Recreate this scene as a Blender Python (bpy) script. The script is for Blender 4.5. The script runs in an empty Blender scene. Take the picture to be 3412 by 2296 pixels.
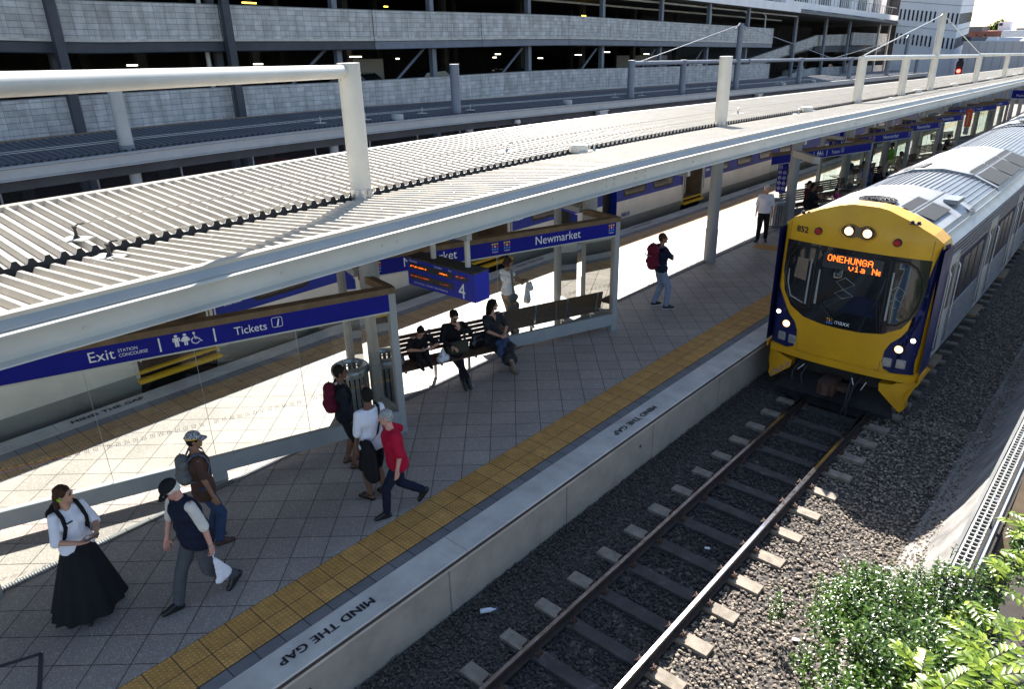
import bpy, bmesh, math, random
from math import sin, cos, pi, radians, sqrt, atan2
from mathutils import Vector, Matrix, noise

SC = bpy.context.scene
COL = SC.collection
random.seed(7)

# ---------------------------------------------------------------- camera
cam_d = bpy.data.cameras.new("camera")
cam = bpy.data.objects.new("camera", cam_d)
COL.objects.link(cam)
cam_d.sensor_width = 36
cam_d.lens = 25.64
cam_d.clip_start = 0.05
cam_d.clip_end = 2000
_r, _d, _f = (.74755, .66382, -.02258), (.24638, -.30870, -.91870), (-.61682, .68121, -.39432)
cam.matrix_world = Matrix(((_r[0], -_d[0], -_f[0], 0), (_r[1], -_d[1], -_f[1], 0), (_r[2], -_d[2], -_f[2], 5.9), (0, 0, 0, 1)))
SC.camera = cam

# ---------------------------------------------------------------- light
SUN = Vector((-.735, .91, 1.0)).normalized()
W = bpy.data.worlds.new("World")
SC.world = W
W.use_nodes = True
nt = W.node_tree
sky = nt.nodes.new("ShaderNodeTexSky")
sky.sky_type = 'NISHITA'
sky.sun_disc = False
sky.sun_elevation = math.asin(SUN.z)
sky.sun_rotation = atan2(SUN.x, SUN.y)
sky.air_density = 1.0
sky.dust_density = .6
nt.nodes["Background"].inputs[1].default_value = 0.085
nt.links.new(sky.outputs[0], nt.nodes["Background"].inputs[0])
sl = bpy.data.lights.new("sun", 'SUN')
sl.energy = 5.0
sl.angle = radians(.5)
sl.color = (1, .965, .915)
sun = bpy.data.objects.new("sun", sl)
COL.objects.link(sun)
sun.rotation_euler = SUN.to_track_quat('Z', 'Y').to_euler()
SC.view_settings.view_transform = 'Standard'
SC.view_settings.look = 'None'
SC.view_settings.exposure = 1.55
SC.view_settings.gamma = 1.0
SC.render.engine = 'CYCLES'
SC.cycles.max_bounces = 6
SC.cycles.transparent_max_bounces = 16
SC.cycles.sample_clamp_indirect = 4

# ---------------------------------------------------------------- the line's alignment: u across, s along, h up
def d_(s):
    if s < 8: return 0.
    if s < 20: return .033 / 24 * (s - 8) ** 2
    return .033 * (s - 14)
def c_(s):
    if s < 12: return 0.
    if s < 25: return -.0033 * (s - 12) ** 2 / 2
    return -.0033 * 169 / 2 - .0429 * (s - 25)
def M(u, s, h): return Vector((u + c_(s), s, h - d_(s)))
def ang(s): return atan2(-(c_(s + .5) - c_(s - .5)), 1.0)   # heading of the line, about z

# ---------------------------------------------------------------- materials
MATS = {}
def nmat(name):
    m = bpy.data.materials.new(name)
    m.use_nodes = True
    MATS[name] = m
    return m, m.node_tree, m.node_tree.nodes["Principled BSDF"]
def N(t, kind, **kw):
    n = t.nodes.new("ShaderNode" + kind)
    for k, v in kw.items():
        if k.startswith("i_"):
            n.inputs[k[2:].replace("_", " ")].default_value = v
        elif k[0] == "n" and k[1:].isdigit():
            n.inputs[int(k[1:])].default_value = v
        else:
            setattr(n, k, v)
    return n
def ramp(t, fac, stops):
    r = t.nodes.new("ShaderNodeValToRGB")
    e = r.color_ramp.elements
    while len(e) < len(stops): e.new(.5)
    for x, (p, c) in zip(e, stops):
        x.position = p
        x.color = (*c, 1) if len(c) == 3 else c
    t.links.new(fac, r.inputs[0])
    return r.outputs[0]
def mix(t, fac, a, b, blend='MIX'):
    m = t.nodes.new("ShaderNodeMix")
    m.data_type = 'RGBA'
    m.blend_type = blend
    for sock, v in ((m.inputs[0], fac), (m.inputs[6], a), (m.inputs[7], b)):
        if isinstance(v, (int, float)): sock.default_value = v
        elif isinstance(v, tuple): sock.default_value = (*v, 1) if len(v) == 3 else v
        else: t.links.new(v, sock)
    return m.outputs[2]
def mth(t, op, a, b=0., c=0.):
    m = t.nodes.new("ShaderNodeMath")
    m.operation = op
    for i, v in enumerate((a, b, c)):
        if isinstance(v, (int, float)): m.inputs[i].default_value = v
        else: t.links.new(v, m.inputs[i])
    return m.outputs[0]
def coord(t, kind="Object", scale=(1, 1, 1), rot=(0, 0, 0)):
    tc = t.nodes.new("ShaderNodeTexCoord")
    mp = t.nodes.new("ShaderNodeMapping")
    mp.inputs["Scale"].default_value = scale
    mp.inputs["Rotation"].default_value = rot
    t.links.new(tc.outputs[kind], mp.inputs[0])
    return mp.outputs[0]
def bump(t, b, h, dist=.01, strength=.6):
    n = N(t, "Bump")
    n.inputs["Strength"].default_value = strength
    n.inputs["Distance"].default_value = dist
    t.links.new(h, n.inputs["Height"])
    t.links.new(n.outputs[0], b.inputs["Normal"])
def pm(name, c1, c2=None, sc=4., rough=.6, metal=0., bp=0., bsc=40., rv=.12, spec=.5, stretch=(1, 1, 1), coat=0.):
    m, t, b = nmat(name)
    b.inputs["Roughness"].default_value = rough
    b.inputs["Metallic"].default_value = metal
    b.inputs["Specular IOR Level"].default_value = spec
    b.inputs["Coat Weight"].default_value = coat
    if c2 is None: c2 = tuple(x * .8 for x in c1)
    co = coord(t, "Object", tuple(sc * x for x in stretch))
    n = N(t, "TexNoise", i_Detail=5., i_Roughness=.6)
    n.inputs["Scale"].default_value = 1.
    t.links.new(co, n.inputs["Vector"])
    t.links.new(ramp(t, n.outputs[0], [(.3, c1), (.7, c2)]), b.inputs["Base Color"])
    if rv:
        t.links.new(mth(t, 'MULTIPLY_ADD', n.outputs[0], rv * 2, rough - rv), b.inputs["Roughness"])
    if bp:
        n2 = N(t, "TexNoise", i_Detail=3.)
        n2.inputs["Scale"].default_value = bsc
        t.links.new(coord(t), n2.inputs["Vector"])
        bump(t, b, n2.outputs[0], bp, .7)
    return m
def emit(name, col, st):
    m, t, b = nmat(name)
    b.inputs["Base Color"].default_value = (*col, 1)
    b.inputs["Emission Color"].default_value = (*col, 1)
    b.inputs["Emission Strength"].default_value = st
    return m
def glassm(name, tint=(.86, .93, .9), ior=1.5, rough=.0):
    m, t, b = nmat(name)
    t.nodes.remove(b)
    tr = N(t, "BsdfTransparent"); tr.inputs[0].default_value = (*tint, 1)
    gl = N(t, "BsdfGlossy"); gl.inputs["Roughness"].default_value = rough
    fr = N(t, "Fresnel"); fr.inputs[0].default_value = ior
    mx = N(t, "MixShader")
    t.links.new(fr.outputs[0], mx.inputs[0])
    t.links.new(tr.outputs[0], mx.inputs[1])
    t.links.new(gl.outputs[0], mx.inputs[2])
    t.links.new(mx.outputs[0], t.nodes["Material Output"].inputs[0])
    return m

pm("roof_light", (.52, .47, .385), (.43, .385, .315), 1.2, .42, .0, 0, rv=.1)
pm("roof_dark", (.10, .11, .125), (.075, .08, .095), 1.5, .5)
pm("steel_white", (.56, .55, .50), (.47, .46, .42), 1.5, .4, rv=.08)
pm("steel_grey", (.34, .35, .345), (.29, .30, .30), 2., .45)
pm("steel_blue", (.16, .18, .22), (.125, .14, .175), 2., .5)
pm("steel_dark", (.048, .052, .065), (.036, .04, .05), 2., .55)
pm("gutter_black", (.012, .012, .013), None, 3., .7)
pm("galv", (.5, .51, .52), (.33, .34, .35), 14., .38, .85)
pm("stainless", (.24, .245, .26), (.15, .155, .17), 6., .42, .6, stretch=(.3, 1, 8))
pm("train_roof", (.25, .26, .28), (.18, .19, .21), 1.2, .38, .5, rv=.1)
pm("train_unit", (.33, .335, .345), (.24, .245, .255), 2.5, .45, .15)
pm("train_yellow", (.74, .38, .006), (.60, .29, .006), 1.6, .42, coat=.1)
pm("train_navy", (.010, .015, .085), (.008, .012, .06), 3., .4, spec=.3)
pm("side_navy", (.006, .009, .05), (.005, .007, .035), 3., .6, spec=.12)
pm("train_blue", (.010, .030, .30), (.008, .024, .22), 2., .45, spec=.25)
pm("train_cream", (.68, .67, .61), (.58, .57, .52), 1.2, .4)
pm("train_grey", (.34, .34, .32), (.27, .27, .255), 1.5, .4)
pm("mask_black", (.008, .009, .012), None, 3., .18, coat=.6)
pm("rubber", (.012, .012, .013), None, 6., .6)
pm("dark_steel", (.03, .029, .03), (.018, .016, .015), 9., .6, .3)
pm("rust", (.10, .05, .03), (.05, .028, .02), 12., .8, bp=.003)
pm("rust_brown", (.20, .13, .07), (.13, .085, .045), 5., .8)
pm("window_dark", (.010, .012, .014), (.02, .022, .024), 2., .05, rv=0, spec=.8)
pm("window_tint", (.045, .042, .038), (.02, .019, .018), 1.5, .12, rv=0, spec=.45)
pm("side_window", (.012, .012, .014), None, 1.5, .2, rv=0, spec=.25)
pm("interior_tan", (.22, .16, .10), (.14, .10, .07), 2., .7)
pm("interior_orange", (.55, .16, .02), (.4, .12, .02), 3., .7)
pm("sign_blue", (.006, .010, .25), (.005, .008, .20), 2., .5, spec=.2)
pm("sign_blue_bright", (.006, .018, .36), (.006, .014, .28), 2., .45)
pm("white_paint", (.82, .82, .82), (.76, .76, .76), 6., .5)
pm("black_paint", (.015, .015, .015), None, 20., .6)
pm("logo_yellow", (.85, .50, .02), None, 20., .5)
pm("logo_red", (.75, .07, .02), None, 20., .5)
pm("logo_blue", (.05, .30, .75), None, 20., .5)
pm("orange_sign", (.75, .10, .02), (.65, .08, .02), 4., .5)
pm("display_dark", (.035, .035, .037), None, 30., .4)
pm("display_top", (.05, .042, .036), (.035, .03, .026), 8., .8)
pm("wood", (.14, .075, .045), (.08, .042, .026), 3., .65, bp=.001, stretch=(14, 1, 14))
pm("coping", (.62, .57, .50), (.42, .385, .34), 2.2, .8, bp=.001, bsc=60)
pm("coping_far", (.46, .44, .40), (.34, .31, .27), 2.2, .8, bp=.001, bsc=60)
pm("wall_concrete", (.36, .35, .31), (.27, .26, .235), 1.4, .85, bp=.002, bsc=30)
pm("edge_strip", (.085, .06, .05), (.05, .036, .03), 5., .7)
pm("slope_concrete", (.34, .32, .29), (.15, .14, .13), 2.2, .92, bp=.03, bsc=7)
pm("sleeper_concrete", (.32, .27, .21), (.13, .11, .09), 3., .9, bp=.003, bsc=40)
pm("rail_side", (.045, .030, .025), (.028, .019, .016), 8., .7)
pm("rail_head", (.62, .62, .68), (.45, .45, .5), 10., .16, 1.0)
pm("soil", (.055, .045, .038), (.035, .03, .026), 2., .95, bp=.02, bsc=8)
pm("asphalt", (.06, .06, .062), (.045, .045, .047), 3., .9)
pm("slab_concrete", (.22, .22, .215), (.16, .16, .155), 1.2, .85)
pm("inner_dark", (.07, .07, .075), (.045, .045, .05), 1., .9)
pm("white_wall", (.90, .87, .86), (.82, .79, .78), .35, .8, stretch=(3, 3, .4))
pm("grey_wall", (.50, .49, .50), (.44, .43, .44), .3, .8)
pm("brick_wall", (.30, .12, .085), (.22, .085, .06), 1.5, .85)
pm("car_silver", (.42, .43, .44), None, 2., .3, .5, coat=.6)
pm("car_white", (.7, .7, .68), None, 2., .3, coat=.6)
pm("car_black", (.012, .012, .015), None, 2., .25, coat=.6)
pm("car_red", (.25, .02, .02), None, 2., .3, coat=.6)
pm("light_red", (.5, .02, .02), None, 9., .3)
# people
pm("skin", (.52, .28, .19), (.45, .23, .155), 9., .55)
pm("skin_tan", (.30, .15, .085), (.25, .12, .07), 9., .55)
pm("skin_brown", (.16, .075, .045), (.13, .06, .036), 9., .55)
pm("skin_pink", (.60, .31, .24), (.52, .25, .19), 9., .55)
pm("hair_black", (.010, .009, .008), (.014, .012, .010), 60., .75, bp=.004, bsc=90, spec=.15)
pm("hair_brown", (.07, .030, .018), (.035, .016, .010), 60., .75, bp=.004, bsc=90, spec=.2)
pm("hair_grey", (.42, .41, .40), (.16, .155, .15), 40., .6, bp=.006, bsc=70)
pm("hair_white", (.70, .68, .64), (.5, .48, .45), 40., .6, bp=.004, bsc=70)
def cloth(n, c, c2=None): return pm("cloth_" + n, c, c2, 7., .88, bp=.004, bsc=22, spec=.2)
cloth("white", (.78, .77, .82), (.70, .69, .76)); cloth("cream", (.66, .62, .56)); cloth("black", (.010, .010, .012), (.016, .016, .018))
cloth("navy", (.012, .016, .035)); cloth("navyknit", (.014, .016, .024)); cloth("grey", (.085, .09, .10)); cloth("brown", (.095, .05, .038))
cloth("red", (.42, .008, .035), (.36, .006, .03)); cloth("maroon", (.14, .012, .03)); cloth("denim", (.04, .065, .13)); cloth("lightdenim", (.22, .27, .36), (.17, .21, .29))
cloth("pattern", (.012, .012, .014), (.05, .05, .055)); cloth("green", (.22, .55, .02)); cloth("blue", (.03, .09, .33)); cloth("olive", (.05, .05, .035)); cloth("greybag", (.17, .17, .165)); cloth("tan", (.22, .17, .12))
cloth("bluegrey", (.13, .16, .22)); cloth("pink", (.5, .05, .25))
pm("leather_black", (.010, .010, .011), None, 10., .35)
pm("leather_brown", (.07, .03, .018), None, 10., .5)
pm("plastic_white", (.80, .80, .84), (.66, .66, .72), 18., .35, bp=.006, bsc=30)
pm("eye_dark", (.01, .008, .007), None, 10., .2)
pm("lip", (.32, .10, .085), None, 10., .5)
glassm("glass", (.88, .94, .91), 1.55)
glassm("glass_train", (.25, .27, .27), 1.5)
emit("led", (1, .14, .012), 1.6)
emit("led_dim", (1, .10, .01), .5)
emit("lamp_warm", (1, .55, .28), 1.0)
emit("lamp_white", (1, .92, .75), 3.)
emit("tube_light", (1, .92, .70), 2.2)
emit("tube_yellow", (1, .7, .08), 2.)
emit("signal_red", (1, .03, .02), 9.)

def tile_mat():   # speckled diagonal pavers
    m, t, b = nmat("pavers")
    co = coord(t, "UV", (1, 1, 1), (0, 0, radians(-42)))
    br = N(t, "TexBrick", offset=0., squash=1.)
    for k, v in (("Scale", 1.), ("Mortar Size", .006), ("Mortar Smooth", .15), ("Bias", 0.), ("Brick Width", .402), ("Row Height", .402)):
        br.inputs[k].default_value = v
    br.inputs["Color1"].default_value = (.305, .262, .228, 1)
    br.inputs["Color2"].default_value = (.360, .312, .272, 1)
    br.inputs["Mortar"].default_value = (.060, .050, .043, 1)
    t.links.new(co, br.inputs["Vector"])
    fl = N(t, "TexVoronoi"); fl.inputs["Scale"].default_value = 62.
    t.links.new(co, fl.inputs["Vector"])
    n = N(t, "TexNoise", i_Detail=4.); n.inputs["Scale"].default_value = 5.
    t.links.new(co, n.inputs["Vector"])
    f1 = mth(t, 'LESS_THAN', fl.outputs["Distance"], .36)
    sepc = N(t, "SeparateColor"); t.links.new(fl.outputs["Color"], sepc.inputs[0])
    f2 = mth(t, 'GREATER_THAN', mth(t, 'MULTIPLY_ADD', n.outputs[0], .7, sepc.outputs[0]), 0.94)
    f3 = mth(t, 'MULTIPLY', mth(t, 'MULTIPLY', f1, f2), mth(t, 'SUBTRACT', 1., br.outputs["Fac"]))
    c = mix(t, mth(t, 'MULTIPLY', f3, .8), br.outputs["Color"], (.66, .62, .57))
    n2 = N(t, "TexNoise", i_Detail=6.); n2.inputs["Scale"].default_value = .7
    t.links.new(co, n2.inputs["Vector"])
    c = mix(t, 1., c, ramp(t, n2.outputs[0], [(.3, (.82, .82, .84)), (.7, (1.12, 1.1, 1.06))]), 'MULTIPLY')
    t.links.new(c, b.inputs["Base Color"])
    t.links.new(ramp(t, n2.outputs[0], [(.3, (.42, .42, .42)), (.7, (.58, .58, .58))]), b.inputs["Roughness"])
    # old gum and drip stains
    v3 = N(t, "TexVoronoi"); v3.inputs["Scale"].default_value = 3.1; t.links.new(co, v3.inputs["Vector"])
    st_ = mth(t, 'LESS_THAN', mth(t, 'MULTIPLY_ADD', n.outputs[0], .05, v3.outputs["Distance"]), .085)
    c = mix(t, mth(t, 'MULTIPLY', st_, .45), c, (.05, .045, .04)); t.links.new(c, b.inputs["Base Color"])
    bump(t, b, mth(t, 'SUBTRACT', 1., br.outputs["Fac"]), .004, .8)
tile_mat()
def tact_mat(name, c1, c2, mort):   # yellow tactile pavers with raised domes
    m, t, b = nmat(name)
    co = coord(t, "UV")
    br = N(t, "TexBrick", offset=0., squash=1.)
    for k, v in (("Scale", 1.), ("Mortar Size", .005), ("Mortar Smooth", .1), ("Bias", 0.), ("Brick Width", .301), ("Row Height", .301)):
        br.inputs[k].default_value = v
    br.inputs["Color1"].default_value = (*c1, 1)
    br.inputs["Color2"].default_value = (*c2, 1)
    br.inputs["Mortar"].default_value = (*mort, 1)
    t.links.new(co, br.inputs["Vector"])
    s = N(t, "SeparateXYZ"); t.links.new(co, s.inputs[0])
    def w(o): return mth(t, 'SUBTRACT', mth(t, 'FRACT', mth(t, 'MULTIPLY', o, 1 / .0502)), .5)
    x, y = w(s.outputs[0]), w(s.outputs[1])
    r = mth(t, 'SQRT', mth(t, 'ADD', mth(t, 'MULTIPLY', x, x), mth(t, 'MULTIPLY', y, y)))
    dome = mth(t, 'SMOOTH_MIN', mth(t, 'MAXIMUM', mth(t, 'SUBTRACT', .34, r), 0.), .13, .05)
    n = N(t, "TexNoise", i_Detail=6., i_Roughness=.7); n.inputs["Scale"].default_value = 6.
    t.links.new(co, n.inputs["Vector"])
    c = mix(t, 1., br.outputs["Color"], ramp(t, n.outputs[0], [(.3, (.72, .70, .68)), (.65, (1.1, 1.08, 1.05))]), 'MULTIPLY')
    c = mix(t, 1., c, ramp(t, mth(t, 'MULTIPLY', dome, 8.), [(.0, (.92, .90, .85)), (.7, (1.30, 1.26, 1.18))]), 'MULTIPLY')   # relief shading painted into the colour: dome tops lighter, gaps darker
    t.links.new(c, b.inputs["Base Color"])
    b.inputs["Roughness"].default_value = .7
    bump(t, b, dome, .09, 1.)
tact_mat("tactile", (.52, .275, .070), (.62, .34, .10), (.05, .035, .02))
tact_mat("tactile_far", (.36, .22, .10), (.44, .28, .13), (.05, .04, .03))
def rowmat(name, c1, c2, w, h, mort=(.03, .028, .026), ms=.006, off=0., kind="UV", rough=.75, extra=None):
    m, t, b = nmat(name)
    co = coord(t, kind)
    br = N(t, "TexBrick", offset=off, squash=1.)
    for k, v in (("Scale", 1.), ("Mortar Size", ms), ("Mortar Smooth", .2), ("Bias", 0.), ("Brick Width", w), ("Row Height", h)):
        br.inputs[k].default_value = v
    br.inputs["Color1"].default_value = (*c1, 1)
    br.inputs["Color2"].default_value = (*c2, 1)
    br.inputs["Mortar"].default_value = (*mort, 1)
    t.links.new(co, br.inputs["Vector"])
    n = N(t, "TexNoise", i_Detail=7., i_Roughness=.65); n.inputs["Scale"].default_value = 2.2
    t.links.new(co, n.inputs["Vector"])
    c = mix(t, 1., br.outputs["Color"], ramp(t, n.outputs[0], [(.3, (.78, .78, .77)), (.7, (1.1, 1.1, 1.1))]), 'MULTIPLY')
    if name == "block_wall":   # rain streaks
        n4 = N(t, "TexNoise", i_Detail=5., i_Roughness=.7); n4.inputs["Scale"].default_value = 1.; t.links.new(coord(t, kind, (1.9, .35, 1)), n4.inputs["Vector"])
        c = mix(t, 1., c, ramp(t, n4.outputs[0], [(.35, (.70, .69, .67)), (.55, (1.02, 1.02, 1.02))]), 'MULTIPLY')
    t.links.new(c, b.inputs["Base Color"])
    b.inputs["Roughness"].default_value = rough
    bump(t, b, mth(t, 'SUBTRACT', 1., br.outputs["Fac"]), .006, .8)
rowmat("border_tiles", (.15, .145, .145), (.20, .195, .19), .301, .301)
rowmat("block_wall", (.45, .435, .42), (.60, .585, .565), .40, .20, (.24, .235, .23), .009, .0)
rowmat("grate", (.36, .36, .36), (.42, .42, .42), .12, .03, (.05, .05, .05), .006)
rowmat("platform_wall", (.40, .365, .31), (.43, .39, .335), 2.4, 9., (.20, .19, .17), .012)
def ballast_mat():
    m, t, b = nmat("ballast")
    g = N(t, "NewGeometry")
    n = N(t, "TexNoise"); n.inputs["Scale"].default_value = 14.
    t.links.new(coord(t), n.inputs["Vector"])
    v = mth(t, 'ADD', mth(t, 'MULTIPLY', g.outputs["Random Per Island"], .75), mth(t, 'MULTIPLY', n.outputs[0], .35))
    t.links.new(ramp(t, v, [(.1, (.085, .070, .058)), (.55, (.23, .185, .145)), (.85, (.36, .295, .225)), (1., (.50, .43, .34))]), b.inputs["Base Color"])
    b.inputs["Roughness"].default_value = .85
ballast_mat()
def ballast_var(name, stops):
    m, t, b = nmat(name)
    g = N(t, "NewGeometry"); n = N(t, "TexNoise"); n.inputs["Scale"].default_value = 14.
    t.links.new(coord(t), n.inputs["Vector"])
    v = mth(t, 'ADD', mth(t, 'MULTIPLY', g.outputs["Random Per Island"], .75), mth(t, 'MULTIPLY', n.outputs[0], .35))
    t.links.new(ramp(t, v, stops), b.inputs["Base Color"]); b.inputs["Roughness"].default_value = .8
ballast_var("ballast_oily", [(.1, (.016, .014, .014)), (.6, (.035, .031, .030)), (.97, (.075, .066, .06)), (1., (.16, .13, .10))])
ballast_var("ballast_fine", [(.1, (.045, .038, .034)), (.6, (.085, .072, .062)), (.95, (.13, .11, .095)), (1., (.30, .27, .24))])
def sleeper_mat():
    m, t, b = nmat("sleeper")
    co = coord(t); s = N(t, "SeparateXYZ"); t.links.new(co, s.inputs[0])
    n = N(t, "TexNoise", i_Detail=6., i_Roughness=.65); n.inputs["Scale"].default_value = 6.; t.links.new(co, n.inputs["Vector"])
    base = ramp(t, n.outputs[0], [(.3, (.17, .14, .11)), (.7, (.36, .31, .24))])
    ax = mth(t, 'ABSOLUTE', s.outputs[0])
    f = ramp(t, mth(t, 'MULTIPLY_ADD', n.outputs[0], .30, ax), [(.60, (1, 1, 1)), (.82, (0, 0, 0))])
    dk = ramp(t, n.outputs[0], [(.40, (.045, .040, .038)), (.62, (.075, .068, .064)), (.72, (.17, .155, .145))])
    c = N(t, "Mix"); c.data_type = 'RGBA'; t.links.new(f, c.inputs[0]); t.links.new(base, c.inputs[6]); t.links.new(dk, c.inputs[7])
    t.links.new(c.outputs[2], b.inputs["Base Color"]); b.inputs["Roughness"].default_value = .88
    bump(t, b, n.outputs[0], .006, .7)
sleeper_mat()
def ground_ballast():
    m, t, b = nmat("ballast_bed")
    vo = N(t, "TexVoronoi"); vo.inputs["Scale"].default_value = 20.
    t.links.new(coord(t), vo.inputs["Vector"])
    s = N(t, "SeparateColor"); t.links.new(vo.outputs["Color"], s.inputs[0])
    t.links.new(ramp(t, s.outputs[0], [(.0, (.03, .027, .025)), (.7, (.085, .073, .062)), (1., (.16, .135, .11))]), b.inputs["Base Color"])
    b.inputs["Roughness"].default_value = .9
    bump(t, b, mth(t, 'SUBTRACT', 1., vo.outputs["Distance"]), .03, 1.)
ground_ballast()
def leaf_mat(name, c1, c2, c3, rough=.3):
    m, t, b = nmat(name)
    g = N(t, "NewGeometry")
    t.links.new(ramp(t, g.outputs["Random Per Island"], [(.0, c1), (.5, c2), (1., c3)]), b.inputs["Base Color"])
    b.inputs["Roughness"].default_value = rough
    b.inputs["Subsurface Weight"].default_value = 0.
    tl = N(t, "BsdfTranslucent")
    t.links.new(ramp(t, g.outputs["Random Per Island"], [(.0, c2), (1., c3)]), tl.inputs[0])
    mx = N(t, "MixShader"); mx.inputs[0].default_value = .3
    t.links.new(b.outputs[0], mx.inputs[1]); t.links.new(tl.outputs[0], mx.inputs[2])
    t.links.new(mx.outputs[0], t.nodes["Material Output"].inputs[0])
leaf_mat("leaf_shrub", (.020, .050, .006), (.048, .105, .010), (.11, .19, .020), .28)
leaf_mat("leaf_fern", (.06, .11, .008), (.17, .26, .016), (.34, .42, .035), .36)
pm("bark", (.06, .045, .03), None, 20., .9)
# ---------------------------------------------------------------- mesh helpers
class MB:
    def __init__(self, f=None):
        self.v, self.fc, self.uv, self.mi, self.f = [], [], [], [], f
    def P(self, p):
        if self.f: p = self.f(*p)
        self.v.append((p[0], p[1], p[2]))
        return len(self.v) - 1
    def face(self, ids, uvs=None, mi=0):
        self.fc.append(tuple(ids)); self.uv.append(uvs); self.mi.append(mi)
    def quad(self, a, b, c, d, uvs=None, mi=0):
        self.face([self.P(p) for p in (a, b, c, d)], uvs, mi)
    def box(self, lo, hi, mi=0, n=(1, 1, 1)):
        # axis aligned box, optionally subdivided along y (for the line's curve)
        x0, y0, z0 = lo; x1, y1, z1 = hi
        k = max(1, n[1])
        rings = []
        for i in range(k + 1):
            y = y0 + (y1 - y0) * i / k
            rings.append([self.P((x0, y, z0)), self.P((x1, y, z0)), self.P((x1, y, z1)), self.P((x0, y, z1))])
        for i in range(k):
            a, b = rings[i], rings[i + 1]
            for j in range(4):
                jj = (j + 1) % 4
                self.face((a[j], a[jj], b[jj], b[j]), None, mi)
        self.face(rings[0][::-1], None, mi); self.face(rings[-1], None, mi)
    def obox(self, c, ax, ay, az, mi=0):
        c, ax, ay, az = Vector(c), Vector(ax), Vector(ay), Vector(az)
        ids = [self.P(c + sx * ax + sy * ay + sz * az) for sx, sy, sz in ((-1, -1, -1), (1, -1, -1), (1, 1, -1), (-1, 1, -1), (-1, -1, 1), (1, -1, 1), (1, 1, 1), (-1, 1, 1))]
        for q in ((3, 2, 1, 0), (4, 5, 6, 7), (0, 1, 5, 4), (1, 2, 6, 5), (2, 3, 7, 6), (3, 0, 4, 7)):
            self.face([ids[i] for i in q], None, mi)
    def strip(self, prof, s0, s1, ds=1., closed=False, caps=False, mi=0, uvmode='us'):
        # profile of (u, h) pairs swept along s
        n = max(1, int(math.ceil((s1 - s0) / ds)))
        L = [0.]
        pp = list(prof) + ([prof[0]] if closed else [])
        for a, b in zip(pp, pp[1:]): L.append(L[-1] + math.hypot(b[0] - a[0], b[1] - a[1]))
        rows = []
        for i in range(n + 1):
            s = s0 + (s1 - s0) * i / n
            rows.append((s, [self.P((u, s, h)) for u, h in prof]))
        m = len(prof)
        for i in range(n):
            (sa, a), (sb, b) = rows[i], rows[i + 1]
            for j in range(m if closed else m - 1):
                jj = (j + 1) % m
                if uvmode == 'us': ua, ub = prof[j][0], prof[jj][0]
                else: ua, ub = L[j], L[j + 1]
                if uvmode == 'sh': q = ((sa, prof[j][1]), (sa, prof[jj][1]), (sb, prof[jj][1]), (sb, prof[j][1]))
                else: q = ((ua, sa), (ub, sa), (ub, sb), (ua, sb))
                self.face((a[j], a[jj], b[jj], b[j]), q, mi)
        if caps:
            self.face(rows[0][1][::-1], None, mi); self.face(rows[-1][1], None, mi)
    def tube(self, pts, r, seg=12, mi=0, caps=True):
        pts = [Vector(self.f(*p)) if self.f else Vector(p) for p in pts]
        rs = r if isinstance(r, (list, tuple)) else [r] * len(pts)
        f, self.f = self.f, None
        rings = []
        up = None
        for i, p in enumerate(pts):
            d = (pts[min(i + 1, len(pts) - 1)] - pts[max(i - 1, 0)]).normalized()
            if up is None or abs(up.dot(d)) > .98: up = Vector((0, 0, 1)) if abs(d.z) < .9 else Vector((1, 0, 0))
            a = d.cross(up).normalized(); b = a.cross(d).normalized(); up = b
            rings.append([self.P(p + (a * cos(2 * pi * k / seg) + b * sin(2 * pi * k / seg)) * rs[i]) for k in range(seg)])
        for x, y in zip(rings, rings[1:]):
            for k in range(seg):
                kk = (k + 1) % seg
                self.face((x[k], x[kk], y[kk], y[k]), None, mi)
        if caps: self.face(rings[0][::-1], None, mi); self.face(rings[-1], None, mi)
        self.f = f
    def lathe(self, prof, c=(0, 0, 0), seg=16, mi=0):
        rings = [[self.P((c[0] + r * cos(2 * pi * k / seg), c[1] + r * sin(2 * pi * k / seg), c[2] + z)) for k in range(seg)] for r, z in prof]
        for x, y in zip(rings, rings[1:]):
            for k in range(seg):
                kk = (k + 1) % seg
                self.face((x[k], x[kk], y[kk], y[k]), None, mi)
        self.face(rings[0][::-1], None, mi); self.face(rings[-1], None, mi)
    def ell(self, c, r, seg=12, rg=8, mi=0, rot=None):
        c = Vector(c)
        rows = []
        for i in range(rg + 1):
            th = pi * i / rg
            if i in (0, rg):
                v = Vector((0, 0, r[2] * cos(th)))
                rows.append([self.P(c + (rot @ v if rot else v))])
            else:
                row = []
                for k in range(seg):
                    v = Vector((r[0] * sin(th) * cos(2 * pi * k / seg), r[1] * sin(th) * sin(2 * pi * k / seg), r[2] * cos(th)))
                    row.append(self.P(c + (rot @ v if rot else v)))
                rows.append(row)
        for a, b in zip(rows, rows[1:]):
            for k in range(seg):
                kk = (k + 1) % seg
                if len(a) == 1: self.face((a[0], b[k], b[kk]), None, mi)
                elif len(b) == 1: self.face((a[k], b[0], a[kk]), None, mi)
                else: self.face((a[k], b[k], b[kk], a[kk]), None, mi)
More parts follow.
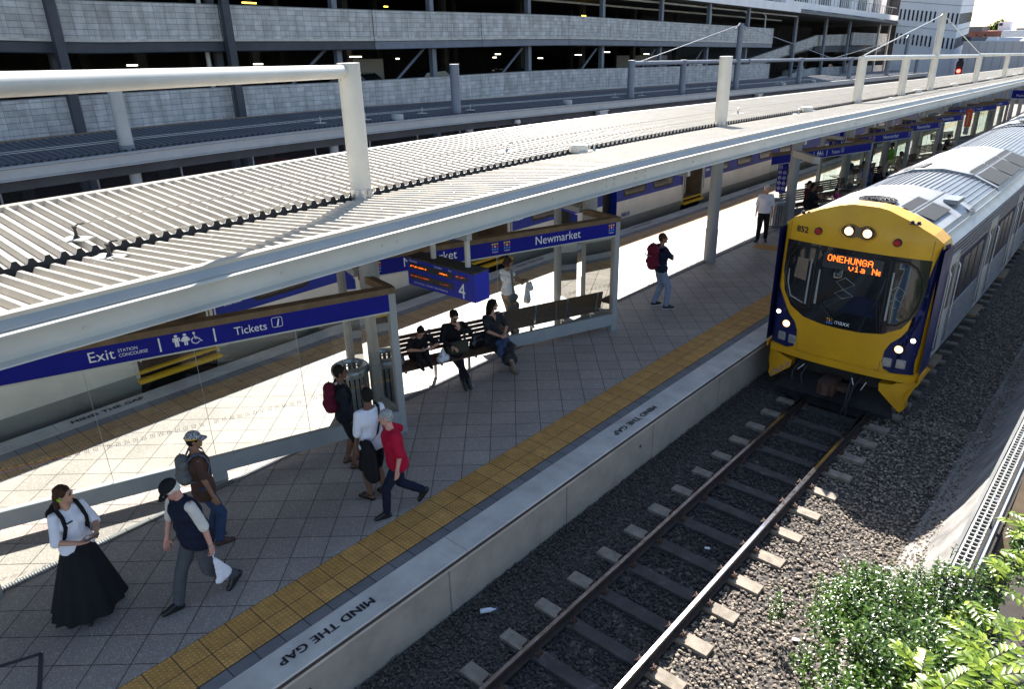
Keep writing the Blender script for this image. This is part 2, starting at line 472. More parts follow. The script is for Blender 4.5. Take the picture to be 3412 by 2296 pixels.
    def cone(self, a, b, ra, rb, seg=12):
        # closed tapered capsule
        a, b = Vector(a), Vector(b)
        d = b - a
        if d.length < 1e-5: d = Vector((0, 0, 1e-3))
        d = d.normalized()
        e = d.cross(Vector((0, 0, 1)) if abs(d.z) < .9 else Vector((1, 0, 0))).normalized(); g = e.cross(d)
        st = []
        for t in (-80, -50, -22): st.append((a + d * ra * sin(radians(t)), ra * cos(radians(t))))
        st += [(a, ra), (b, rb)]
        for t in (22, 50, 80): st.append((b + d * rb * sin(radians(t)), rb * cos(radians(t))))
        rings = [[self.P(p + (e * cos(2 * pi * k / seg) + g * sin(2 * pi * k / seg)) * r) for k in range(seg)] for p, r in st]
        for x, y in zip(rings, rings[1:]):
            for k in range(seg):
                kk = (k + 1) % seg
                self.face((x[k], y[k], y[kk], x[kk]))
        self.face(rings[0]); self.face(rings[-1][::-1])
    def mesh(self, name, loc=None, smooth=None):
        me = bpy.data.meshes.new(name)
        v = self.v
        if loc is not None: v = [(x - loc[0], y - loc[1], z - loc[2]) for x, y, z in v]
        me.from_pydata(v, [], self.fc)
        if any(q is not None for q in self.uv):
            ul = me.uv_layers.new(name="UVMap")
            k = 0
            for f, q in zip(self.fc, self.uv):
                for i in range(len(f)):
                    if q is not None: ul.data[k].uv = q[i]
                    k += 1
        if any(self.mi): me.polygons.foreach_set("material_index", self.mi)
        if smooth is not None:
            me.polygons.foreach_set("use_smooth", [True] * len(me.polygons))
            if smooth < 180: me.set_sharp_from_angle(angle=radians(smooth))
        me.update()
        return me
def ob(name, me, mats, parent=None, loc=None):
    o = bpy.data.objects.new(name, me)
    COL.objects.link(o)
    if isinstance(mats, str): mats = [mats]
    if me is not None and not len(me.materials):
        for m in mats: me.materials.append(MATS[m])
    if parent: o.parent = parent
    if loc is not None: o.location = loc
    return o
def tag(o, label=None, cat=None, group=None, kind=None):
    if label: o["label"] = label
    if cat: o["category"] = cat
    if group: o["group"] = group
    if kind: o["kind"] = kind
    return o
def thing(name, label, cat, loc=(0, 0, 0), rz=0., group=None):
    o = ob(name, None, None, None, loc)
    o.rotation_euler = (0, 0, rz)
    return tag(o, label, cat, group)
def wpart(name, mb, mats, root, smooth=None, parent=None):
    # mb holds world coordinates; root is an unrotated Empty. sub-parts pass parent
    me = mb.mesh(name, root.location, smooth)
    return ob(name, me, mats, parent or root)
def part(name, mb, mats, root, smooth=None):
    return ob(name, mb.mesh(name, None, smooth), mats, root)
def copy_tree(o, parent=None):
    c = o.copy(); COL.objects.link(c)
    if parent: c.parent = parent
    for ch in list(o.children): copy_tree(ch, c)
    return c
def struct(name, mb, mats, smooth=None, kind='structure'):
    return tag(ob(name, mb.mesh(name, None, smooth), mats), kind=kind)
TS = bpy.data.scenes.new("workbench")
def evalmesh(o):   # evaluate one object in a small scene of its own, so the big one is not re-evaluated
    TS.collection.objects.link(o)
    vl = TS.view_layers[0]; vl.update()
    dg = vl.depsgraph; dg.update()
    me = bpy.data.meshes.new_from_object(o.evaluated_get(dg), depsgraph=dg)
    TS.collection.objects.unlink(o)
    return me
_txt = {}
def text_mesh(s, size, ext=.003, sx=1., bold=0., align='LEFT', space=1.):
    k = (s, size, ext, sx, bold, align, space)
    if k in _txt: return _txt[k]
    cu = bpy.data.curves.new("t", 'FONT')
    cu.body = s; cu.size = size; cu.extrude = ext; cu.align_x = align; cu.offset = bold; cu.space_character = space; cu.resolution_u = 3
    o = bpy.data.objects.new("t", cu)
    me = evalmesh(o)
    bpy.data.objects.remove(o); bpy.data.curves.remove(cu)
    if sx != 1.:
        for v in me.vertices: v.co.x *= sx
    me.materials.clear()
    _txt[k] = me
    return me
def lettering(s, size, mat, parent, mw, name="lettering", **kw):
    me = text_mesh(s, size, **kw).copy()
    me.transform(mw)
    return ob(name, me, mat, parent)
def frame(o, x, y, z):   # matrix from origin and axes
    o, x, y, z = Vector(o), Vector(x).normalized(), Vector(y).normalized(), Vector(z).normalized()
    return Matrix(((x.x, y.x, z.x, o.x), (x.y, y.y, z.y, o.y), (x.z, y.z, z.z, o.z), (0, 0, 0, 1)))
def remesh(mb, voxel, smooth=2, name="m"):
    me = mb.mesh("tmp")
    o = bpy.data.objects.new("tmp", me)
    r = o.modifiers.new("r", 'REMESH'); r.mode = 'VOXEL'; r.voxel_size = voxel; r.adaptivity = 0
    if smooth:
        s = o.modifiers.new("s", 'SMOOTH'); s.factor = .5; s.iterations = smooth
    out = evalmesh(o); out.name = name
    bpy.data.objects.remove(o); bpy.data.meshes.remove(me)
    out.polygons.foreach_set("use_smooth", [True] * len(out.polygons))
    return out
# ---------------------------------------------------------------- ground, ballast, platforms
g = MB()
n = 40
for i in range(n):   # one sheet to the horizon, following the line's fall
    a, b = -60 + i * 20 if i < 15 else 240 + (i - 15) * 30, -60 + (i + 1) * 20 if i < 14 else 240 + (i - 14) * 30
    za, zb = -1.25 - d_(min(a, 230)), -1.25 - d_(min(b, 230))
    g.quad((-600, a, za), (400, a, za), (400, b, zb), (-600, b, zb))
struct('ground', g, 'soil')
def bedh(u):      # ballast surface height across the near track
    if u < -5.45: return -.93
    if u < -5.0: return -.93 + (u + 5.45) * -.03
    if u < -4.75: return -.945
    if u < -2.6: return -.935
    if u < -2.2: return -.935 - (u + 2.6) * .12
    return -.985 + max(0, u + 2.0) * .10
b = MB(M)
b.strip([(u, bedh(u) - .02) for u in (-5.49, -5.0, -4.7, -3.7, -2.6, -2.2, -1.7, -1.3)], -6, 100, 1.5)
struct('ballast_bed', b, 'ballast_bed')
b = MB(M)
b.strip([(-18.4, -.95), (-16, -.93), (-13.06, -.95)], -6, 140, 3)
struct('far_ballast_bed', b, 'ballast_bed')
ICO = []
for k in range(6):
    bm = bmesh.new(); bmesh.ops.create_icosphere(bm, subdivisions=1, radius=1)
    rr = random.Random(k)
    vs = []
    for v in bm.verts:
        q = v.co * rr.uniform(.72, 1.1)
        vs.append(Vector((q.x, q.y, q.z * .75)))
    ICO.append((vs, [tuple(x.index for x in f.verts) for f in bm.faces])); bm.free()
def stones(name, fn, count, rmin, rmax, mat='ballast'):
    vv, ff = [], []
    for i in range(count):
        p = fn()
        if p is None: continue
        vs, fs = random.choice(ICO)
        r = random.uniform(rmin, rmax)
        R = Matrix.Rotation(random.uniform(0, 6.28), 3, 'Z') @ Matrix.Rotation(random.uniform(-.6, .6), 3, 'X')
        sc = Vector((random.uniform(.8, 1.35), random.uniform(.75, 1.1), random.uniform(.7, 1.))) * r
        k = len(vv)
        for v in vs:
            q = R @ Vector((v.x * sc.x, v.y * sc.y, v.z * sc.z))
            vv.append((q.x + p[0], q.y + p[1], q.z + p[2]))
        ff += [tuple(x + k for x in f) for f in fs]
    me = bpy.data.meshes.new(name); me.from_pydata(vv, [], ff); me.update()
    me.polygons.foreach_set("use_smooth", [False] * len(ff))
    return tag(ob(name, me, mat), None, None, None, 'stuff')
SL0, SLP = 9.028, .678
def insleeper(u, s):
    k = (s - SL0) / SLP
    return abs(k - round(k)) * SLP < .115 and -4.74 < u < -2.64
def fb():
    for _ in range(20):
        u = random.uniform(-5.48, -1.35); s = 1.0 + 13 * random.random() ** 1.0
        if s > 13.6 and u < -2.2: continue
        if insleeper(u, s):
            if u > -4.1 or random.random() < .75: continue
        if abs(u + 4.28) < .07 or abs(u + 3.14) < .07: continue
        h = bedh(u) + random.uniform(-.015, .012)
        return M(u, s, h)
def fzone(u0, u1, thin=0.):
    def f():
        for _ in range(30):
            u = random.uniform(u0, u1); s = random.uniform(1.0, 14.2)
            if insleeper(u, s):
                if u > -4.45 or random.random() < thin: continue
            if abs(u + 4.28) < .07 or abs(u + 3.14) < .07: continue
            return M(u, s, bedh(u) + random.uniform(-.015, .012) + (.03 * max(0, noise.noise(Vector((u * 2, s * 1.5, 3)))) if u < -4.4 else 0))
    return f
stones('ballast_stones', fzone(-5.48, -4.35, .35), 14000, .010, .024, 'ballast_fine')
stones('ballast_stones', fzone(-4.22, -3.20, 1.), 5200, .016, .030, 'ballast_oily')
stones('ballast_stones', fzone(-3.08, -1.35, 1.), 9500, .015, .029, 'ballast')
def fedge():
    s = random.uniform(1.5, 26); w = .16 + .20 * noise.noise(Vector((s * .9, 0, 0))) + .10 * noise.noise(Vector((s * 3.1, 5, 0)))
    x = random.random() ** 1.6 * max(.04, w + .12)
    u = -1.42 + x
    h = -.90 + x * 1.25
    return M(u, s, h + random.uniform(0, .02))
stones('ballast_stones', fedge, 2600, .014, .028, 'ballast')
for _ in range(16):
    pass
def fb2():
    u = random.uniform(-2.5, -1.35); s = random.uniform(13.6, 27)
    return M(u, s, bedh(u) + random.uniform(-.015, .01))
stones('ballast_stones', fb2, 6500, .015, .029)
def fb3():
    u = random.uniform(-5.48, -1.5); s = random.uniform(1.0, 14)
    return M(u, s, bedh(u) + random.uniform(.0, .02)) if not insleeper(u, s) else None
# concrete batter on the cutting side
b = MB(M)
def wob(u, s, h):
    q = M(u, s, h); q.z += .02 * noise.noise(Vector((u * 3, s * 1.3, 0))); return q
b.f = wob
b.strip([(-1.62, -1.02), (-1.42, -.90), (-1.22, -.66), (-1.02, -.34), (-.84, .02), (-.76, .16)], -3, 60, .4)
struct('concrete_bank', b, 'slope_concrete', 40)
b = MB(M)
b.strip([(-.765, .155), (-.55, .13), (-.40, .12), (.3, .22), (1.5, .75), (4, 1.75), (20, 2.4), (60, 2.4)], -6, 120, 3)
struct('earth_bank', b, 'soil')

def rng(a, b, st):
    x = a
    while x < b: yield x; x += st
# platform 4 (island)
b = MB(M)
b.strip([(-12.36, 0), (-10.5, 0), (-9.0, 0), (-7.5, 0), (-6.52, 0)], -6, 140, .8)
struct('platform', b, 'pavers')
b = MB(lambda u, s, h: M(u, s, h)); b.strip([(-6.535, .004), (-5.93, .004)], -6, 140, .8)
for f in range(len(b.uv)): b.uv[f] = tuple((u + 6.535 + .0015, s) for u, s in b.uv[f])
struct('tactile_paving', b, 'tactile')
b = MB(M); b.strip([(-5.93, .002), (-5.775, .002)], -6, 140, .8)
for f in range(len(b.uv)): b.uv[f] = tuple((u + 5.93, s) for u, s in b.uv[f])
struct('platform_border', b, 'border_tiles')
b = MB(M); b.strip([(-12.33, .004), (-11.73, .004)], -6, 140, .8)
for f in range(len(b.uv)): b.uv[f] = tuple((u + 12.33, s) for u, s in b.uv[f])
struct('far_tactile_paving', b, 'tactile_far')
b = MB(M); b.strip([(-12.56, .002), (-12.33, .002)], -6, 140, .8)
for f in range(len(b.uv)): b.uv[f] = tuple((u + 12.6, s) for u, s in b.uv[f])
struct('far_platform_border', b, 'border_tiles')
def coping(u0, u1, sgn, mat, name, len_=4.2, off=0.):
    b = MB(M)
    s = -6 + off
    while s < 110:
        e = s + len_ - .008
        b.strip([(u0, -.10), (u0, .0), (u0 + sgn * .006, .006), (u1 - sgn * .012, .006), (u1, -.004), (u1, -.10)], s, e, 1.2, True, True)
        s += len_
    struct(name, b, mat, 30)
coping(-5.772, -5.345, 1, 'coping', 'platform_edge', 4.2, 2.6)
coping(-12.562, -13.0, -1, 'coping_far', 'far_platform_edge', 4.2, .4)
b = MB(M)
b.strip([(-5.345, -.012), (-5.335, -.012), (-5.335, -.05), (-5.375, -.052)], -6, 110, 1.5)
struct('platform_edge_strip', b, 'edge_strip')
b = MB(M)
b.strip([(-5.40, -.07), (-5.40, -.145), (-5.415, -.155), (-5.50, -.16), (-5.50, -1.2)], -6, 110, 1.2, uvmode='sh')
struct('platform_wall', b, 'platform_wall', 30)
b = MB(M)
b.strip([(-12.95, -.09), (-12.95, -1.2)], -6, 140, 2, uvmode='sh')
struct('far_platform_wall', b, 'platform_wall')
# weep holes in the platform wall
for s, h in ((2.72, -.50), (9.2, -.52), (16, -.5)):
    q = MB(); p = M(-5.505, s, h)
    q.tube([p + Vector((-.10, 0, 0)), p + Vector((.012, 0, 0))], .032, 14)
    q.tube([p + Vector((.01, 0, 0)), p + Vector((.0135, 0, 0))], .026, 14, 1)
    t = thing('drain_pipe', 'round drain hole in the concrete platform wall, %s' % {2.72: 'nearest, below the large MIND THE GAP', 9.2: 'below the smaller MIND THE GAP', 16: 'farther along behind the train'}[s], 'drain', p, 0, 'drain holes in the platform wall')
    wpart('pipe', q, ['wall_concrete', 'black_paint'], t, 40)
# slot drain along the island
t = thing('slot_drain', 'narrow grey metal slot drain running along the platform paving', 'drain', M(-9.06, 6, 0))
q = MB(M); q.strip([(-9.12, .005), (-8.99, .005)], -5, 60, .8); wpart('channel', q, 'border_tiles', t)
for a, e in ((.6, 2.2), (3.9, 4.9), (8.2, 9.6), (22, 25)):
    q = MB(M); q.strip([(-9.105, .009), (-9.005, .009)], a, e, .5); wpart('grating', q, 'grate', t)
# yellow guidance strip across the platform near the train
q = MB(); 
for i in range(5):
    for j in range(2):
        u0 = -8.75 + i * .302; s0 = 20.6 + j * .302 + 0 * i
        q.f = M; q.quad((u0, s0, .005), (u0 + .298, s0, .005), (u0 + .298, s0 + .298, .005), (u0, s0 + .298, .005), ((.001, .001), (.3, .001), (.3, .3), (.001, .3)))
tag(ob('guidance_paving', q.mesh('g'), 'tactile'), kind='structure')
# access cover frame, bottom left
t = thing('access_cover', 'large rectangular paved access cover set in the platform, dark metal rim', 'access cover', (-7.6, .8, 0))
q = MB()
pts = [Vector((-7.05, 1.16, .006)), Vector((-8.4, 1.02, .006)), Vector((-8.5, -.6, .006)), Vector((-6.3, -.3, .006)), Vector((-6.62, .62, .006))]
P5 = [Vector((-7.62, .93, .005)), Vector((-6.52, .55, .005)), Vector((-7.0, -.6, .005)), Vector((-8.1, -.2, .005))]
for a, e in zip(P5, P5[1:] + P5[:1]):
    dd = (e - a).normalized() * .5; m_ = (a + e) / 2
    q.obox(m_, (e - a) / 2, Vector((-dd.y, dd.x, 0)) * .04, (0, 0, .004))
wpart('rim', q, 'steel_dark', t)

# MIND THE GAP lettering painted on the copings
def mtg(u, s, flip, mat='black_paint', size=.26, name='painted_lettering'):
    m0 = text_mesh("MIND THE GAP", size, .0, 1.12, .0, "CENTER", 1.05)
    q = MB()
    for k, (dx, dy) in enumerate(((0, 0), (.006, 0), (-.006, 0), (0, .003))):   # painted in heavy strokes
        b0 = len(q.v); q.v += [(v.co.x + dx, v.co.y + dy, k * .0006) for v in m0.vertices]
        for p in m0.polygons: q.face([i + b0 for i in p.vertices])
    me = q.mesh("painted_lettering")
    for v in me.vertices:
        a, c = v.co.x, v.co.y - size * .35
        q = M(u + (-c if flip else c), s + (a if flip else -a), 0.0)
        v.co = (q.x, q.y, q.z + .011 + v.co.z)
    return me
for u, s, fl, lab in ((-5.57, 3.10, False, 'largest black MIND THE GAP lettering on the near platform edge'), (-5.55, 9.1, False, 'smaller black MIND THE GAP lettering on the near platform edge, toward the train'),
                      (-12.80, 3.63, True, 'black MIND THE GAP lettering on the far platform edge behind the Exit sign glass'), (-12.80, 15.0, True, 'black MIND THE GAP lettering on far platform edge behind the bench glass'),
                      (-12.80, 21.0, True, 'small worn MIND THE GAP lettering on far edge beside the white train door'), (-12.80, 30.5, True, 'faint tiny MIND THE GAP lettering farthest along the far platform edge')):
    me = mtg(u, s, fl, size=.152)
    if not fl:
        for v in me.vertices: pass
    tag(ob('painted_lettering', me, 'black_paint'), lab, 'lettering', 'painted warnings on the platform edges')

# ---------------------------------------------------------------- railway tracks
RAILP = [(-.063, -.14), (.063, -.14), (.063, -.128), (.012, -.115), (.008, -.04), (.032, -.03), (.034, -.006), (.026, 0), (-.026, 0), (-.034, -.006), (-.032, -.03), (-.008, -.04), (-.012, -.115), (-.063, -.128)]
def track(uc, top, s0, s1, smax, label, clips=True):
    t = thing('railway_track', label, 'railway track', M(uc, 5, top - .2))
    for sg in (-1, 1):
        q = MB(M)
        q.strip([(uc + sg * .568 + x, top + z) for x, z in RAILP], s0, s1, 1.2, True, True)
        r = wpart('rail', q, 'rail_side', t, 30)
        q = MB(M); q.strip([(uc + sg * .568 - .024, top + .0015), (uc + sg * .568 + .024, top + .0015)], s0, s1, 1.2)
        wpart('rail_head', q, 'rail_head', t, parent=r)
    s = SL0 - SLP * math.floor((SL0 - s0) / SLP); first = None
    k = 0
    while s < smax and k < 100:
        w = random.uniform(.085, .1)
        q = MB(M)
        l0, l1 = uc - 1.03 + random.uniform(-.02, .02), uc + 1.045 + random.uniform(-.02, .02)
        q.box((l0, s - w, top - .34), (l1, s + w, top - .143)); 
        me = q.mesh('s', t.location)
        sl = ob('sleeper', me, 'sleeper', t)
        if clips and s < 14:
            for sg in (-1, 1):
                q = MB(M)
                for o_ in (-.095, .095):
                    q.box((uc + sg * .568 + o_ - .03, s - .045, top - .142), (uc + sg * .568 + o_ + .03, s + .045, top - .10))
                    q.tube([(uc + sg * .568 + o_ - .02, s - .06, top - .10), (uc + sg * .568 + o_ + .025, s - .02, top - .075), (uc + sg * .568 + o_ - .02, s + .04, top - .085)], .011, 6)
                ob('rail_clip', q.mesh('c', t.location), 'rust', sl)
        s += SLP; k += 1
    return t
track(-3.708, -.75, -1, 60, 30, 'railway track with rusty rails on concrete sleepers running under the yellow-fronted train')
track(-14.6, -.75, -5, 120, 16, 'railway track under the blue and cream train beyond the island platform', False)
# ---------------------------------------------------------------- island canopy
VU, VH = -9.0, 3.66          # valley line
def corr(s0, s1, pitch, hh):
    out = []
    s = s0
    while s < s1:
        out += [(s, 0.), (s + pitch * .34, 0.), (s + pitch * .54, hh), (s + pitch * .80, hh)]
        s += pitch
    return out
def sheet(u0, h0, u1, h1, s0, s1, pitch=.165, hh=.058, nu=1):
    q = MB(M); pr = corr(s0, s1, pitch, hh)
    rows = []
    for s, dh in pr:
        rows.append([q.P((u0 + (u1 - u0) * k / nu, s, h0 + (h1 - h0) * k / nu + dh)) for k in range(nu + 1)])
    for a, b in zip(rows, rows[1:]):
        for k in range(nu): q.face((a[k], a[k + 1], b[k + 1], b[k]))
    return q
CA = thing('platform_canopy', 'long white corrugated butterfly canopy over the island platform, with tubular frame above', 'canopy', M(-9, 10, 0))
NU, NH, FU, FH = -6.86, 3.82, -11.55, 3.84
S0, S1 = -3., 112.
wpart('roof_sheet', sheet(VU + .05, VH - .05, NU, NH, S0, S1), 'roof_light', CA)
wpart('roof_sheet', sheet(VU - .06, VH + .03, FU, FH, S0, S1), 'roof_light', CA)
# black profiled closure under the far sheet and the gutter
q = MB(M); rows = []
for s, dh in corr(S0, S1, .165, .058): rows.append((q.P((VU - .055, s, VH + .028 + dh)), q.P((VU - .03, s, VH - .06))))
for a, b in zip(rows, rows[1:]): q.face((a[0], a[1], b[1], b[0]))
q.strip([(VU - .14, VH - .0), (VU - .14, VH - .12), (VU + .10, VH - .12), (VU + .10, VH - .06)], S0, S1, 1.)
wpart('valley_gutter', q, 'gutter_black', CA)
# screws on the ribs
q = MB(M)
for s in rng(S0 + 1, 26, .66):
    for uu in (-7.6, -8.35, -9.7, -10.6):
        if uu > VU: hh = VH - .05 + (NH - VH + .05) * (uu - VU - .05) / (NU - VU - .05)
        else: hh = VH + .03 + (FH - VH - .03) * (VU - .06 - uu) / (VU - .06 - FU)
        q.box((uu - .011, s - .011, hh + .059), (uu + .011, s + .011, hh + .068))
tag(wpart('roof_screws', q, 'galv', CA), kind='stuff')
# edge trims and channel fascias
q = MB(M); q.strip([(NU - .02, NH + .063), (NU + .10, NH + .068), (NU + .10, NH + .02), (NU - .02, NH - .03)], S0, S1, 1., True, True); wpart('edge_trim', q, 'roof_light', CA, 30)
q = MB(M); q.strip([(NU + .10, NH + .03), (NU + .16, NH - .035), (NU + .16, NH - .05), (NU + .09, NH - .05)], S0, S1, 1., True, True); wpart('edge_gutter', q, 'steel_grey', CA, 30)
q = MB(M)
q.strip([(NU + .12, NH - .052), (NU + .24, NH - .056), (NU + .24, NH - .070), (NU + .14, NH - .078), (NU + .135, NH - .30), (NU + .22, NH - .318), (NU + .22, NH - .332), (NU + .12, NH - .332)], S0, S1, 1., True, True)
wpart('fascia_beam', q, 'steel_white', CA, 25)
q = MB(M); q.strip([(FU + .02, FH + .063), (FU - .12, FH + .068), (FU - .12, FH - .28), (FU - .10, FH - .28), (FU - .10, FH + .02), (FU + .02, FH - .02)], S0, S1, 1., True, True); wpart('edge_trim', q, 'roof_light', CA, 30)
q = MB(M); q.strip([(FU - .04, FH - .02), (FU - .02, FH - .30), (FU + .06, FH - .30), (FU + .06, FH - .02)], S0, S1, 1., True, True); wpart('fascia_beam', q, 'steel_white', CA, 25)
# bolts and joints of the fascia
BS = []
q = MB(M)
for s in (1.9, 3.85, 5.2, 5.42, 8.4, 12.6, 15.8, 19.3, 22., 25.6, 30.5, 34.): BS.append((s, -.20))
for c0 in (10.3, 21.8, 33.4, 45.):
    for ds in (-.52, -.30, .35, .62):
        for dh in (-.14, -.23): BS.append((c0 + ds, dh))
for s, dh in BS:
    q.f = None
    p = M(NU + .138, s, NH + dh)
    q.tube([p, p + Vector((.014, 0, 0))], .014, 8)
tag(wpart('bolt_heads', q, 'steel_white', CA, 30), kind='stuff')
# soffit purlins and cross beams
for k, s in enumerate([.8 + 5.85 * i for i in range(-1, 18)]):
    q = MB(M)
    q.box((VU + .1, s - .05, VH - .30), (NU + .12, s + .05, VH - .06)); q.box((FU, s - .05, VH - .30), (VU - .1, s + .05, VH - .06))
    wpart('cross_beam', q, 'steel_grey', CA)
    q = MB()
    p0, p1 = M(VU, s, -.02), M(VU, s, VH - .1)
    q.tube([p0, p1], .155, 20); q.tube([p0, p0 + Vector((0, 0, .95))], .168, 20)
    wpart('column', q, 'steel_grey', CA, 40)
for uu in (-7.5, -8.3, -9.9, -10.8):
    hh = VH - .09 + abs(uu - VU) * .07
    q = MB(M); q.strip([(uu - .04, hh - .10), (uu + .04, hh - .10), (uu + .04, hh), (uu - .04, hh)], S0, S1, 2., True, True)
    wpart('purlin', q, 'steel_grey', CA)
POSTS = [(-5.1, 5.42), (6.66, 5.55), (18.3, 5.36), (30.15, 5.3), (36.8, 5.3), (42.6, 7.25), (55.5, 5.35), (67.8, 5.35), (80, 5.35), (92, 5.35)]
for s, ht in POSTS:
    q = MB(); r = .16
    q.tube([M(VU, s, VH - .1), M(VU, s, ht)], r, 24)
    p = wpart('roof_post', q, 'steel_white', CA, 40)
    q = MB(); q.tube([M(VU, s, VH + .0), M(VU, s, VH + .14)], r + .012, 24)
    q.tube([M(VU, s, VH + .055), M(VU, s, VH + .065)], r + .018, 24)
    q.box(M(VU + r, s - .02, VH + .03), M(VU + r, s - .02, VH + .03) + Vector((.03, .04, .1)))
    wpart('collar', q, 'galv', CA, 40, parent=p)
def ttube(s0, s1, h, r=.118, capend=True):
    q = MB(); q.tube([M(VU, s, h) for s in list(rng(s0, s1, 2.)) + [s1]], r, 20)
    return wpart('roof_tube', q, 'steel_white', CA, 40)
q = MB(); d0 = Vector((2.7, -4.92, .20)); p0_ = Vector((-9.0, 6.60, 5.44)); q.tube([p0_ + d0 * x for x in (0.01, .5, 1, 1.5, 2.)], .088, 24); wpart('roof_tube', q, 'steel_white', CA, 40)
q = MB(); p = M(VU, 6.6, 5.40); q.obox(p + Vector((0, -.06, -.10)), (.006, 0, 0), (0, .045, 0), (0, -.03, .09)); wpart('gusset', q, 'steel_white', CA)
ttube(30.05, 55, 5.25, .095); ttube(55, 111, 5.3, .095)
def cable(a, b, sag=.0, r=.012, mat='steel_white', root=None, name='stay_cable'):
    q = MB(); q.tube([a + (b - a) * t - Vector((0, 0, sag * 4 * t * (1 - t))) for t in (0, .15, .3, .5, .7, .85, 1)], r, 6)
    return wpart(name, q, mat, root)
for a, b in (((42.45, 7.12), (27.0 + 3.2, 5.35)), ((42.75, 7.12), (55.2, 5.38))):
    cable(M(VU, *a), M(VU, *b), 0, .02, root=CA)
    q = MB(); q.tube([M(VU, a[0], a[1] + .03), M(VU, a[0] + (.5 if b[0] > 40 else -.5), a[1] - .12)], [.05, .03], 8); wpart('cable_clamp', q, 'steel_grey', CA, 40)
# safety line: two thin cables with anchor plates
ANC = [(2.85, -9.48, 0), (2.87, -8.62, 1), (10.7, -9.7, 1), (12.4, -8.85, 0), (21.0, -9.75, 1), (23.5, -8.85, 0), (33., -9.75, 1), (35, -8.85, 0), (47, -9.7, 1)]
def rh(uu):
    if uu > VU: return VH - .05 + (NH - VH + .05) * (uu - VU - .05) / (NU - VU - .05)
    return VH + .03 + (FH - VH - .03) * (VU - .06 - uu) / (VU - .06 - FU)
for s, uu, k in ANC:
    p = M(uu, s, rh(uu) + .045)
    q = MB(); a_ = .5
    q.obox(p + Vector((0, 0, .006)), Vector((cos(a_), sin(a_), 0)) * .17, Vector((-sin(a_), cos(a_), 0)) * .10, (0, 0, .006))
    an = wpart('cable_anchor', q, 'steel_white', CA)
    q = MB(); q.lathe([(.045, .01), (.02, .05), (.016, .12), (.028, .14), (.028, .155), (.008, .16)], p, 12); q.tube([p + Vector((0, 0, .15)), p + Vector((0, .05, .17)), p + Vector((.0, .12, .165))], .009, 6)
    wpart('anchor_post', q, 'dark_steel' if s < 3 else 'galv', CA, 40, parent=an)
for us0, uu in ((-9.48, -10.0), (-8.62, -9.35)):
    pts = [M(us0, 2.95, rh(us0) + .21)] + [M(us0 + (uu - us0) * x, 2.95 + 6 * x, rh(us0 + (uu - us0) * x) + .20 - .07 * x) for x in (.3, .6, 1.)] + [M(uu, s, rh(uu) + .12) for s in (12, 16, 20, 26, 34, 44, 60)]
    q = MB(); q.tube(pts, .0085, 6)
    wpart('safety_cable', q, 'roof_light', CA)
for s in (12.05, 24.6, 36.9 + 3, 48.8, 61.4, 74):
    q = MB(); p = M(VU + .02, s, VH + .02)
    q.lathe([(.19, 0), (.19, .12), (.165, .145), (.02, .15)], p, 20)
    q.box(p + Vector((-.24, -.15, -.01)), p + Vector((.24, .15, .03)))
    wpart('roof_vent', q, 'steel_white', CA, 40)

# ---------------------------------------------------------------- far canopy (dark roof)
C2 = thing('platform_canopy', 'dark grey corrugated canopy over the far platform beside the parking building', 'canopy', M(-19.4, 10, 0))
GU, GH = -19.15, 3.44
q = sheet(GU - .05, GH - .02, -22.1, 3.60, -4, 92, .17, .045); wpart('roof_sheet', q, 'roof_dark', C2)
q = MB(M); q.strip([(-22.08, 3.60), (-22.2, 3.66), (-22.2, 3.60)], -4, 92, 1.5, True, True); wpart('ridge_trim', q, 'rust_brown', C2)
q = MB(M); rows = []
for s, dh in corr(-4, 92, .17, .045): rows.append((q.P((GU - .04, s, GH + dh - .015)), q.P((GU - .03, s, GH - .06))))
for a, b in zip(rows, rows[1:]): q.face((a[0], a[1], b[1], b[0]))
q.strip([(GU - .1, GH - .1), (GU + .08, GH - .1), (GU + .12, GH - .02)], -4, 92, 1.5); wpart('valley_gutter', q, 'gutter_black', C2)
q = MB(M); q.strip([(GU + .1, GH - .0), (GU + .22, GH - .01), (GU + .30, GH - .01), (GU + .30, GH - .03), (GU + .24, GH - .06), (GU + .24, GH - .26), (GU + .3, GH - .28), (GU + .3, GH - .30), (GU + .1, GH - .30)], -4, 92, 1.5, True, True); wpart('fascia_beam', q, 'steel_grey', C2, 25)
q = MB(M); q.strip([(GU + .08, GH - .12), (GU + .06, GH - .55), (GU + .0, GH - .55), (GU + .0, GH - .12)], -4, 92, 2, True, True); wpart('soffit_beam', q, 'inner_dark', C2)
for i in range(-1, 16):
    s = 1.4 + 6 * i
    q = MB(); q.tube([M(GU - .25, s + .1, -.05), M(GU - .25, s + .1, GH)], .14, 16); wpart('column', q, 'steel_grey', C2, 40)
P2 = [(7.45, 5.3), (18.85, 5.08), (30.7, 5.12), (35.9, 5.1), (42.7, 7.0), (53.3, 5.1), (64.9, 5.1), (76.5, 5.1), (82.5, 7.0), (88, 5.1)]
for s, ht in P2:
    r = .165
    q = MB(); q.tube([M(GU - .22, s, GH - .1), M(GU - .22, s, ht)], r, 20)
    p = wpart('roof_post', q, 'steel_blue' if s > 12 else 'steel_grey', C2, 40)
    q = MB(); q.tube([M(GU - .22, s, GH - .02), M(GU - .22, s, GH + .12)], r + .012, 20); wpart('collar', q, 'steel_blue', C2, 40, parent=p)
q = MB(); q.tube([M(GU - .22, s, 4.98) for s in rng(30.7, 92, 3.)], .10, 16); wpart('roof_tube', q, 'steel_blue', C2, 40)
q = MB(); q.tube([M(GU - .22, 44.2, 4.98), M(GU - .22, 44.32, 4.98)], .14, 16); wpart('tube_flange', q, 'steel_blue', C2, 40)
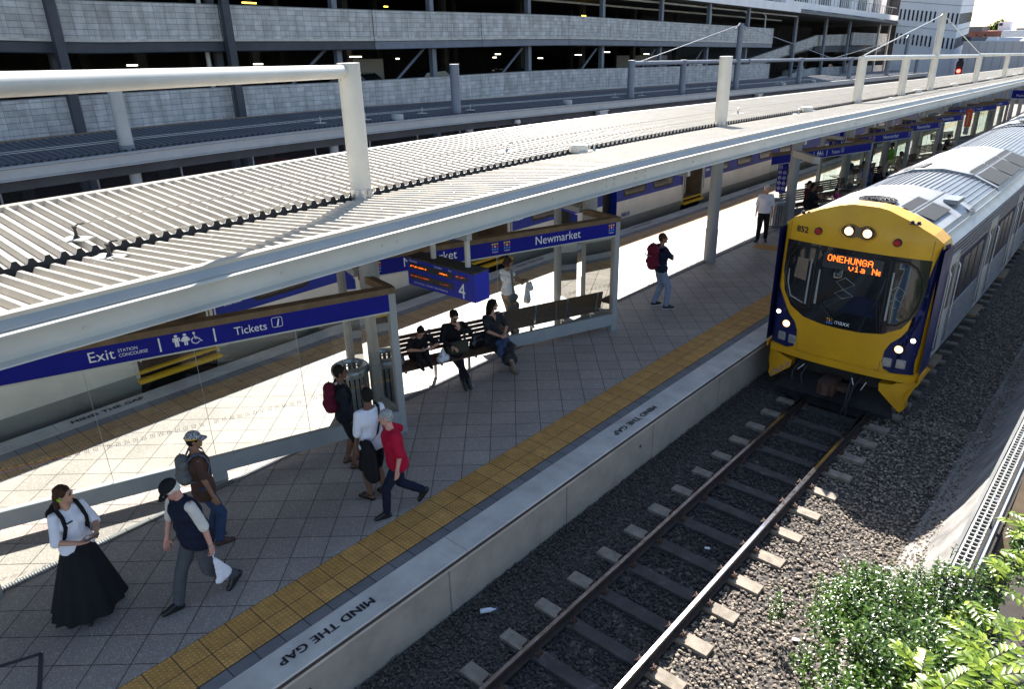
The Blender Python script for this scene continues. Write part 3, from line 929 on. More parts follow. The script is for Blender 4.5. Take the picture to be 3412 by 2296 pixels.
for m_, e1, e2 in ((42.7, 31.5, 60.), (82.5, 60.5, 100)):
    for a, b in (((m_ - .2, 6.9), (e1, 5.05)), ((m_ + .2, 6.9), (e2, 5.05))):
        cable(M(GU - .22, *a), M(GU - .22, *b), 0, .022, 'steel_blue', C2)
        q = MB(); sg = 1 if b[0] > m_ else -1
        q.tube([M(GU - .22, m_ + sg * .12, 6.98), M(GU - .22, m_ + sg * .7, 6.68)], [.06, .03], 8); wpart('cable_clamp', q, 'steel_blue', C2, 40)
for s, uu in ((17.6, -19.8), (19.7, -19.5), (30, -19.8), (32, -19.5), (40, -19.8), (50, -19.6), (60, -19.8), (13.4, -19.8), (14.9, -19.5)):
    p = M(uu, s, GH + .07); q = MB(); q.obox(p, (.15, .05, 0), (-.04, .1, 0), (0, 0, .006)); q.tube([p, p + Vector((0, 0, .2))], .012, 6)
    wpart('cable_anchor', q, 'steel_white', C2)
for uu in (-19.55, -19.9):
    q = MB(); q.tube([M(uu, s, GH + .20 + (-GU + uu + 19.15) * 0) for s in rng(-4, 80, 6.)], .007, 5); wpart('safety_cable', q, 'steel_white', C2)
for s in (16.0, 25.4, 50, 56): 
    q = MB(); q.lathe([(.2, 0), (.2, .15), (.17, .17), (.02, .17)], M(GU - .1, s, GH), 16); wpart('roof_vent', q, 'steel_grey', C2, 40)
b = MB(M); b.strip([(-22.6, -.05), (-18.5, -.05)], -6, 140, 3); struct('far_platform', b, 'pavers')
b = MB(M); b.strip([(-18.5, -.05), (-18.5, -1.2)], -6, 140, 3, uvmode='sh'); struct('far_platform_face', b, 'platform_wall')
# things hanging under the far canopy's edge
for i, (s, lab) in enumerate(((21.6, 'left of the two white dome cameras under the far canopy edge'),)):
    t = thing('security_camera', 'white dome security camera hanging under the far dark canopy edge', 'camera', M(GU + .3, s, 2.98))
    q = MB(); q.lathe([(.10, .16), (.12, .10), (.12, .04), (.05, .0)], M(GU + .3, s, 2.92), 16); wpart('housing', q, 'steel_white', t, 40)
    q = MB(); q.ell(M(GU + .3, s, 2.92), (.09, .09, .08)); wpart('dome', q, 'mask_black', t, 180)
for s, lab in ((27.4, 'boxy white monitor hung under the far dark canopy, left one'), (45., 'boxy white monitor hung under the far dark canopy, right one behind tall post')):
    t = thing('display_monitor', lab, 'monitor', M(GU + .35, s, 2.9), 0, 'monitors under the far canopy')
    q = MB(); p = M(GU + .35, s, 2.72); q.box(p + Vector((-.12, -.3, 0)), p + Vector((.1, .3, .36))); wpart('case', q, 'steel_grey', t)
    q = MB(); q.box(p + Vector((-.14, -.36, .36)), p + Vector((.14, .36, .385))); wpart('hood', q, 'steel_white', t)

# chain-link fence behind the far platform
FE = thing('chain_link_fence', 'tall dark chain-link fence with grey posts behind the far platform', 'fence', M(-22.9, 10, -.05))
for s in [-2 + 2.45 * i for i in range(30)]:
    q = MB(); q.tube([M(-22.9, s, -.1), M(-22.9, s, 2.5)], .032, 8); wpart('post', q, 'galv', FE, 40)
m, t_, b_ = nmat("chain_mesh")
u_ = coord(t_, "UV", (1, 1, 1), (0, 0, radians(45)))
s_ = N(t_, "SeparateXYZ"); t_.links.new(u_, s_.inputs[0])
def _w(o): return mth(t_, 'LESS_THAN', mth(t_, 'FRACT', mth(t_, 'MULTIPLY', o, 1 / .06)), .09)
al = mth(t_, 'MAXIMUM', _w(s_.outputs[0]), _w(s_.outputs[1]))
b_.inputs["Base Color"].default_value = (.12, .125, .14, 1)
t_.links.new(al, b_.inputs["Alpha"])
q = MB(M); q.strip([(-22.87, .0), (-22.87, 2.45)], -4, 68, 2, uvmode='sh'); wpart('mesh', q, 'chain_mesh', FE)
for hh in (.9, 1.7, 2.45):
    q = MB(M); q.strip([(-22.9, hh - .012), (-22.88, hh - .012), (-22.88, hh + .012), (-22.9, hh + .012)], -4, 68, 2, True, True); wpart('wire_rail', q, 'galv', FE)
t = thing('metal_gate', 'white metal bar gate at the near end of the far platform fence', 'gate', M(-22.8, 4.2, 0))
q = MB()
for i in range(7): q.tube([M(-22.7, 3.7 + i * .28, .1), M(-22.7, 3.7 + i * .28, 1.9)], .02, 6)
wpart('bars', q, 'steel_white', t)
q = MB()
for hh in (.4, 1.2, 1.9): q.tube([M(-22.7, 3.6, hh), M(-22.7, 5.5, hh)], .025, 6)
wpart('rails', q, 'steel_white', t)
# ---------------------------------------------------------------- the yellow-fronted train
TX = -3.82
def T(x, s, h): return M(TX + x, s, h + .04)
def fy(x, z):   # the nose surface
    return 13.20 + .16 * (abs(x) / 1.38) ** 2.4 + (.05 * max(0, z - 1.2)) + (.9 * max(0, z - 2.55) ** 1.5) + (.22 * max(0, (abs(x) - 1.25) / .13) ** 2)
def FR(x, z, off=0.): return Vector((TX + x, fy(x, z) - off, z))
def panel(out, off=0., th=0., sx=.1, sz=.14, fn=FR):
    bm = bmesh.new()
    vs = [bm.verts.new((x, 0, z)) for x, z in out]
    f = bm.faces.new(vs)
    bmesh.ops.triangulate(bm, faces=[f])
    xs, zs = [p[0] for p in out], [p[1] for p in out]
    for lo, hi, st, nrm in ((min(xs), max(xs), sx, (1, 0, 0)), (min(zs), max(zs), sz, (0, 0, 1))):
        v = lo + st
        while v < hi - .001:
            bmesh.ops.bisect_plane(bm, geom=bm.verts[:] + bm.edges[:] + bm.faces[:], plane_co=(v * nrm[0], 0, v * nrm[2]), plane_no=nrm)
            v += st
    q = MB()
    bm.verts.index_update()
    for v in bm.verts: q.P(fn(v.co.x, v.co.z, off))
    for f in bm.faces: q.face([v.index for v in f.verts])
    if th:
        m = len(out); a = [q.P(fn(x, z, off)) for x, z in out]; b = [q.P(fn(x, z, off - th)) for x, z in out]
        for i in range(m): q.face((a[i], a[(i + 1) % m], b[(i + 1) % m], b[i]))
    bm.free()
    return q
def mir(p): return [(-x, z) for x, z in p][::-1]
def circ(x, z, r, n=20, rz=None): return [(x + r * cos(2 * pi * k / n), z + (rz or r) * sin(2 * pi * k / n)) for k in range(n)]
def rrect(x0, z0, x1, z1, r, n=5):
    o = []
    for cx, cz, a in ((x1 - r, z1 - r, 0), (x0 + r, z1 - r, 90), (x0 + r, z0 + r, 180), (x1 - r, z0 + r, 270)):
        for k in range(n + 1): o.append((cx + r * cos(radians(a + 90 * k / n)), cz + r * sin(radians(a + 90 * k / n))))
    return o
TR = thing('passenger_train', 'yellow-fronted stainless steel commuter train arriving on the near track, number 852', 'train', (TX, 13.3, -.75))
roofo = [(1.38, 2.2), (1.37, 2.38), (1.31, 2.52), (1.16, 2.64), (.75, 2.82), (.38, 2.94), (.2, 2.965)]
outl = [(-1.38, -.02), (1.38, -.02)] + roofo + mir(roofo)
wpart('front', panel(outl, 0, 0), 'train_yellow', TR, 180)
# top cap of the nose back to the roof
q = MB()
a = [FR(x, z) for x, z in [(1.38, -.02)] + roofo + mir(roofo) + [(-1.38, -.02)]]
for k in range(len(a) - 1):
    p0, p1 = a[k], a[k + 1]
    q.quad(p0, p1, (p1.x, 13.95, p1.z), (p0.x, 13.95, p0.z))
wpart('front_shell', q, 'train_yellow', TR, 60)
nav = [(-1.385, 2.50), (-1.31, 2.47), (-1.29, 2.2), (-1.30, 1.65), (-1.265, 1.30), (-1.15, 1.0), (-1.0, .82), (-.86, .68), (-.79, .52), (-.775, .30), (-.82, .175), (-.95, .12), (-1.385, .15)]
for s_ in (0, 1):
    wpart('side_panel', panel(nav if not s_ else mir(nav), .006), 'train_navy', TR, 180)
    q = MB(); x = TX + (1.386 if s_ else -1.386)
    q.quad((x, 13.3, .15), (x, 13.95, .15), (x, 13.95, 2.42), (x, 13.3, 2.42))
    wpart('corner_panel', q, 'train_navy', TR)
mk = [(0, .755), (.35, .765), (.70, .82), (.98, .98), (1.15, 1.25), (1.225, 1.62), (1.225, 2.225), (0, 2.225)]
mask = mk + mir(mk[1:-1])
wpart('windscreen_surround', panel(mask, .008), 'mask_black', TR, 180)
gl = [(-.60, 1.08), (.60, 1.08), (.60, 2.13), (-.60, 2.13)]
wl = [(.66, 1.03), (.86, 1.06), (1.02, 1.20), (1.11, 1.42), (1.135, 1.65), (1.10, 1.88), (1.0, 2.04), (.86, 2.12), (.66, 2.13)]
WS = []
for o_ in (gl, wl, mir(wl)): WS.append(wpart('windscreen', panel(o_, .014), 'window_dark', TR, 180))
ring = [(x * 1.04 + (.0), z + (.03 if z > 1.6 else -.04)) for x, z in (wl + mir(wl))]
for sg in (-1, 1):
    q = MB(); pts = [FR(sg * x, z, .016) for x, z in [(.62, 1.0), (.88, 1.02), (1.06, 1.17), (1.15, 1.42), (1.175, 1.66), (1.135, 1.9), (1.03, 2.07), (.88, 2.16), (.62, 2.17)]]
    q.tube(pts, .014, 6); wpart('window_seal', q, 'rubber', TR, 60)
    q = MB(); q.tube([FR(sg * .63, 1.03, .02), FR(sg * .63, 2.16, .02)], .016, 6); wpart('pillar', q, 'rubber', TR, 60)
    # light inner reveals seen through the glass
    q = panel([(sg * .69, 1.08), (sg * .725, 1.08), (sg * .715, 1.95), (sg * .69, 1.95)][::sg], .0165); wpart('reveal', q, 'train_grey', TR)
q = panel([(-.55, 1.13), (-.505, 1.13), (-.515, 1.78), (-.54, 1.78)], .0165); wpart('reveal', q, 'train_grey', TR)
q = panel([(-1.0, 1.55), (-.76, 1.52), (-.76, 1.93), (-.97, 1.93)], .0165); wpart('sun_blind', q, 'interior_tan', TR)
q = panel([(-1.02, 1.16), (-.75, 1.08), (-.75, 1.10), (-1.0, 1.185), (-1.085, 1.42), (-1.10, 1.68), (-1.12, 1.68), (-1.11, 1.42)], .0165); wpart('reveal', q, 'train_grey', TR)
q = panel([(-.1, 1.08), (.56, 1.08), (.56, 1.42), (.3, 1.45), (.12, 1.40), (.0, 1.2)], .0165); wpart('driver_shirt', q, 'cloth_navy', TR)
# zig-zag strip seen in the screen
for dx in (0, .86):
    q = MB(); k_ = .8 if dx else 1
    for zz_ in ((1.72, 1.62, 1.50), (1.50, 1.41, 1.33)):
        pts = [FR(-.06 + dx, zz_[0], .019), FR(-.20 * k_ + dx, zz_[1], .019), FR(-.06 + dx, zz_[2], .019), FR(.12 * k_ + dx, zz_[1], .019), FR(-.06 + dx, zz_[0], .019)]
        q.tube(pts, .006, 5)
    wpart('light_strip', q, 'train_grey', TR)
# dot-matrix destination
FONT = {'O': "01110 10001 10001 10001 10001 10001 01110", 'N': "10001 11001 10101 10101 10011 10001 10001", 'E': "11111 10000 10000 11110 10000 10000 11111", 'H': "10001 10001 10001 11111 10001 10001 10001",
        'U': "10001 10001 10001 10001 10001 10001 01110", 'G': "01110 10001 10000 10111 10001 10001 01110", 'A': "01110 10001 10001 11111 10001 10001 10001", 'v': "00000 00000 10001 10001 10001 01010 00100",
        'i': "00100 00000 01100 00100 00100 00100 01110", 'a': "00000 00000 01110 00001 01111 10001 01111", 'e': "00000 00000 01110 10001 11111 10000 01110", ' ': "00000 " * 7}
def dots(txt, x0, z0, px, pz, q, fn, r=None):
    for ch in txt:
        for j, row in enumerate(FONT[ch].split()):
            for i, c in enumerate(row):
                if c == '1':
                    x, z = x0 + i * px, z0 - j * pz
                    w, h = px * .43, pz * .43
                    q.quad(fn(x - w, z - h), fn(x + w, z - h), fn(x + w, z + h), fn(x - w, z + h))
        x0 += px * 6
wpart('destination_display', panel([(-.50, 1.85), (.52, 1.85), (.52, 2.12), (-.50, 2.12)], .0165), 'display_dark', TR)
q = MB(); dots("ONEHUNGA", -.415, 2.085, .0165, .0165, q, lambda x, z: FR(x, z, .020)); dots("via N", -.03, 1.955, .0165, .0155, q, lambda x, z: FR(x, z, .020))
for j, row in enumerate("000 000 011 100 111 100 011".split()):
    for i, c in enumerate(row):
        if c == '1': x, z = .455 + i * .0165, 1.955 - j * .0155; q.quad(FR(x - .007, z - .007, .02), FR(x + .007, z - .007, .02), FR(x + .007, z + .007, .02), FR(x - .007, z + .007, .02))
wpart('led_lettering', q, 'led', TR)
# logo dots and wordmark on the mask
def logo(cx, cz, st, fn, root, par=None, r=None):
    r = r or st * .42
    for zi, mt in ((1, 'logo_yellow'), (0, 'logo_red'), (-1, 'logo_blue')):
        q = MB()
        for xi in (-1, 0, 1):
            if zi == 0 and xi == 0: continue
            x, z = cx + xi * st, cz + zi * st
            q.quad(fn(x, z - r * 1.15), fn(x + r * 1.15, z), fn(x, z + r * 1.15), fn(x - r * 1.15, z))
        wpart('emblem', q, mt, root, parent=par)
    q = MB(); q.quad(fn(cx, cz - r * .9), fn(cx + r * .9, cz), fn(cx, cz + r * .9), fn(cx - r * .9, cz)); wpart('emblem', q, 'white_paint', root, parent=par)
def word(s, size, mat, cx, cz, fn, root, par=None, sx=1., name='lettering', bold=.0, align='CENTER'):
    me = text_mesh(s, size, 0., sx, bold, align).copy()
    L = root.location
    for v in me.vertices:
        p = fn(cx + v.co.x, cz + v.co.y); v.co = (p[0] - L.x, p[1] - L.y, p[2] - L.z)
    return ob(name, me, mat, par or root)
logo(-.21, .865, .042, lambda x, z: FR(x, z, .013), TR)
word("maxx", .13, 'white_paint', .01, .83, lambda x, z: FR(x, z, .013), TR, sx=.95)
word("852", .155, 'black_paint', -.97, 2.395, lambda x, z: FR(x, z, .012), TR, bold=.004, name='number')
# panel seams and grime on the nose
for pts in (((-1.20, 2.23), (-1.20, 2.55)), ((1.20, 2.23), (1.20, 2.55)), ((-.75, .10), (-.75, .30)), ((.75, .10), (.75, .30)), ((-.74, .125), (0, .125), (.74, .125))):
    q = MB(); q.tube([FR(x, z, .002) for x, z in pts], .0035, 4); wpart('panel_seam', q, 'rust_brown', TR)
# lamps
def disc(fn, x, z, r, off, mat, nm, par=None, rz=None): return wpart(nm, panel(circ(x, z, r, 20, rz), off, 0, .2, .2, fn), mat, TR, 180, par)
q = MB(); pts = []
for k in range(41):
    a_ = 2 * pi * k / 40; xx = .31 * cos(a_); zz2 = .155 * sin(a_) * (1 - .38 * math.exp(-(xx / .09) ** 2)); pts.append(FR(xx + .015, 2.55 + zz2, .012))
q.tube(pts, .014, 8); wpart('lamp_surround', q, 'train_yellow', TR, 60)
pit = [(.015 + .29 * cos(2 * pi * k / 30), 2.55 + .135 * sin(2 * pi * k / 30) * (1 - .38 * math.exp(-(.29 * cos(2 * pi * k / 30) / .09) ** 2))) for k in range(30)]
wpart('lamp_recess', panel(pit, .009), 'rust_brown', TR)
def lamp(x, z, r, mat, nm='headlight', rim='rubber'):
    p = FR(x, z, .0)
    q = MB(); q.tube([p + Vector((0, .02, 0)), p + Vector((0, -.035, 0))], [r * 1.28, r * 1.22], 20)
    h = wpart(nm, q, rim, TR, 40)
    q = MB(); q.tube([p + Vector((0, -.03, 0)), p + Vector((0, -.043, 0))], [r, r * .9], 20); wpart('lens', q, mat, TR, 40, h)
    q = MB(); q.tube([p + Vector((r * .2, -.043, -r * .1)), p + Vector((r * .2, -.046, -r * .1))], r * .42, 12); wpart('bulb', q, 'lamp_white', TR, 40, h) if mat == 'lamp_warm' else None
for x in (-.14, .17): lamp(x, 2.555, .078, 'lamp_warm')
for x in (-.67, .66): lamp(x, 2.465, .055, 'light_red', 'tail_light')
for sg in (-1, 1):
    lamp(sg * 1.01, .60, .072, 'lamp_warm'); lamp(sg * 1.20, .80, .042, 'lamp_white', 'marker_light')
    for x, z in ((.86, .31), (1.08, .32)):
        q = panel(rrect(sg * x - .075, z - .085, sg * x + .075, z + .085, .02), .010, .02); a_ = wpart('jumper_socket', q, 'train_grey', TR)
        q = panel(circ(sg * x, z - .005, .06), .022, .02); wpart('cover', q, 'galv', TR, 40, a_)
# lower lip, deflectors, coupler, plough
q = MB(); pts = [(-1.39, -.02), (1.39, -.02), (1.39, .12), (-1.39, .12)]
q = panel(pts, .028, .03); wpart('bumper', q, 'train_yellow', TR, 40)
q = MB(); 
for sg in (-1, 1): q.box((TX + sg * 1.39 - .01, 13.4, -.02), (TX + sg * 1.39 + .01, 14.2, .10))
wpart('sill', q, 'train_yellow', TR)
dfl = [(-1.37, -.05), (-1.07, -.05), (-1.07, -.10), (-.80, -.12), (-.82, -.26), (-1.20, -.62), (-1.27, -.54), (-1.24, -.25), (-1.37, -.12)]
for k, o_ in enumerate((dfl, mir(dfl))):
    q = panel(o_, .02, .22, .3, .3)
    d = wpart('deflector', q, 'train_yellow', TR, 30)
    if k == 0:
        q = MB(); random.seed(5)
        for i in range(16):
            x = -1.20 + random.uniform(0, .34); z = -.55 + (x + 1.2) * 1.0 + random.uniform(-.05, .05)
            q2 = panel(circ(x, min(z, -.16), random.uniform(.02, .045), 7), .0235, 0, .3, .3); n0 = len(q.v); q.v += q2.v
            for f in q2.fc: q.face([i_ + n0 for i_ in f])
        wpart('worn_paint', q, 'skin', TR, parent=d)
q = MB(); q.quad((TX - 1.15, 13.35, -.80), (TX + 1.12, 13.35, -.80), (TX + .85, 13.75, -.42), (TX - .85, 13.75, -.42))
q.quad((TX - 1.15, 13.35, -.80), (TX - .6, 13.12, -.86), (TX + .6, 13.12, -.86), (TX + 1.12, 13.35, -.80))
wpart('plough', q, 'dark_steel', TR)
q = MB(); q.box((TX - 1.1, 13.5, -.35), (TX + 1.1, 13.7, -.05)); wpart('headstock', q, 'dark_steel', TR)
q = MB(); q.box((TX - .20, 13.05, -.56), (TX + .10, 13.5, -.30)); q.tube([(TX - .05, 13.02, -.30), (TX - .05, 13.0, -.52)], .09, 12); q.box((TX + .10, 13.2, -.48), (TX + .36, 13.4, -.38)); wpart('coupler', q, 'rust', TR, 40)
for pts in (((.35, 13.3, -.12), (.34, 13.1, -.3), (.36, 12.98, -.6), (.30, 12.96, -.86)), ((.50, 13.3, -.10), (.42, 13.12, -.28), (.38, 13.0, -.62), (.40, 12.98, -.84)),
            ((-.66, 13.3, -.12), (-.72, 13.1, -.28), (-.70, 13.08, -.45)), ((-.5, 13.3, -.12), (-.55, 13.1, -.3), (-.50, 13.08, -.48))):
    q = MB(); q.tube([(TX + x, y, z) for x, y, z in pts], .022, 8); wpart('hose', q, 'rubber', TR, 60)
for pts in (((.36, -.10), (.42, -.22)), ((.62, -.12), (.56, -.28)), ((-.52, -.08), (-.62, -.20))):
    q = MB(); q.tube([(TX + pts[0][0], 13.12, pts[0][1]), (TX + pts[1][0], 13.08, pts[1][1])], .010, 6); wpart('handle', q, 'steel_white', TR)
for x0, z0, x1, z1 in ((-.12, .84, -.42, 1.18), (.62, .86, .52, 1.42)):
    q = MB(); q.tube([FR(x0, z0, .03), FR((x0 + x1) / 2, (z0 + z1) / 2, .045), FR(x1, z1, .03)], .008, 6); q.tube([FR(x0 + .04, z0, .03), FR(x1 + .05, z1 - .04, .035)], .006, 6)
    q.tube([FR(x1 - .08, z1 - .2, .03), FR(x1 + .06, z1 + .14, .03)], .012, 6); wpart('wiper', q, 'rubber', TR)
for x in (-1.0, .84):
    q = MB(); p = FR(x, 2.72, .0) + Vector((0, .05, -.02 if x < 0 else .06)); q.box(p + Vector((-.09, -.04, 0)), p + Vector((.09, .04, .015)))
    for dx in (-.05, .05): q.lathe([(.03, .015), (.032, .04), (.02, .055)], p + Vector((dx, 0, 0)), 10)
    wpart('roof_bracket', q, 'dark_steel', TR, 40)

# car bodies
def side_prof(sg):
    p = []
    h = .27
    while h < 1.0: p += [(1.385, h), (1.385, h + .035), (1.335, h + .045), (1.335, h + .068)]; h += .080
    p += [(1.37, 1.02), (1.37, 2.03)]
    h = 2.05
    while h < 2.40: p += [(1.38, h), (1.38, h + .035), (1.335, h + .042), (1.335, h + .062)]; h += .072
    return [(sg * a, b) for a, b in p]
def roofz(x):
    x = abs(x)
    pts = [(0, 2.86), (.35, 2.84), (.75, 2.75), (1.1, 2.60), (1.30, 2.46), (1.37, 2.40)]
    for (a, b), (c, d) in zip(pts, pts[1:]):
        if x <= c: return b + (d - b) * (x - a) / (c - a)
    return 2.4
def roof_prof():
    p = []; x = -1.32
    while x < 1.30:
        p += [(x, roofz(x) + .0), (x + .006, roofz(x) + .022), (x + .022, roofz(x) + .022), (x + .028, roofz(x)), (x + .09, roofz(x + .09))]
        x += .105
    return [(-1.37, 2.40)] + p + [(1.37, 2.40)]
def grille(s0, s1, x0, x1, z_, n, par):
    q = MB(T); q.quad((x0, s0, z_(x0)), (x1, s0, z_(x1)), (x1, s1, z_(x1)), (x0, s1, z_(x0))); g_ = wpart('grille', q, 'gutter_black', TR, parent=par)
    q = MB(T)
    for i in range(n + 1):
        s = s0 + (s1 - s0) * i / n; q.quad((x0, s, z_(x0) + .012), (x1, s, z_(x1) + .012), (x1, s + .016, z_(x1) + .012), (x0, s + .016, z_(x0) + .012))
    wpart('slats', q, 'steel_dark', TR, parent=g_)
def carbody(s0, s1, nose):
    dd = 1.
    q = MB(T); q.strip(side_prof(1), s0, s1, dd); wpart('side', q, 'stainless', TR, 30)
    q = MB(T); q.strip(side_prof(-1), s0, s1, dd); wpart('side', q, 'stainless', TR, 30)
    q = MB(T); q.strip(roof_prof(), s0, s1, dd); rf = wpart('roof', q, 'train_roof', TR, 30)
    q = MB(T); x = -1.22
    while x < 1.2:
        q.strip([(x + .030, roofz(x + .03) + .004), (x + .040, roofz(x + .04) + .004)], s0, s1, dd); x += .105
    tag(wpart('roof_grooves', q, 'dark_steel', TR, parent=rf), kind='stuff')
    for e in (s0, s1):
        q = MB(T); v = [(x, h) for x, h in [(-1.37, .1), (1.37, .1), (1.37, 2.4), (.75, 2.75), (0, 2.86), (-.75, 2.75), (-1.37, 2.4)]]
        q.face([q.P((x, e, h)) for x, h in v]); wpart('end_wall', q, 'train_navy', TR)
    q = MB(T); q.strip([(-1.34, .27), (-1.3, .05), (1.3, .05), (1.34, .27)], s0, s1, 2.); q.strip([(-1.1, .05), (-1.1, -.5), (1.1, -.5), (1.1, .05)], s0 + .4, s1, 2.)
    wpart('underframe', q, 'dark_steel', TR)
    if not nose:
        q = MB(T)
        for sg in (-1, 1): q.strip([(sg * 1.388, .27), (sg * 1.388, 2.42), (sg * 1.28, 2.52)], s0, s0 + .5, .5)
        wpart('end_band', q, 'train_navy', TR)
    L = s1 - s0
    for sg in (-1, 1):
        def door(a, b):
            q = MB(T); q.box((sg * 1.33, a, .30), (sg * 1.392, b, 2.20)); d = wpart('door', q, 'train_grey', TR)
            q = MB(T); q.quad((sg * 1.395, a + .14, 1.15), (sg * 1.395, b - .14, 1.15), (sg * 1.395, b - .14, 2.0), (sg * 1.395, a + .14, 2.0)); wpart('pane', q, 'window_tint', TR, parent=d)
            for s in (a - .03, b + .03):
                q = MB(T); q.tube([(sg * 1.40, s, .45), (sg * 1.43, s, .5), (sg * 1.43, s, 1.9), (sg * 1.40, s, 1.95)], .016, 6); wpart('handrail', q, 'galv', TR, 60, d)
            q = MB(T); q.box((sg * 1.30, a, .10), (sg * 1.48, b, .16)); wpart('step', q, 'rust_brown', TR, parent=d)
        ds = [s0 + (.55 if nose else .5)]
        if nose: door(13.98, 14.62)
        q0 = 14.9 if nose else s0 + .7
        segs = []
        a = q0
        while a < s1 - 2:
            b = min(a + 2.4, s1 - .5); segs.append((a, b)); 
            if b + 1.0 < s1 - 1: door(b + .15, b + 1.05)
            a = b + 1.25
        for a, b in segs:
            q = MB(T); q.quad((sg * 1.377, a, 1.05), (sg * 1.377, b, 1.05), (sg * 1.377, b, 2.0), (sg * 1.377, a, 2.0)); wpart('blue_panel', q, 'side_navy', TR)
            k = 3; w = (b - a - .5) / k
            for i in range(k):
                x0 = a + .32 + i * w; q = MB(T)
                q.f = None
                q = panel(rrect(x0, 1.12, x0 + w - .1, 1.92, .06), 0, 0, 9, 9, lambda x, z, o: T(sg * 1.382, x, z)); wpart('window', q, 'side_window', TR)
    # roof equipment
    def zt(dz): return lambda x: roofz(x) + dz
    if nose:
        us_ = [(13.95, 16.45, .07)]
    else: us_ = [(s0 + .6, s0 + 2.6, .07)]
    us_.append((s0 + 5.2, s0 + 10.8, .08))
    for ui, (a, b, dz) in enumerate(us_):
        w = 1.18
        q = MB(T)
        pr = [(-w, roofz(w) - .01), (-w + .04, roofz(w) + dz + .01), (-.62, roofz(.62) + dz), (0, roofz(0) + dz), (.62, roofz(.62) + dz), (w - .04, roofz(w) + dz + .01), (w, roofz(w) - .01)]
        q.strip(pr, a, b, .8, False, True); un = wpart('roof_unit', q, 'train_unit', TR, 30)
        q = MB(T)
        for x in (-.62, .62): q.strip([(x - .012, roofz(x) + dz + .006), (x + .012, roofz(x) + dz + .006)], a, b, 1.)
        for s in (a + .02, (a + b) / 2, b - .04): q.strip([(-1.1, roofz(1.1) + dz + .008), (-.62, roofz(.62) + dz + .008), (0, roofz(0) + dz + .008), (.62, roofz(.62) + dz + .008), (1.1, roofz(1.1) + dz + .008)], s, s + .016, 1)
        wpart('panel_joint', q, 'dark_steel', TR, parent=un)
        if ui == 0:
            fx, fs = (-.05, a + .42)
            q = MB(); c = T(fx, fs, roofz(0) + dz + .012)
            for rr_ in (.33, .26, .19, .12, .05):
                q.tube([c + Vector((rr_ * cos(2 * pi * k / 28), rr_ * sin(2 * pi * k / 28), 0)) for k in range(29)], .008, 5)
            for k in range(16): a_ = 2 * pi * k / 16; q.tube([c, c + Vector((.33 * cos(a_), .33 * sin(a_), 0))], .006, 4)
            fn_ = wpart('fan_guard', q, 'dark_steel', TR, parent=un)
            q = MB(); q.lathe([(.32, 0), (.32, .004)], c - Vector((0, 0, .008)), 28); wpart('fan_opening', q, 'display_dark', TR, parent=un)
            grille(a + .2, a + 1.35, .40, .98, zt(dz + .012), 11, un)
            q = MB(T); q.box((.75, a + 1.75, roofz(.9) + dz), (1.0, a + 2.3, roofz(.75) + dz + .02)); wpart('hatch', q, 'train_roof', TR, parent=un)
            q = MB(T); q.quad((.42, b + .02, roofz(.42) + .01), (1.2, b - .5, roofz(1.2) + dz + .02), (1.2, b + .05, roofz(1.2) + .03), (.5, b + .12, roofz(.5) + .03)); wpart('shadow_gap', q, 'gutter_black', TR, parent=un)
        else:
            for j in range(3): grille(a + .20 + j * 1.8, a + 1.88 + j * 1.8, .50, 1.14, zt(dz + .014), 7, un)
            grille(a + .3, a + 1.3, -1.0, -.45, zt(dz + .014), 12, un)
carbody(13.9, 33.1, True)
carbody(33.9, 53.1, False)
carbody(53.9, 73, False)
q = MB(T); q.strip([(-1.0, .3), (-1.0, 2.3), (1.0, 2.3), (1.0, .3)], 33.1, 33.9, .4); q.strip([(-1.0, .3), (-1.0, 2.3), (1.0, 2.3), (1.0, .3)], 53.1, 53.9, .4); wpart('gangway', q, 'rubber', TR)
for s in (16.3, 30.5, 36.5, 50.5):
    for ds in (-.95, .95):
        for sg in (-1, 1):
            q = MB(); p = T(sg * .57, s + ds, -.40); q.tube([p - Vector((.06, 0, 0)), p + Vector((.06, 0, 0))], .39, 24); wpart('wheel', q, 'dark_steel', TR, 40)
    q = MB(T)
    for sg in (-1, 1): q.box((sg * .8 - .07, s - 1.2, -.45), (sg * .8 + .07, s + 1.2, -.2))
    wpart('bogie_frame', q, 'dark_steel', TR)

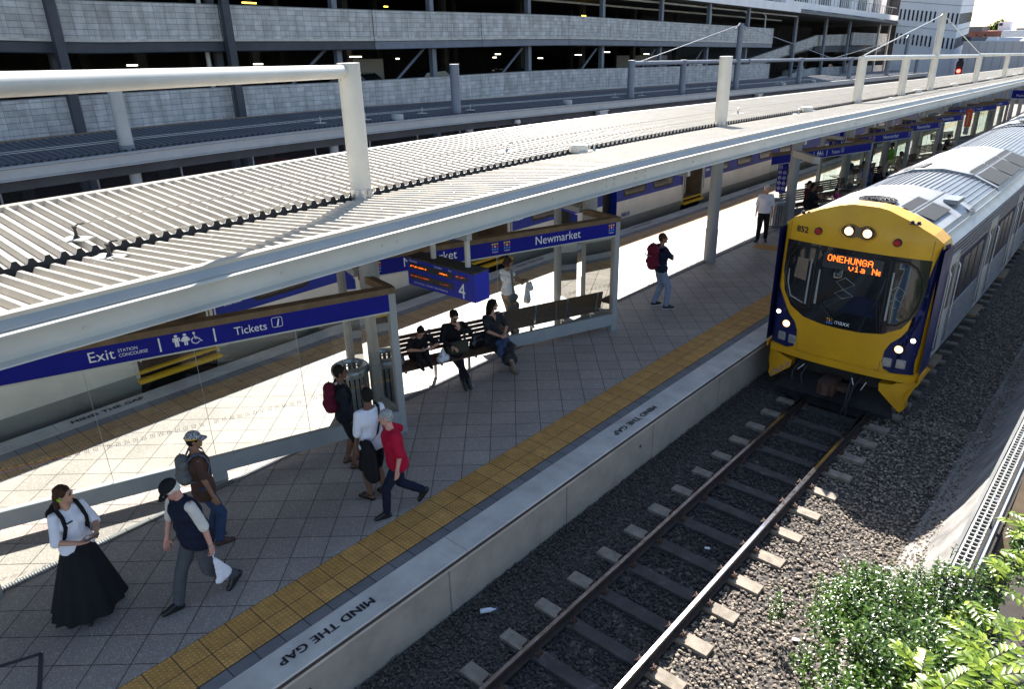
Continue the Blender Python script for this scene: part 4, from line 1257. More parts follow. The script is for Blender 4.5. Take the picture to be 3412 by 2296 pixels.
# ---------------------------------------------------------------- the blue and cream train beyond
UX = -14.62
T3 = thing('passenger_train', 'blue and cream carriages with open doors standing at the far side of the island platform', 'train', M(UX, 6, -.75))
def B3(x, s, h): return M(UX + x, s, h)
def band(q, pr, s0, s1): q.strip(pr, s0, s1, 1.)
SIDE = [(1.18, -.32), (1.30, -.05), (1.36, .27), (1.372, .6), (1.376, .87)]
UP = [(1.376, .87), (1.372, 1.30), (1.36, 1.72), (1.33, 2.05), (1.25, 2.3), (1.0, 2.55), (.6, 2.72), (0, 2.78)]
def car3(s0, s1, doors, wins):
    cuts = [s0] + [x for a, b in doors for x in (a, b)] + [s1]
    for i in range(0, len(cuts), 2):
        a, b = cuts[i], cuts[i + 1]
        for sg in (-1, 1):
            q = MB(B3); q.strip([(sg * x, h) for x, h in SIDE[:3]], a, b, 1.); wpart('skirt', q, 'train_grey', T3, 60)
            q = MB(B3); q.strip([(sg * x, h) for x, h in SIDE[2:]], a, b, 1.); wpart('lower_side', q, 'train_cream', T3, 60)
            q = MB(B3); q.strip([(sg * x, h) for x, h in UP[:4]], a, b, 1.); wpart('upper_side', q, 'train_blue', T3, 60)
    q = MB(B3); q.strip([(x, h) for x, h in UP[3:]] + [(-x, h) for x, h in UP[3:][::-1]], s0, s1, 1.2); wpart('roof', q, 'train_grey', T3, 60)
    for e in (s0, s1):
        q = MB(B3); q.face([q.P((x, e, h)) for x, h in [(-1.3, -.2), (1.3, -.2), (1.37, .9), (1.3, 2.1), (0, 2.7), (-1.3, 2.1), (-1.37, .9)]]); wpart('end_wall', q, 'train_blue', T3)
    q = MB(B3); q.strip([(-1.0, -.7), (1.0, -.7), (1.0, -.1), (-1.0, -.1)], s0 + .3, s1 - .3, 2, True, True); wpart('underframe', q, 'dark_steel', T3)
    for a, b in doors:
        q = MB(B3)
        q.box((.2, a, .22), (1.33, b, .26)); q.box((.1, a - .02, .26), (.2, b + .02, 2.1)); q.box((.2, a - .03, .26), (1.34, a, 2.1)); q.box((.2, b, .26), (1.34, b + .03, 2.1)); q.box((.2, a, 2.1), (1.3, b, 2.15))
        d = wpart('doorway', q, 'interior_tan', T3)
        q = MB(B3); q.quad((.22, a + .3, .27), (.22, a + 1.1, .27), (.22, a + 1.1, 1.5), (.22, a + .45, 1.3)); wpart('interior_panel', q, 'interior_orange', T3, parent=d)
        q = MB(B3); q.box((1.30, a - .05, .10), (1.48, b + .05, .16)); q.box((1.30, a - .05, .27), (1.40, b + .05, .30)); wpart('step', q, 'logo_yellow', T3, parent=d)
        for s in (a + .06, b - .06, a - .10, b + .1):
            q = MB(B3); q.tube([(1.40, s, .5), (1.40, s, 1.9)], .018, 6); wpart('handrail', q, 'steel_white', T3, 60, d)
        q = MB(B3); q.box((1.33, a - .06, .2), (1.385, a, 2.12)); q.box((1.33, b, .2), (1.385, b + .06, 2.12)); wpart('door_frame', q, 'steel_white', T3, parent=d)
    for a, b in wins:
        fn = lambda x, z, o: B3(1.376 + o - max(0, z - 1.3) * .03, x, z)
        w = wpart('window', panel(rrect(a - .07, .98, b + .07, 1.72, .18), .0, 0, 9, 9, fn), 'rubber', T3)
        wpart('pane', panel(rrect(a, 1.05, b, 1.66, .13), .006, 0, 9, 9, fn), 'window_tint', T3, parent=w)
car3(-6, 19.2, [(4.42, 5.92), (13.05, 14.62)], [(-3, -1.6), (-.8, .7), (1.4, 3.), (6.9, 8.15), (9.2, 10.5), (11.3, 12.4), (15.65, 16.85), (17.5, 18.6)])
car3(20.05, 43.5, [(24.72, 26.28)], [(20.5, 21.85), (22.45, 23.8), (27.2, 28.6), (29.6, 31), (32, 33.4), (34.4, 35.8)])
car3(44.3, 66, [(49, 50.5)], [(45, 46.5), (51.5, 53), (54, 55.5)])
q = MB(B3); q.strip([(-1.1, -.2), (1.1, -.2), (1.1, 2.2), (-1.1, 2.2)], 19.2, 20.05, 1, True); wpart('gangway', q, 'rubber', T3)
fn = lambda x, z: B3(1.386, x, z)
word("maxx", .17, 'white_paint', 6.42, 1.14, fn, T3, bold=.004, sx=.9); word("REGIONAL TRANSPORT", .035, 'white_paint', 6.42, 1.07, fn, T3)
word("maxx", .17, 'white_paint', 15.05, 1.14, fn, T3, bold=.004, sx=.9); word("maxx", .17, 'white_paint', 26.7, 1.14, fn, T3, bold=.004, sx=.9)
word("A6010", .20, 'sign_blue', 20.6, .33, fn, T3, bold=.003, name='number')
for s in (-2, 3, 9, 16.5, 23, 40):
    for ds in (-.9, .9):
        q = MB(); p = B3(.6, s + ds, -.38); q.tube([p, p + Vector((.12, 0, 0))], .38, 20); wpart('wheel', q, 'dark_steel', T3, 40)
# ---------------------------------------------------------------- glass shelters with blue signs
RZ0 = atan2(.936, .352)      # the glass runs along local -x, camera side is local -y
def sfn(off): return lambda x, z: Vector((x, off, z))
def pict_person(q, cx, woman, off):
    k = .165
    def P(pts): q.face([q.P((cx + x * k, off, 2.255 + z * k)) for x, z in pts])
    P([(.0 + .13 * cos(a * pi / 5), .40 + .11 * sin(a * pi / 5)) for a in range(10)])
    if woman:
        P([(-.12, .26), (.12, .26), (.30, -.16), (-.30, -.16)]); P([(-.12, .26), (-.20, .20), (-.38, -.08), (-.30, -.10)]); P([(.12, .26), (.30, -.10), (.38, -.08), (.20, .20)])
        P([(-.13, -.17), (-.02, -.17), (-.02, -.5), (-.13, -.5)]); P([(.02, -.17), (.13, -.17), (.13, -.5), (.02, -.5)])
    else:
        P([(-.26, .26), (.26, .26), (.26, .20), (-.26, .20)]); P([(-.17, .20), (.17, .20), (.15, -.1), (-.15, -.1)])
        P([(-.27, .20), (-.20, .20), (-.20, -.08), (-.27, -.08)]); P([(.20, .20), (.27, .20), (.27, -.08), (.20, -.08)])
        P([(-.15, -.1), (-.015, -.1), (-.015, -.5), (-.15, -.5)]); P([(.015, -.1), (.15, -.1), (.15, -.5), (.015, -.5)])
def box_part(nm, lo, hi, mt, root, par=None):
    q = MB(); q.box(lo, hi); o = ob(nm, q.mesh(nm), mt, par or root); return o
def shelter(u, s, kind, label, sill=5.2, full=True):
    p = M(u, s, 0)
    t = thing('platform_shelter', label, 'shelter', p, RZ0 + ang(s), 'glass shelters along the platform')
    L = 5.25 if sill < 6 else 6.35
    box_part('post', (-.055, -.05, 0), (.055, .09, 2.36), 'steel_grey', t)
    box_part('sill', (-sill, -.045, .14), (-.055, .045, .39), 'steel_grey', t)
    box_part('foot', (-.09, -.06, .004), (.06, .10, .13), 'steel_grey', t)
    if sill > 3: box_part('foot', (-2.9, -.05, .004), (-2.7, .05, .139), 'steel_grey', t)
    q = MB(); q.box((-L, -.075, 2.37), (.055, .10, 2.46)); ob('top_beam', q.mesh('b'), 'rust_brown', t)
    q = MB(); q.box((-L, -.062, 2.10), (-.056, -.03, 2.45 - .085 + .003)); sg = ob('sign_panel', q.mesh('s'), 'sign_blue', t)
    box_part('sign_trim', (-L, -.068, 2.075), (-.056, -.02, 2.098), 'steel_white', t, sg)
    if kind == 'exit':
        for x in (-3.19, -2.51):
            box_part('divider', (x - .01, -.066, 2.145), (x + .01, -.0625, 2.335), 'white_paint', t, sg)
        for txt, sz, x, z in (("Exit", .20, -4.03, 2.175), ("STATION", .062, -3.68, 2.245), ("CONCOURSE", .062, -3.68, 2.18), ("Tickets", .165, -2.26, 2.18)):
            me = text_mesh(txt, sz, 0., .9 if len(txt) > 4 else 1.0).copy(); me.transform(Matrix.Translation((x, -.0655, z)) @ Matrix.Rotation(pi / 2, 4, 'X')); ob('lettering', me, 'white_paint', sg)
        q = MB(); pict_person(q, -2.985, False, -.066); ob('pictogram', q.mesh('p'), 'white_paint', sg)
        q = MB(); pict_person(q, -2.875, True, -.066); ob('pictogram', q.mesh('p'), 'white_paint', sg)
        q = MB(); cx, cz = -2.745, 2.255; k = .165
        f_ = lambda x, z: (cx + x * k, -.066, cz + z * k)
        q.face([q.P(f_(-.10 + .10 * cos(a * pi / 5), .40 + .10 * sin(a * pi / 5))) for a in range(10)])
        q.tube([f_(-.08, .25), f_(-.05, -.08), f_(.20, -.08), f_(.36, -.36), f_(.45, -.33)], .0085, 5)
        q.tube([f_(-.12, .0), f_(.12, .04)], .007, 5)
        q.tube([f_(-.05 + .30 * cos(a), -.22 + .28 * sin(a)) for a in [radians(d) for d in range(110, 350, 20)]], .0075, 5)
        ob('pictogram', q.mesh('p'), 'white_paint', sg)
        q = MB(); r_ = rrect(-1.755, 2.19, -1.615, 2.33, .025); q.tube([(x, -.066, z) for x, z in r_ + r_[:1]], .0045, 5); ob('pictogram', q.mesh('p'), 'white_paint', sg)
        me = text_mesh("i", .15, 0., 1., .004).copy(); me.transform(Matrix.Translation((-1.70, -.0655, 2.205)) @ Matrix.Rotation(pi / 2, 4, 'X') @ Matrix(((1, .25, 0, 0), (0, 1, 0, 0), (0, 0, 1, 0), (0, 0, 0, 1)))); ob('lettering', me, 'white_paint', sg)
    else:
        for x in (-1.93, -4.58):
            me = text_mesh("Newmarket", .235, 0., .90).copy(); me.transform(Matrix.Translation((x, -.0655, 2.175)) @ Matrix.Rotation(pi / 2, 4, 'X')); ob('lettering', me, 'white_paint', sg)
        for x in (-.17, -2.53, -2.78, -5.05):
            for zi, mt in ((1, 'logo_yellow'), (0, 'logo_red'), (-1, 'logo_blue')):
                q = MB()
                for xi in (-1, 0, 1):
                    cx, cz, r = x + xi * .05, 2.27 + zi * .05, .023
                    if xi == 0 and zi == 0: continue
                    q.face([q.P((cx + dx, -.0655, cz + dz)) for dx, dz in ((0, -r), (r, 0), (0, r), (-r, 0))])
                ob('emblem', q.mesh('e'), mt, sg)
            q = MB(); q.face([q.P((x + dx, -.0655, 2.27 + dz)) for dx, dz in ((0, -.02), (.02, 0), (0, .02), (-.02, 0))]); ob('emblem', q.mesh('e'), 'white_paint', sg)
            me = text_mesh("maxx", .055, 0., 1., 0., 'CENTER').copy(); me.transform(Matrix.Translation((x, -.0655, 2.155)) @ Matrix.Rotation(pi / 2, 4, 'X')); ob('lettering', me, 'white_paint', sg)
    # glass
    xs = ([-.06, -1.45, -2.80, -4.12] + ([-5.45, -L] if L > 6 else [-L])) if sill > 3 else [-.06, -1.42, -2.72]
    for a, b in zip(xs, xs[1:]):
        q = MB(); q.quad((b + .004, 0, .392), (a - .004, 0, .392), (a - .004, 0, 2.10), (b + .004, 0, 2.10)); gp = ob('glass_pane', q.mesh('g'), 'glass', t)
        q = MB(); q.box((b - .003, -.005, .40), (b + .003, .005, 2.09)); ob('pane_edge', q.mesh('g'), 'galv', gp)
        for zi, mt in ((1, 'logo_yellow'), (0, 'logo_red'), (-1, 'logo_blue')):
            q = MB(); x = a - .10
            while x > b + .06:
                for xi in (-1, 0, 1):
                    cx, cz, r = x + xi * .022, (.94 if kind == 'exit' else 1.03) + zi * .022, .0075
                    q.face([q.P((cx + dx, -.004, cz + dz)) for dx, dz in ((0, -r), (r, 0), (0, r), (-r, 0))])
                x -= .105
            tag(ob('glass_dots', q.mesh('d'), mt, gp), kind='stuff')
    # return screen toward the column
    Rm = Matrix.Rotation(-(RZ0), 3, 'Z')
    v = Rm @ Vector((-.98, .17, 0)); wv = v.length; vn = Vector((-v.y, v.x, 0)).normalized()
    for nm, z0, z1, w_, l_, mt in (('return_beam', 2.355, 2.462, .06, .82, 'rust_brown'), ('return_face', 2.22, 2.354, .045, .82, 'steel_grey'), ('return_sill', .14, .37, .04, .82, 'steel_grey')):
        q = MB(); c = v * (l_ / 2 + .07) + Vector((0, .03, (z0 + z1) / 2)); q.obox(c, v.normalized() * l_ / 2, vn * w_, (0, 0, (z1 - z0) / 2)); ob(nm, q.mesh('r'), mt, t)
    q = MB(); a, b = v * .10 + Vector((0, .03, 0)), v * .85 + Vector((0, .03, 0)); q.quad((a.x, a.y, .39), (b.x, b.y, .39), (b.x, b.y, 2.2), (a.x, a.y, 2.2)); ob('glass_pane', q.mesh('g'), 'glass', t)
    # second post and rear frame on the far side of the column
    v2 = Rm @ Vector((-1.85, .42, 0))
    q = MB(); q.obox(v2 + Vector((0, 0, 1.2)), (.05, 0, 0), (0, .07, 0), (0, 0, 1.2)); ob('post', q.mesh('r'), 'steel_grey', t)
    q = MB(); m_ = (v2 + v * 1.05) / 2; d_v = (v2 - v * 1.05); q.obox(m_ + Vector((0, 0, 2.42)), d_v / 2, Vector((-d_v.y, d_v.x, 0)).normalized() * .05, (0, 0, .055)); ob('return_beam', q.mesh('r'), 'steel_grey', t)
    a, b = v * 1.15, v2 * .97; q = MB(); q.quad((a.x, a.y, .3), (b.x, b.y, .3), (b.x, b.y, 2.3), (a.x, a.y, 2.3)); ob('glass_pane', q.mesh('g'), 'glass', t)
    return t
SH = [(-8.25, 6.44, 'exit', 'nearest glass shelter with large blue Exit and Tickets sign, left of the bin', 6.35),
      (-8.1, 12.18, 'nm', 'nearest glass shelter with blue Newmarket sign, around the benches with three women', 2.72),
      (-8.03, 29.35, 'exit', 'smaller distant glass shelter with blue Exit and Tickets sign beyond the man in white', 5.25),
      (-7.95, 35.1, 'nm', 'distant Newmarket sign shelter next beyond the second Exit sign', 5.25),
      (-7.87, 40.7, 'nm', 'distant Newmarket sign shelter, third Newmarket sign along the platform', 5.25),
      (-7.86, 46.3, 'nm', 'far Newmarket sign shelter just before the orange hanging sign', 5.25),
      (-7.7, 56.7, 'exit', 'far small shelter with blue Tickets sign beyond the orange sign', 5.25),
      (-7.65, 62.1, 'nm', 'farthest tiny Newmarket sign shelter near the right edge', 5.25)]
for a in SH: shelter(a[0], a[1], a[2], a[3], a[4])
q = MB(); L_ = thing('sign_bracket', 'short pale steel beam jutting from the column below the second Exit sign', 'beam', M(-8.4, 23.2, 2.4))
q.f = M; a, b = M(-8.95, 24.0, 2.42), M(-7.85, 22.75, 2.42); q.f = None; d = b - a; q.obox((a + b) / 2, d / 2, Vector((-d.y, d.x, 0)).normalized() * .09, (0, 0, .10)); wpart('beam', q, 'steel_white', L_)

# ---------------------------------------------------------------- departure display hanging from the canopy
D = thing('departure_display', 'blue departure display with orange letters and white number 4, hung from the canopy', 'display', (-7.7, 7.1, 2.33))
q = MB(); q.box((-8.42, 6.95, 2.335), (-6.985, 7.24, 2.76)); wpart('case', q, 'sign_blue_bright', D)
q = MB(); q.box((-8.43, 6.94, 2.76), (-6.975, 7.25, 2.785)); wpart('top', q, 'display_top', D)
q = MB(); q.box((-6.984, 6.945, 2.335), (-6.975, 7.245, 2.76)); wpart('end_panel', q, 'sign_blue_bright', D)
fp = lambda x, z: Vector((x, 6.942, z))
for x0, x1, z0, z1 in ((-8.36, -7.41, 2.60, 2.70), (-8.36, -7.41, 2.44, 2.54), (-7.36, -7.13, 2.62, 2.69)):
    q = MB(); q.box((x0, 6.944, z0), (x1, 6.951, z1)); wpart('screen', q, 'display_dark', D)
q = MB()
rr = random.Random(3)
for x0, n_, z0 in ((-8.34, 46, 2.655), (-7.70, 22, 2.655)):
    for i in range(n_):
        if i % 6 == 5: continue
        for j in range(3):
            if rr.random() < .45: x, z = x0 + i * .0078, z0 - j * .008; q.quad(fp(x - .0035, z - .003), fp(x + .0035, z - .003), fp(x + .0035, z + .003), fp(x - .0035, z + .003))
wpart('led_lettering', q, 'led', D)
q = MB()
for x0, n_, z0 in ((-8.34, 52, 2.50), (-7.70, 24, 2.49), (-7.34, 24, 2.675)):
    for i in range(n_):
        if i % 6 == 5: continue
        for j in range(2):
            if rr.random() < .35: x, z = x0 + i * .0078, z0 - j * .008; q.quad(fp(x - .0035, z - .003), fp(x + .0035, z - .003), fp(x + .0035, z + .003), fp(x - .0035, z + .003))
wpart('led_lettering', q, 'led_dim', D)
for s_, sz, x, z in (("4", .33, -7.25, 2.36), ("Destination", .042, -8.36, 2.715), ("Scheduled", .042, -7.80, 2.715), ("Due", .042, -7.50, 2.715), ("(LS)=Limited Stops   C=Cancelled   *=Arrival due/departing", .034, -8.28, 2.385)):
    word(s_, sz, 'white_paint', x if s_ != "4" else -7.235, z, fp, D, align='LEFT' if s_ != "4" else 'CENTER', sx=.9)
for x in (-8.0, -7.27):
    q = MB(); q.tube([(x, 7.12, 2.77), (x, 7.12, 3.62)], .042, 16); wpart('pole', q, 'steel_white', D, 40)

# ---------------------------------------------------------------- benches
def bench(u0, s0, rz, label, L=2.35, grp='slatted timber benches on the platform'):
    t = thing('bench', label, 'bench', M(u0, s0, 0), rz, grp)   # local x along, -y front
    for k in range(6): box_part('seat_slat', (-L / 2, -.50 + k * .078, .43), (L / 2, -.435 + k * .078, .455), 'wood', t)
    for k in range(5): box_part('back_slat', (-L / 2, -.02 + k * .016, .52 + k * .078), (L / 2, .005 + k * .016, .585 + k * .078), 'wood', t)
    for x in (-L / 2 + .15, -L / 2 + .15 + (L - .3) / 3, -L / 2 + .15 + 2 * (L - .3) / 3, L / 2 - .15):
        q = MB(); q.box((x - .02, -.48, .385), (x + .02, .0, .427)); q.obox((x, .052, .70), (.02, 0, 0), (0, .014, 0), (0, .036, .20)); q.box((x - .02, -.15, .004), (x + .02, -.09, .385)); ob('bracket', q.mesh('b'), 'galv', t)
    return t
e_ = Vector((-.352, -.936, 0)); n_ = Vector((.936, -.352, 0)); P2 = Vector((-8.1, 12.18, 0))
c = P2 + e_ * 3.86 + n_ * .17
bench(c.x, c.y, RZ0, 'wooden slatted bench in shade with three women in black seated on it', 2.35)
c = P2 + e_ * 1.52 - n_ * .09
bench(c.x, c.y, RZ0 + pi, 'wooden slatted bench behind glass, empty, its backrest facing the camera', 2.5)
for u_, s_, r_, lab in ((-9.35, 26.4, RZ0, 'slatted bench beside the person in black robe, near the second Exit sign'), (-9.3, 28.9, RZ0, 'slatted bench behind the people in dark clothes below the second Exit sign'),
                        (-9.0, 33.2, RZ0, 'slatted bench in front of the person in green shirt'), (-9.6, 34.1, RZ0 + pi, 'slatted bench seen from behind, left of the person in green shirt'),
                        (-8.8, 38.7, RZ0, 'distant slatted bench under the third Newmarket sign'), (-8.8, 44.3, RZ0, 'far slatted bench under the fourth Newmarket sign'), (-9.6, 52, RZ0, 'farthest pale slatted bench beyond the orange sign')):
    bench(u_, s_, r_, lab, 2.2)

# ---------------------------------------------------------------- bins
def binn(u, s, label):
    t = thing('litter_bin', label, 'bin', M(u, s, 0), 0, 'slatted metal bins')
    q = MB(); q.lathe([(.30, .0), (.30, .03), (.27, .03)], (0, 0, .02), 32); ob('base', q.mesh('b', None, 40), 'galv', t)
    q = MB()
    for k in range(22):
        a = 2 * pi * k / 22; r = .285; w = .028
        ax = Vector((-sin(a), cos(a), 0)); rd = Vector((cos(a), sin(a), 0))
        q.obox(rd * r + Vector((0, 0, .46)), ax * w, rd * .003, (0, 0, .36))
    tag(ob('slats', q.mesh('s'), 'galv', t), kind='thing')
    for z in (.10, .78):
        q = MB(); pts = [Vector((.284 * cos(2 * pi * k / 32), .284 * sin(2 * pi * k / 32), z)) for k in range(33)]; q.tube(pts, .012, 6); ob('hoop', q.mesh('h', None, 60), 'galv', t)
    q = MB(); q.lathe([(.25, .05), (.25, .78)], (0, 0, 0), 24); 
    q = MB()
    pr = [(.31, .80), (.315, .86), (.30, .90), (.25, .93), (.20, .925), (.18, .88)]
    rings = [[q.P((r * cos(2 * pi * k / 32), r * sin(2 * pi * k / 32), z)) for k in range(32)] for r, z in pr]
    for a, b in zip(rings, rings[1:]):
        for k in range(32): q.face((a[k], a[(k + 1) % 32], b[(k + 1) % 32], b[k]))
    ob('lid', q.mesh('l', None, 60), 'galv', t)
    q = MB(); q.lathe([(.20, .06), (.21, .72)], (0, 0, 0), 20); ob('liner', q.mesh('l', None, 60), 'inner_dark', t)
binn(-9.32, 6.3, 'slatted steel litter bin behind the glass beside the boy in dark jumper')
binn(-9.30, 23.75, 'slatted steel litter bin to the right of the old man in white shirt')

# ---------------------------------------------------------------- other small signs
t = thing('information_sign', 'tall narrow blue sign with rows of white pictograms behind the man in white shirt', 'sign', M(-9.75, 25.2, .85))
q = MB(); q.box(M(-9.9, 25.2, .9), M(-9.9, 25.2, .9) + Vector((.34, .03, 1.15))); wpart('panel', q, 'sign_blue', t)
p0 = M(-9.9, 25.2, .9)
for j in range(6):
    for i in range(2):
        if j < 2 and i == 1: continue
        cx, cz = p0.x + .09 + i * .16, p0.z + 1.05 - j * .18
        q = MB(); r_ = rrect(cx - .055, cz - .055, cx + .055, cz + .055, .02) if j < 2 else circ(cx, cz, .052, 14)
        q.tube([(x, p0.y - .004, z) for x, z in r_ + r_[:1]], .006, 5); q.tube([(cx - .03, p0.y - .004, cz - .02), (cx, p0.y - .004, cz + .02), (cx + .03, p0.y - .004, cz - .01)], .009, 5)
        wpart('pictogram', q, 'white_paint', t)
t = thing('hanging_sign', 'tall narrow orange banner sign on a shelter post under the canopy', 'sign', M(-8., 48.2, 1.2))
p0 = M(-8.0, 48.2, 1.6); q = MB(); q.box(p0, p0 + Vector((.32, .06, .92))); wpart('panel', q, 'orange_sign', t)
q = MB(); q.box(p0 + Vector((.04, .0, -.42)), p0 + Vector((.28, .05, -.01))); wpart('lower_panel', q, 'steel_grey', t)
word("INFORMATION", .12, 'white_paint', 0, 0, lambda x, z: p0 + Vector((.19 - z, -.004, .08 + x + .36)), t, align='CENTER', sx=.8)
t = thing('platform_sign', 'dark blue hanging sign at the right edge under the distant canopy', 'sign', M(-8, 66, 2.2))
p0 = M(-8.0, 66, 2.35); q = MB(); q.box(p0, p0 + Vector((2.4, .12, .55))); wpart('panel', q, 'sign_blue', t)
word("Platforms", .22, 'white_paint', 0, 0, lambda x, z: p0 + Vector((.7 + x, -.006, .12 + z)), t); word("4", .4, 'white_paint', 0, 0, lambda x, z: p0 + Vector((1.75 + x, -.006, .12 + z)), t)
q = MB(); q.tube([p0 + Vector((.4, .06, .5)), p0 + Vector((.4, .06, 1.2))], .04, 8); q.tube([p0 + Vector((2., .06, .5)), p0 + Vector((2., .06, 1.2))], .04, 8); wpart('pole', q, 'steel_white', t)
for s, u, lab in ((9.2, -1.55, 'small white scrap of litter on the ballast in the train shadow'), (7.2, -2.0, 'tiny white paper scrap on the sunlit ballast'), (8.0, -3.6, 'white scrap of plastic between the rails'), (12.2, -1.1, 'white scrap on the shaded concrete batter')):
    t = thing('litter', lab, 'litter', M(u, s, bedh(min(u, -1.4)) + (.03 if u < -1.3 else .33)))
    q = MB(); q.obox((0, 0, .0), (.035, .01, .006), (-.008, .018, 0), (0, 0, .006)); part('scrap', q, 'plastic_white', t)
p = M(-5.15, 5.1, -.90); t = thing('plastic_bottle', 'clear plastic drink bottle lying on the ballast below the platform wall', 'bottle', p, .9)
q = MB(); q.tube([(-.10, 0, 0), (-.09, 0, 0), (.04, 0, 0), (.075, 0, 0), (.10, 0, 0)], [.02, .032, .032, .014, .013], 12); part('body', q, 'plastic_white', t, 60)
q = MB(); q.tube([(.10, 0, 0), (.115, 0, 0)], .014, 10); part('cap', q, 'logo_blue', t, 60)
# ---------------------------------------------------------------- parking building
def sm(x): x = max(0, min(1, x)); return x * x * (3 - 2 * x)
def lo_b(s): return 2.87 + .27 * sm((s - 18) / 22)
def up_b(s): return 5.90 + .36 * sm((s - 16) / 26) + .32 * sm((12 - s) / 9)
PB = thing('parking_building', 'multi-storey car park with grey blockwork parapets and dark open decks behind the station', 'parking building', M(-30, 30, -1))
def G(base):
    return lambda u, s, h: M(u, s, base(s) + h)
SE = 72.9
for nm, base, s0 in (('lower', lo_b, -12), ('upper', up_b, -12)):
    cuts = [s0, 9.65, 15.75, 23.4, 31.0, 39.2, 47.5, SE] if nm == 'upper' else [s0, 9.65, 15.75, SE]
    for a, b in zip(cuts, cuts[1:]):
        q = MB(G(base)); q.strip([(-29.2, .09), (-29.2, 1.30)], a + .02, b - .02, 1., uvmode='sh')
        for f in range(len(q.uv)): q.uv[f] = tuple((x, h) for x, h in q.uv[f])
        w = wpart('parapet', q, 'block_wall', PB)
        q = MB(G(base)); q.strip([(-29.2, 1.30), (-29.2, 1.33), (-29.42, 1.33), (-29.42, .0)], a + .02, b - .02, 1.); wpart('coping', q, 'slab_concrete', PB, parent=w)
        q = MB(G(base)); q.strip([(-29.19, -.0), (-29.16, .0), (-29.16, .088), (-29.2, .088)], a + .02, b - .02, 1.); wpart('kerb', q, 'coping', PB, parent=w)
        q = MB(G(base)); q.strip([(-29.15, -.38), (-29.13, -.36), (-29.18, -.34), (-29.18, -.03), (-29.13, -.02), (-29.13, -.003), (-29.3, -.003), (-29.3, -.38)], a + .02, b - .02, 1., True, True); wpart('edge_beam', q, 'steel_dark' if b < 31 else 'steel_blue', PB, 30)
    q = MB(G(base)); q.box((-29.4, SE - .02, .0), (-29.2, SE + .15, 1.33)); wpart('parapet_end', q, 'block_wall', PB)
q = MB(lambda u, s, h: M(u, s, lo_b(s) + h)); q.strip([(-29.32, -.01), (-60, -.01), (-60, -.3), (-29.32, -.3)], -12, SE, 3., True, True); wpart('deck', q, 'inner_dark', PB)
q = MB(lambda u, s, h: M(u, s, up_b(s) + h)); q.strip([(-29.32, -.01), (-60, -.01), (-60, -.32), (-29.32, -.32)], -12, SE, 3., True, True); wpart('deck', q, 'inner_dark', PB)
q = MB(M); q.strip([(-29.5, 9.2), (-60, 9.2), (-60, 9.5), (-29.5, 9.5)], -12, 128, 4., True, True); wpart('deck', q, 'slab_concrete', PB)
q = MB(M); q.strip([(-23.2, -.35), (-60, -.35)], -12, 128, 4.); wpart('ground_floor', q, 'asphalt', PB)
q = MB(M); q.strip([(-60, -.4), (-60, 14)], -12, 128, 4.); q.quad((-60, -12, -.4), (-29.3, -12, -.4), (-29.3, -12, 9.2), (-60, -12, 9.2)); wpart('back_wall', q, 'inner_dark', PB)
# main dark columns in front of the parapets
for s in (9.65, 15.8):
    q = MB(); q.box(M(-28.95, s - .15, -.3), M(-28.66, s + .15, 12)); wpart('steel_column', q, 'steel_dark', PB)
for s in [-2.5, 3.6, 9.7, 15.7, 21.6] + [27.7 + 8.05 * i for i in range(6)]:
    for u, r in ((-29.75, .14), (-37, .2), (-44, .2)):
        q = MB(M); q.box((u - r, s - r, -.4), (u + r, s + r, 9.2)); wpart('column', q, 'steel_blue' if u > -30 and s > 20 else 'inner_dark', PB)
    if s > 20:
        q = MB(); a, b = M(-29.9, s - .4, 5.7), M(-29.9, s - 2.6, 4.1) ; q.tube([a, b - (a - b) * .1], .07, 6); wpart('brace', q, 'steel_blue', PB)
for s, h in ((15.3, 4.9), (15.3, 8.)):
    q = MB(); q.tube([M(-29.8, s, h - 1.9), M(-29.8, s, h + .7)], .09, 10); wpart('downpipe', q, 'steel_white', PB)
for h, u in ((8.95, -30.4), (8.6, -32.)):
    q = MB(); q.tube([M(u, s, h) for s in rng(22, 84, 6.)], .07, 8); wpart('pipe', q, 'steel_white', PB)
for s in (61, 68.5, 73):
    q = MB(); q.tube([M(-30.4, s, 8.95), M(-30.3, s + .4, 8.7), M(-30.3, s + .4, 7.3)], .07, 8); wpart('pipe', q, 'steel_white', PB)
# lit tubes on the ceilings
for s, h, w, mt in ((14.85, 4.97, .45, 'tube_light'), (21.16, 4.92, .5, 'tube_light'), (21.17, 7.75, .75, 'tube_yellow'), (40.06, 5.36, .5, 'tube_light'), (39.7, 5.15, .3, 'tube_light'), (44.93, 5.08, .5, 'tube_light'), (49.9, 5.29, .8, 'tube_light'),
                    (54.1, 5.5, .8, 'tube_light'), (60.7, 5.34, .8, 'tube_light'), (30.7, 5.12, .2, 'tube_light'), (27.5, 5.24, .8, 'tube_light'), (50.6, 8.14, .5, 'tube_yellow'), (30.1, 7.95, .25, 'tube_yellow')):
    q = MB(M); q.box((-36.05, s - w / 2, h - .03), (-35.95, s + w / 2, h + .03)); wpart('ceiling_light', q, mt, PB)
# pale partitions seen in the lower deck
for s0, s1, h0, h1, u in ((28.8, 31.2, 2.9, 5.1, -38), (62, 72, 3.2, 5.2, -40)):
    q = MB(M); q.quad((u, s0, h0), (u, s1, h0), (u, s1, h1), (u, s0, h1)); wpart('inner_wall', q, 'grey_wall', PB)
q = MB(M); q.quad((-60, 127.6, -.5), (-30.5, 127.6, -.5), (-30.5, 127.6, 14), (-60, 127.6, 14)); q.quad((-33.5, 127.4, -.5), (-33.5, 73.5, -.5), (-45, 73.5, -.5), (-45, 127.4, -.5)); q.strip([(-44, -.5), (-44, 9.2)], 73, 127, 5.); wpart('inner_wall', q, 'inner_dark', PB)
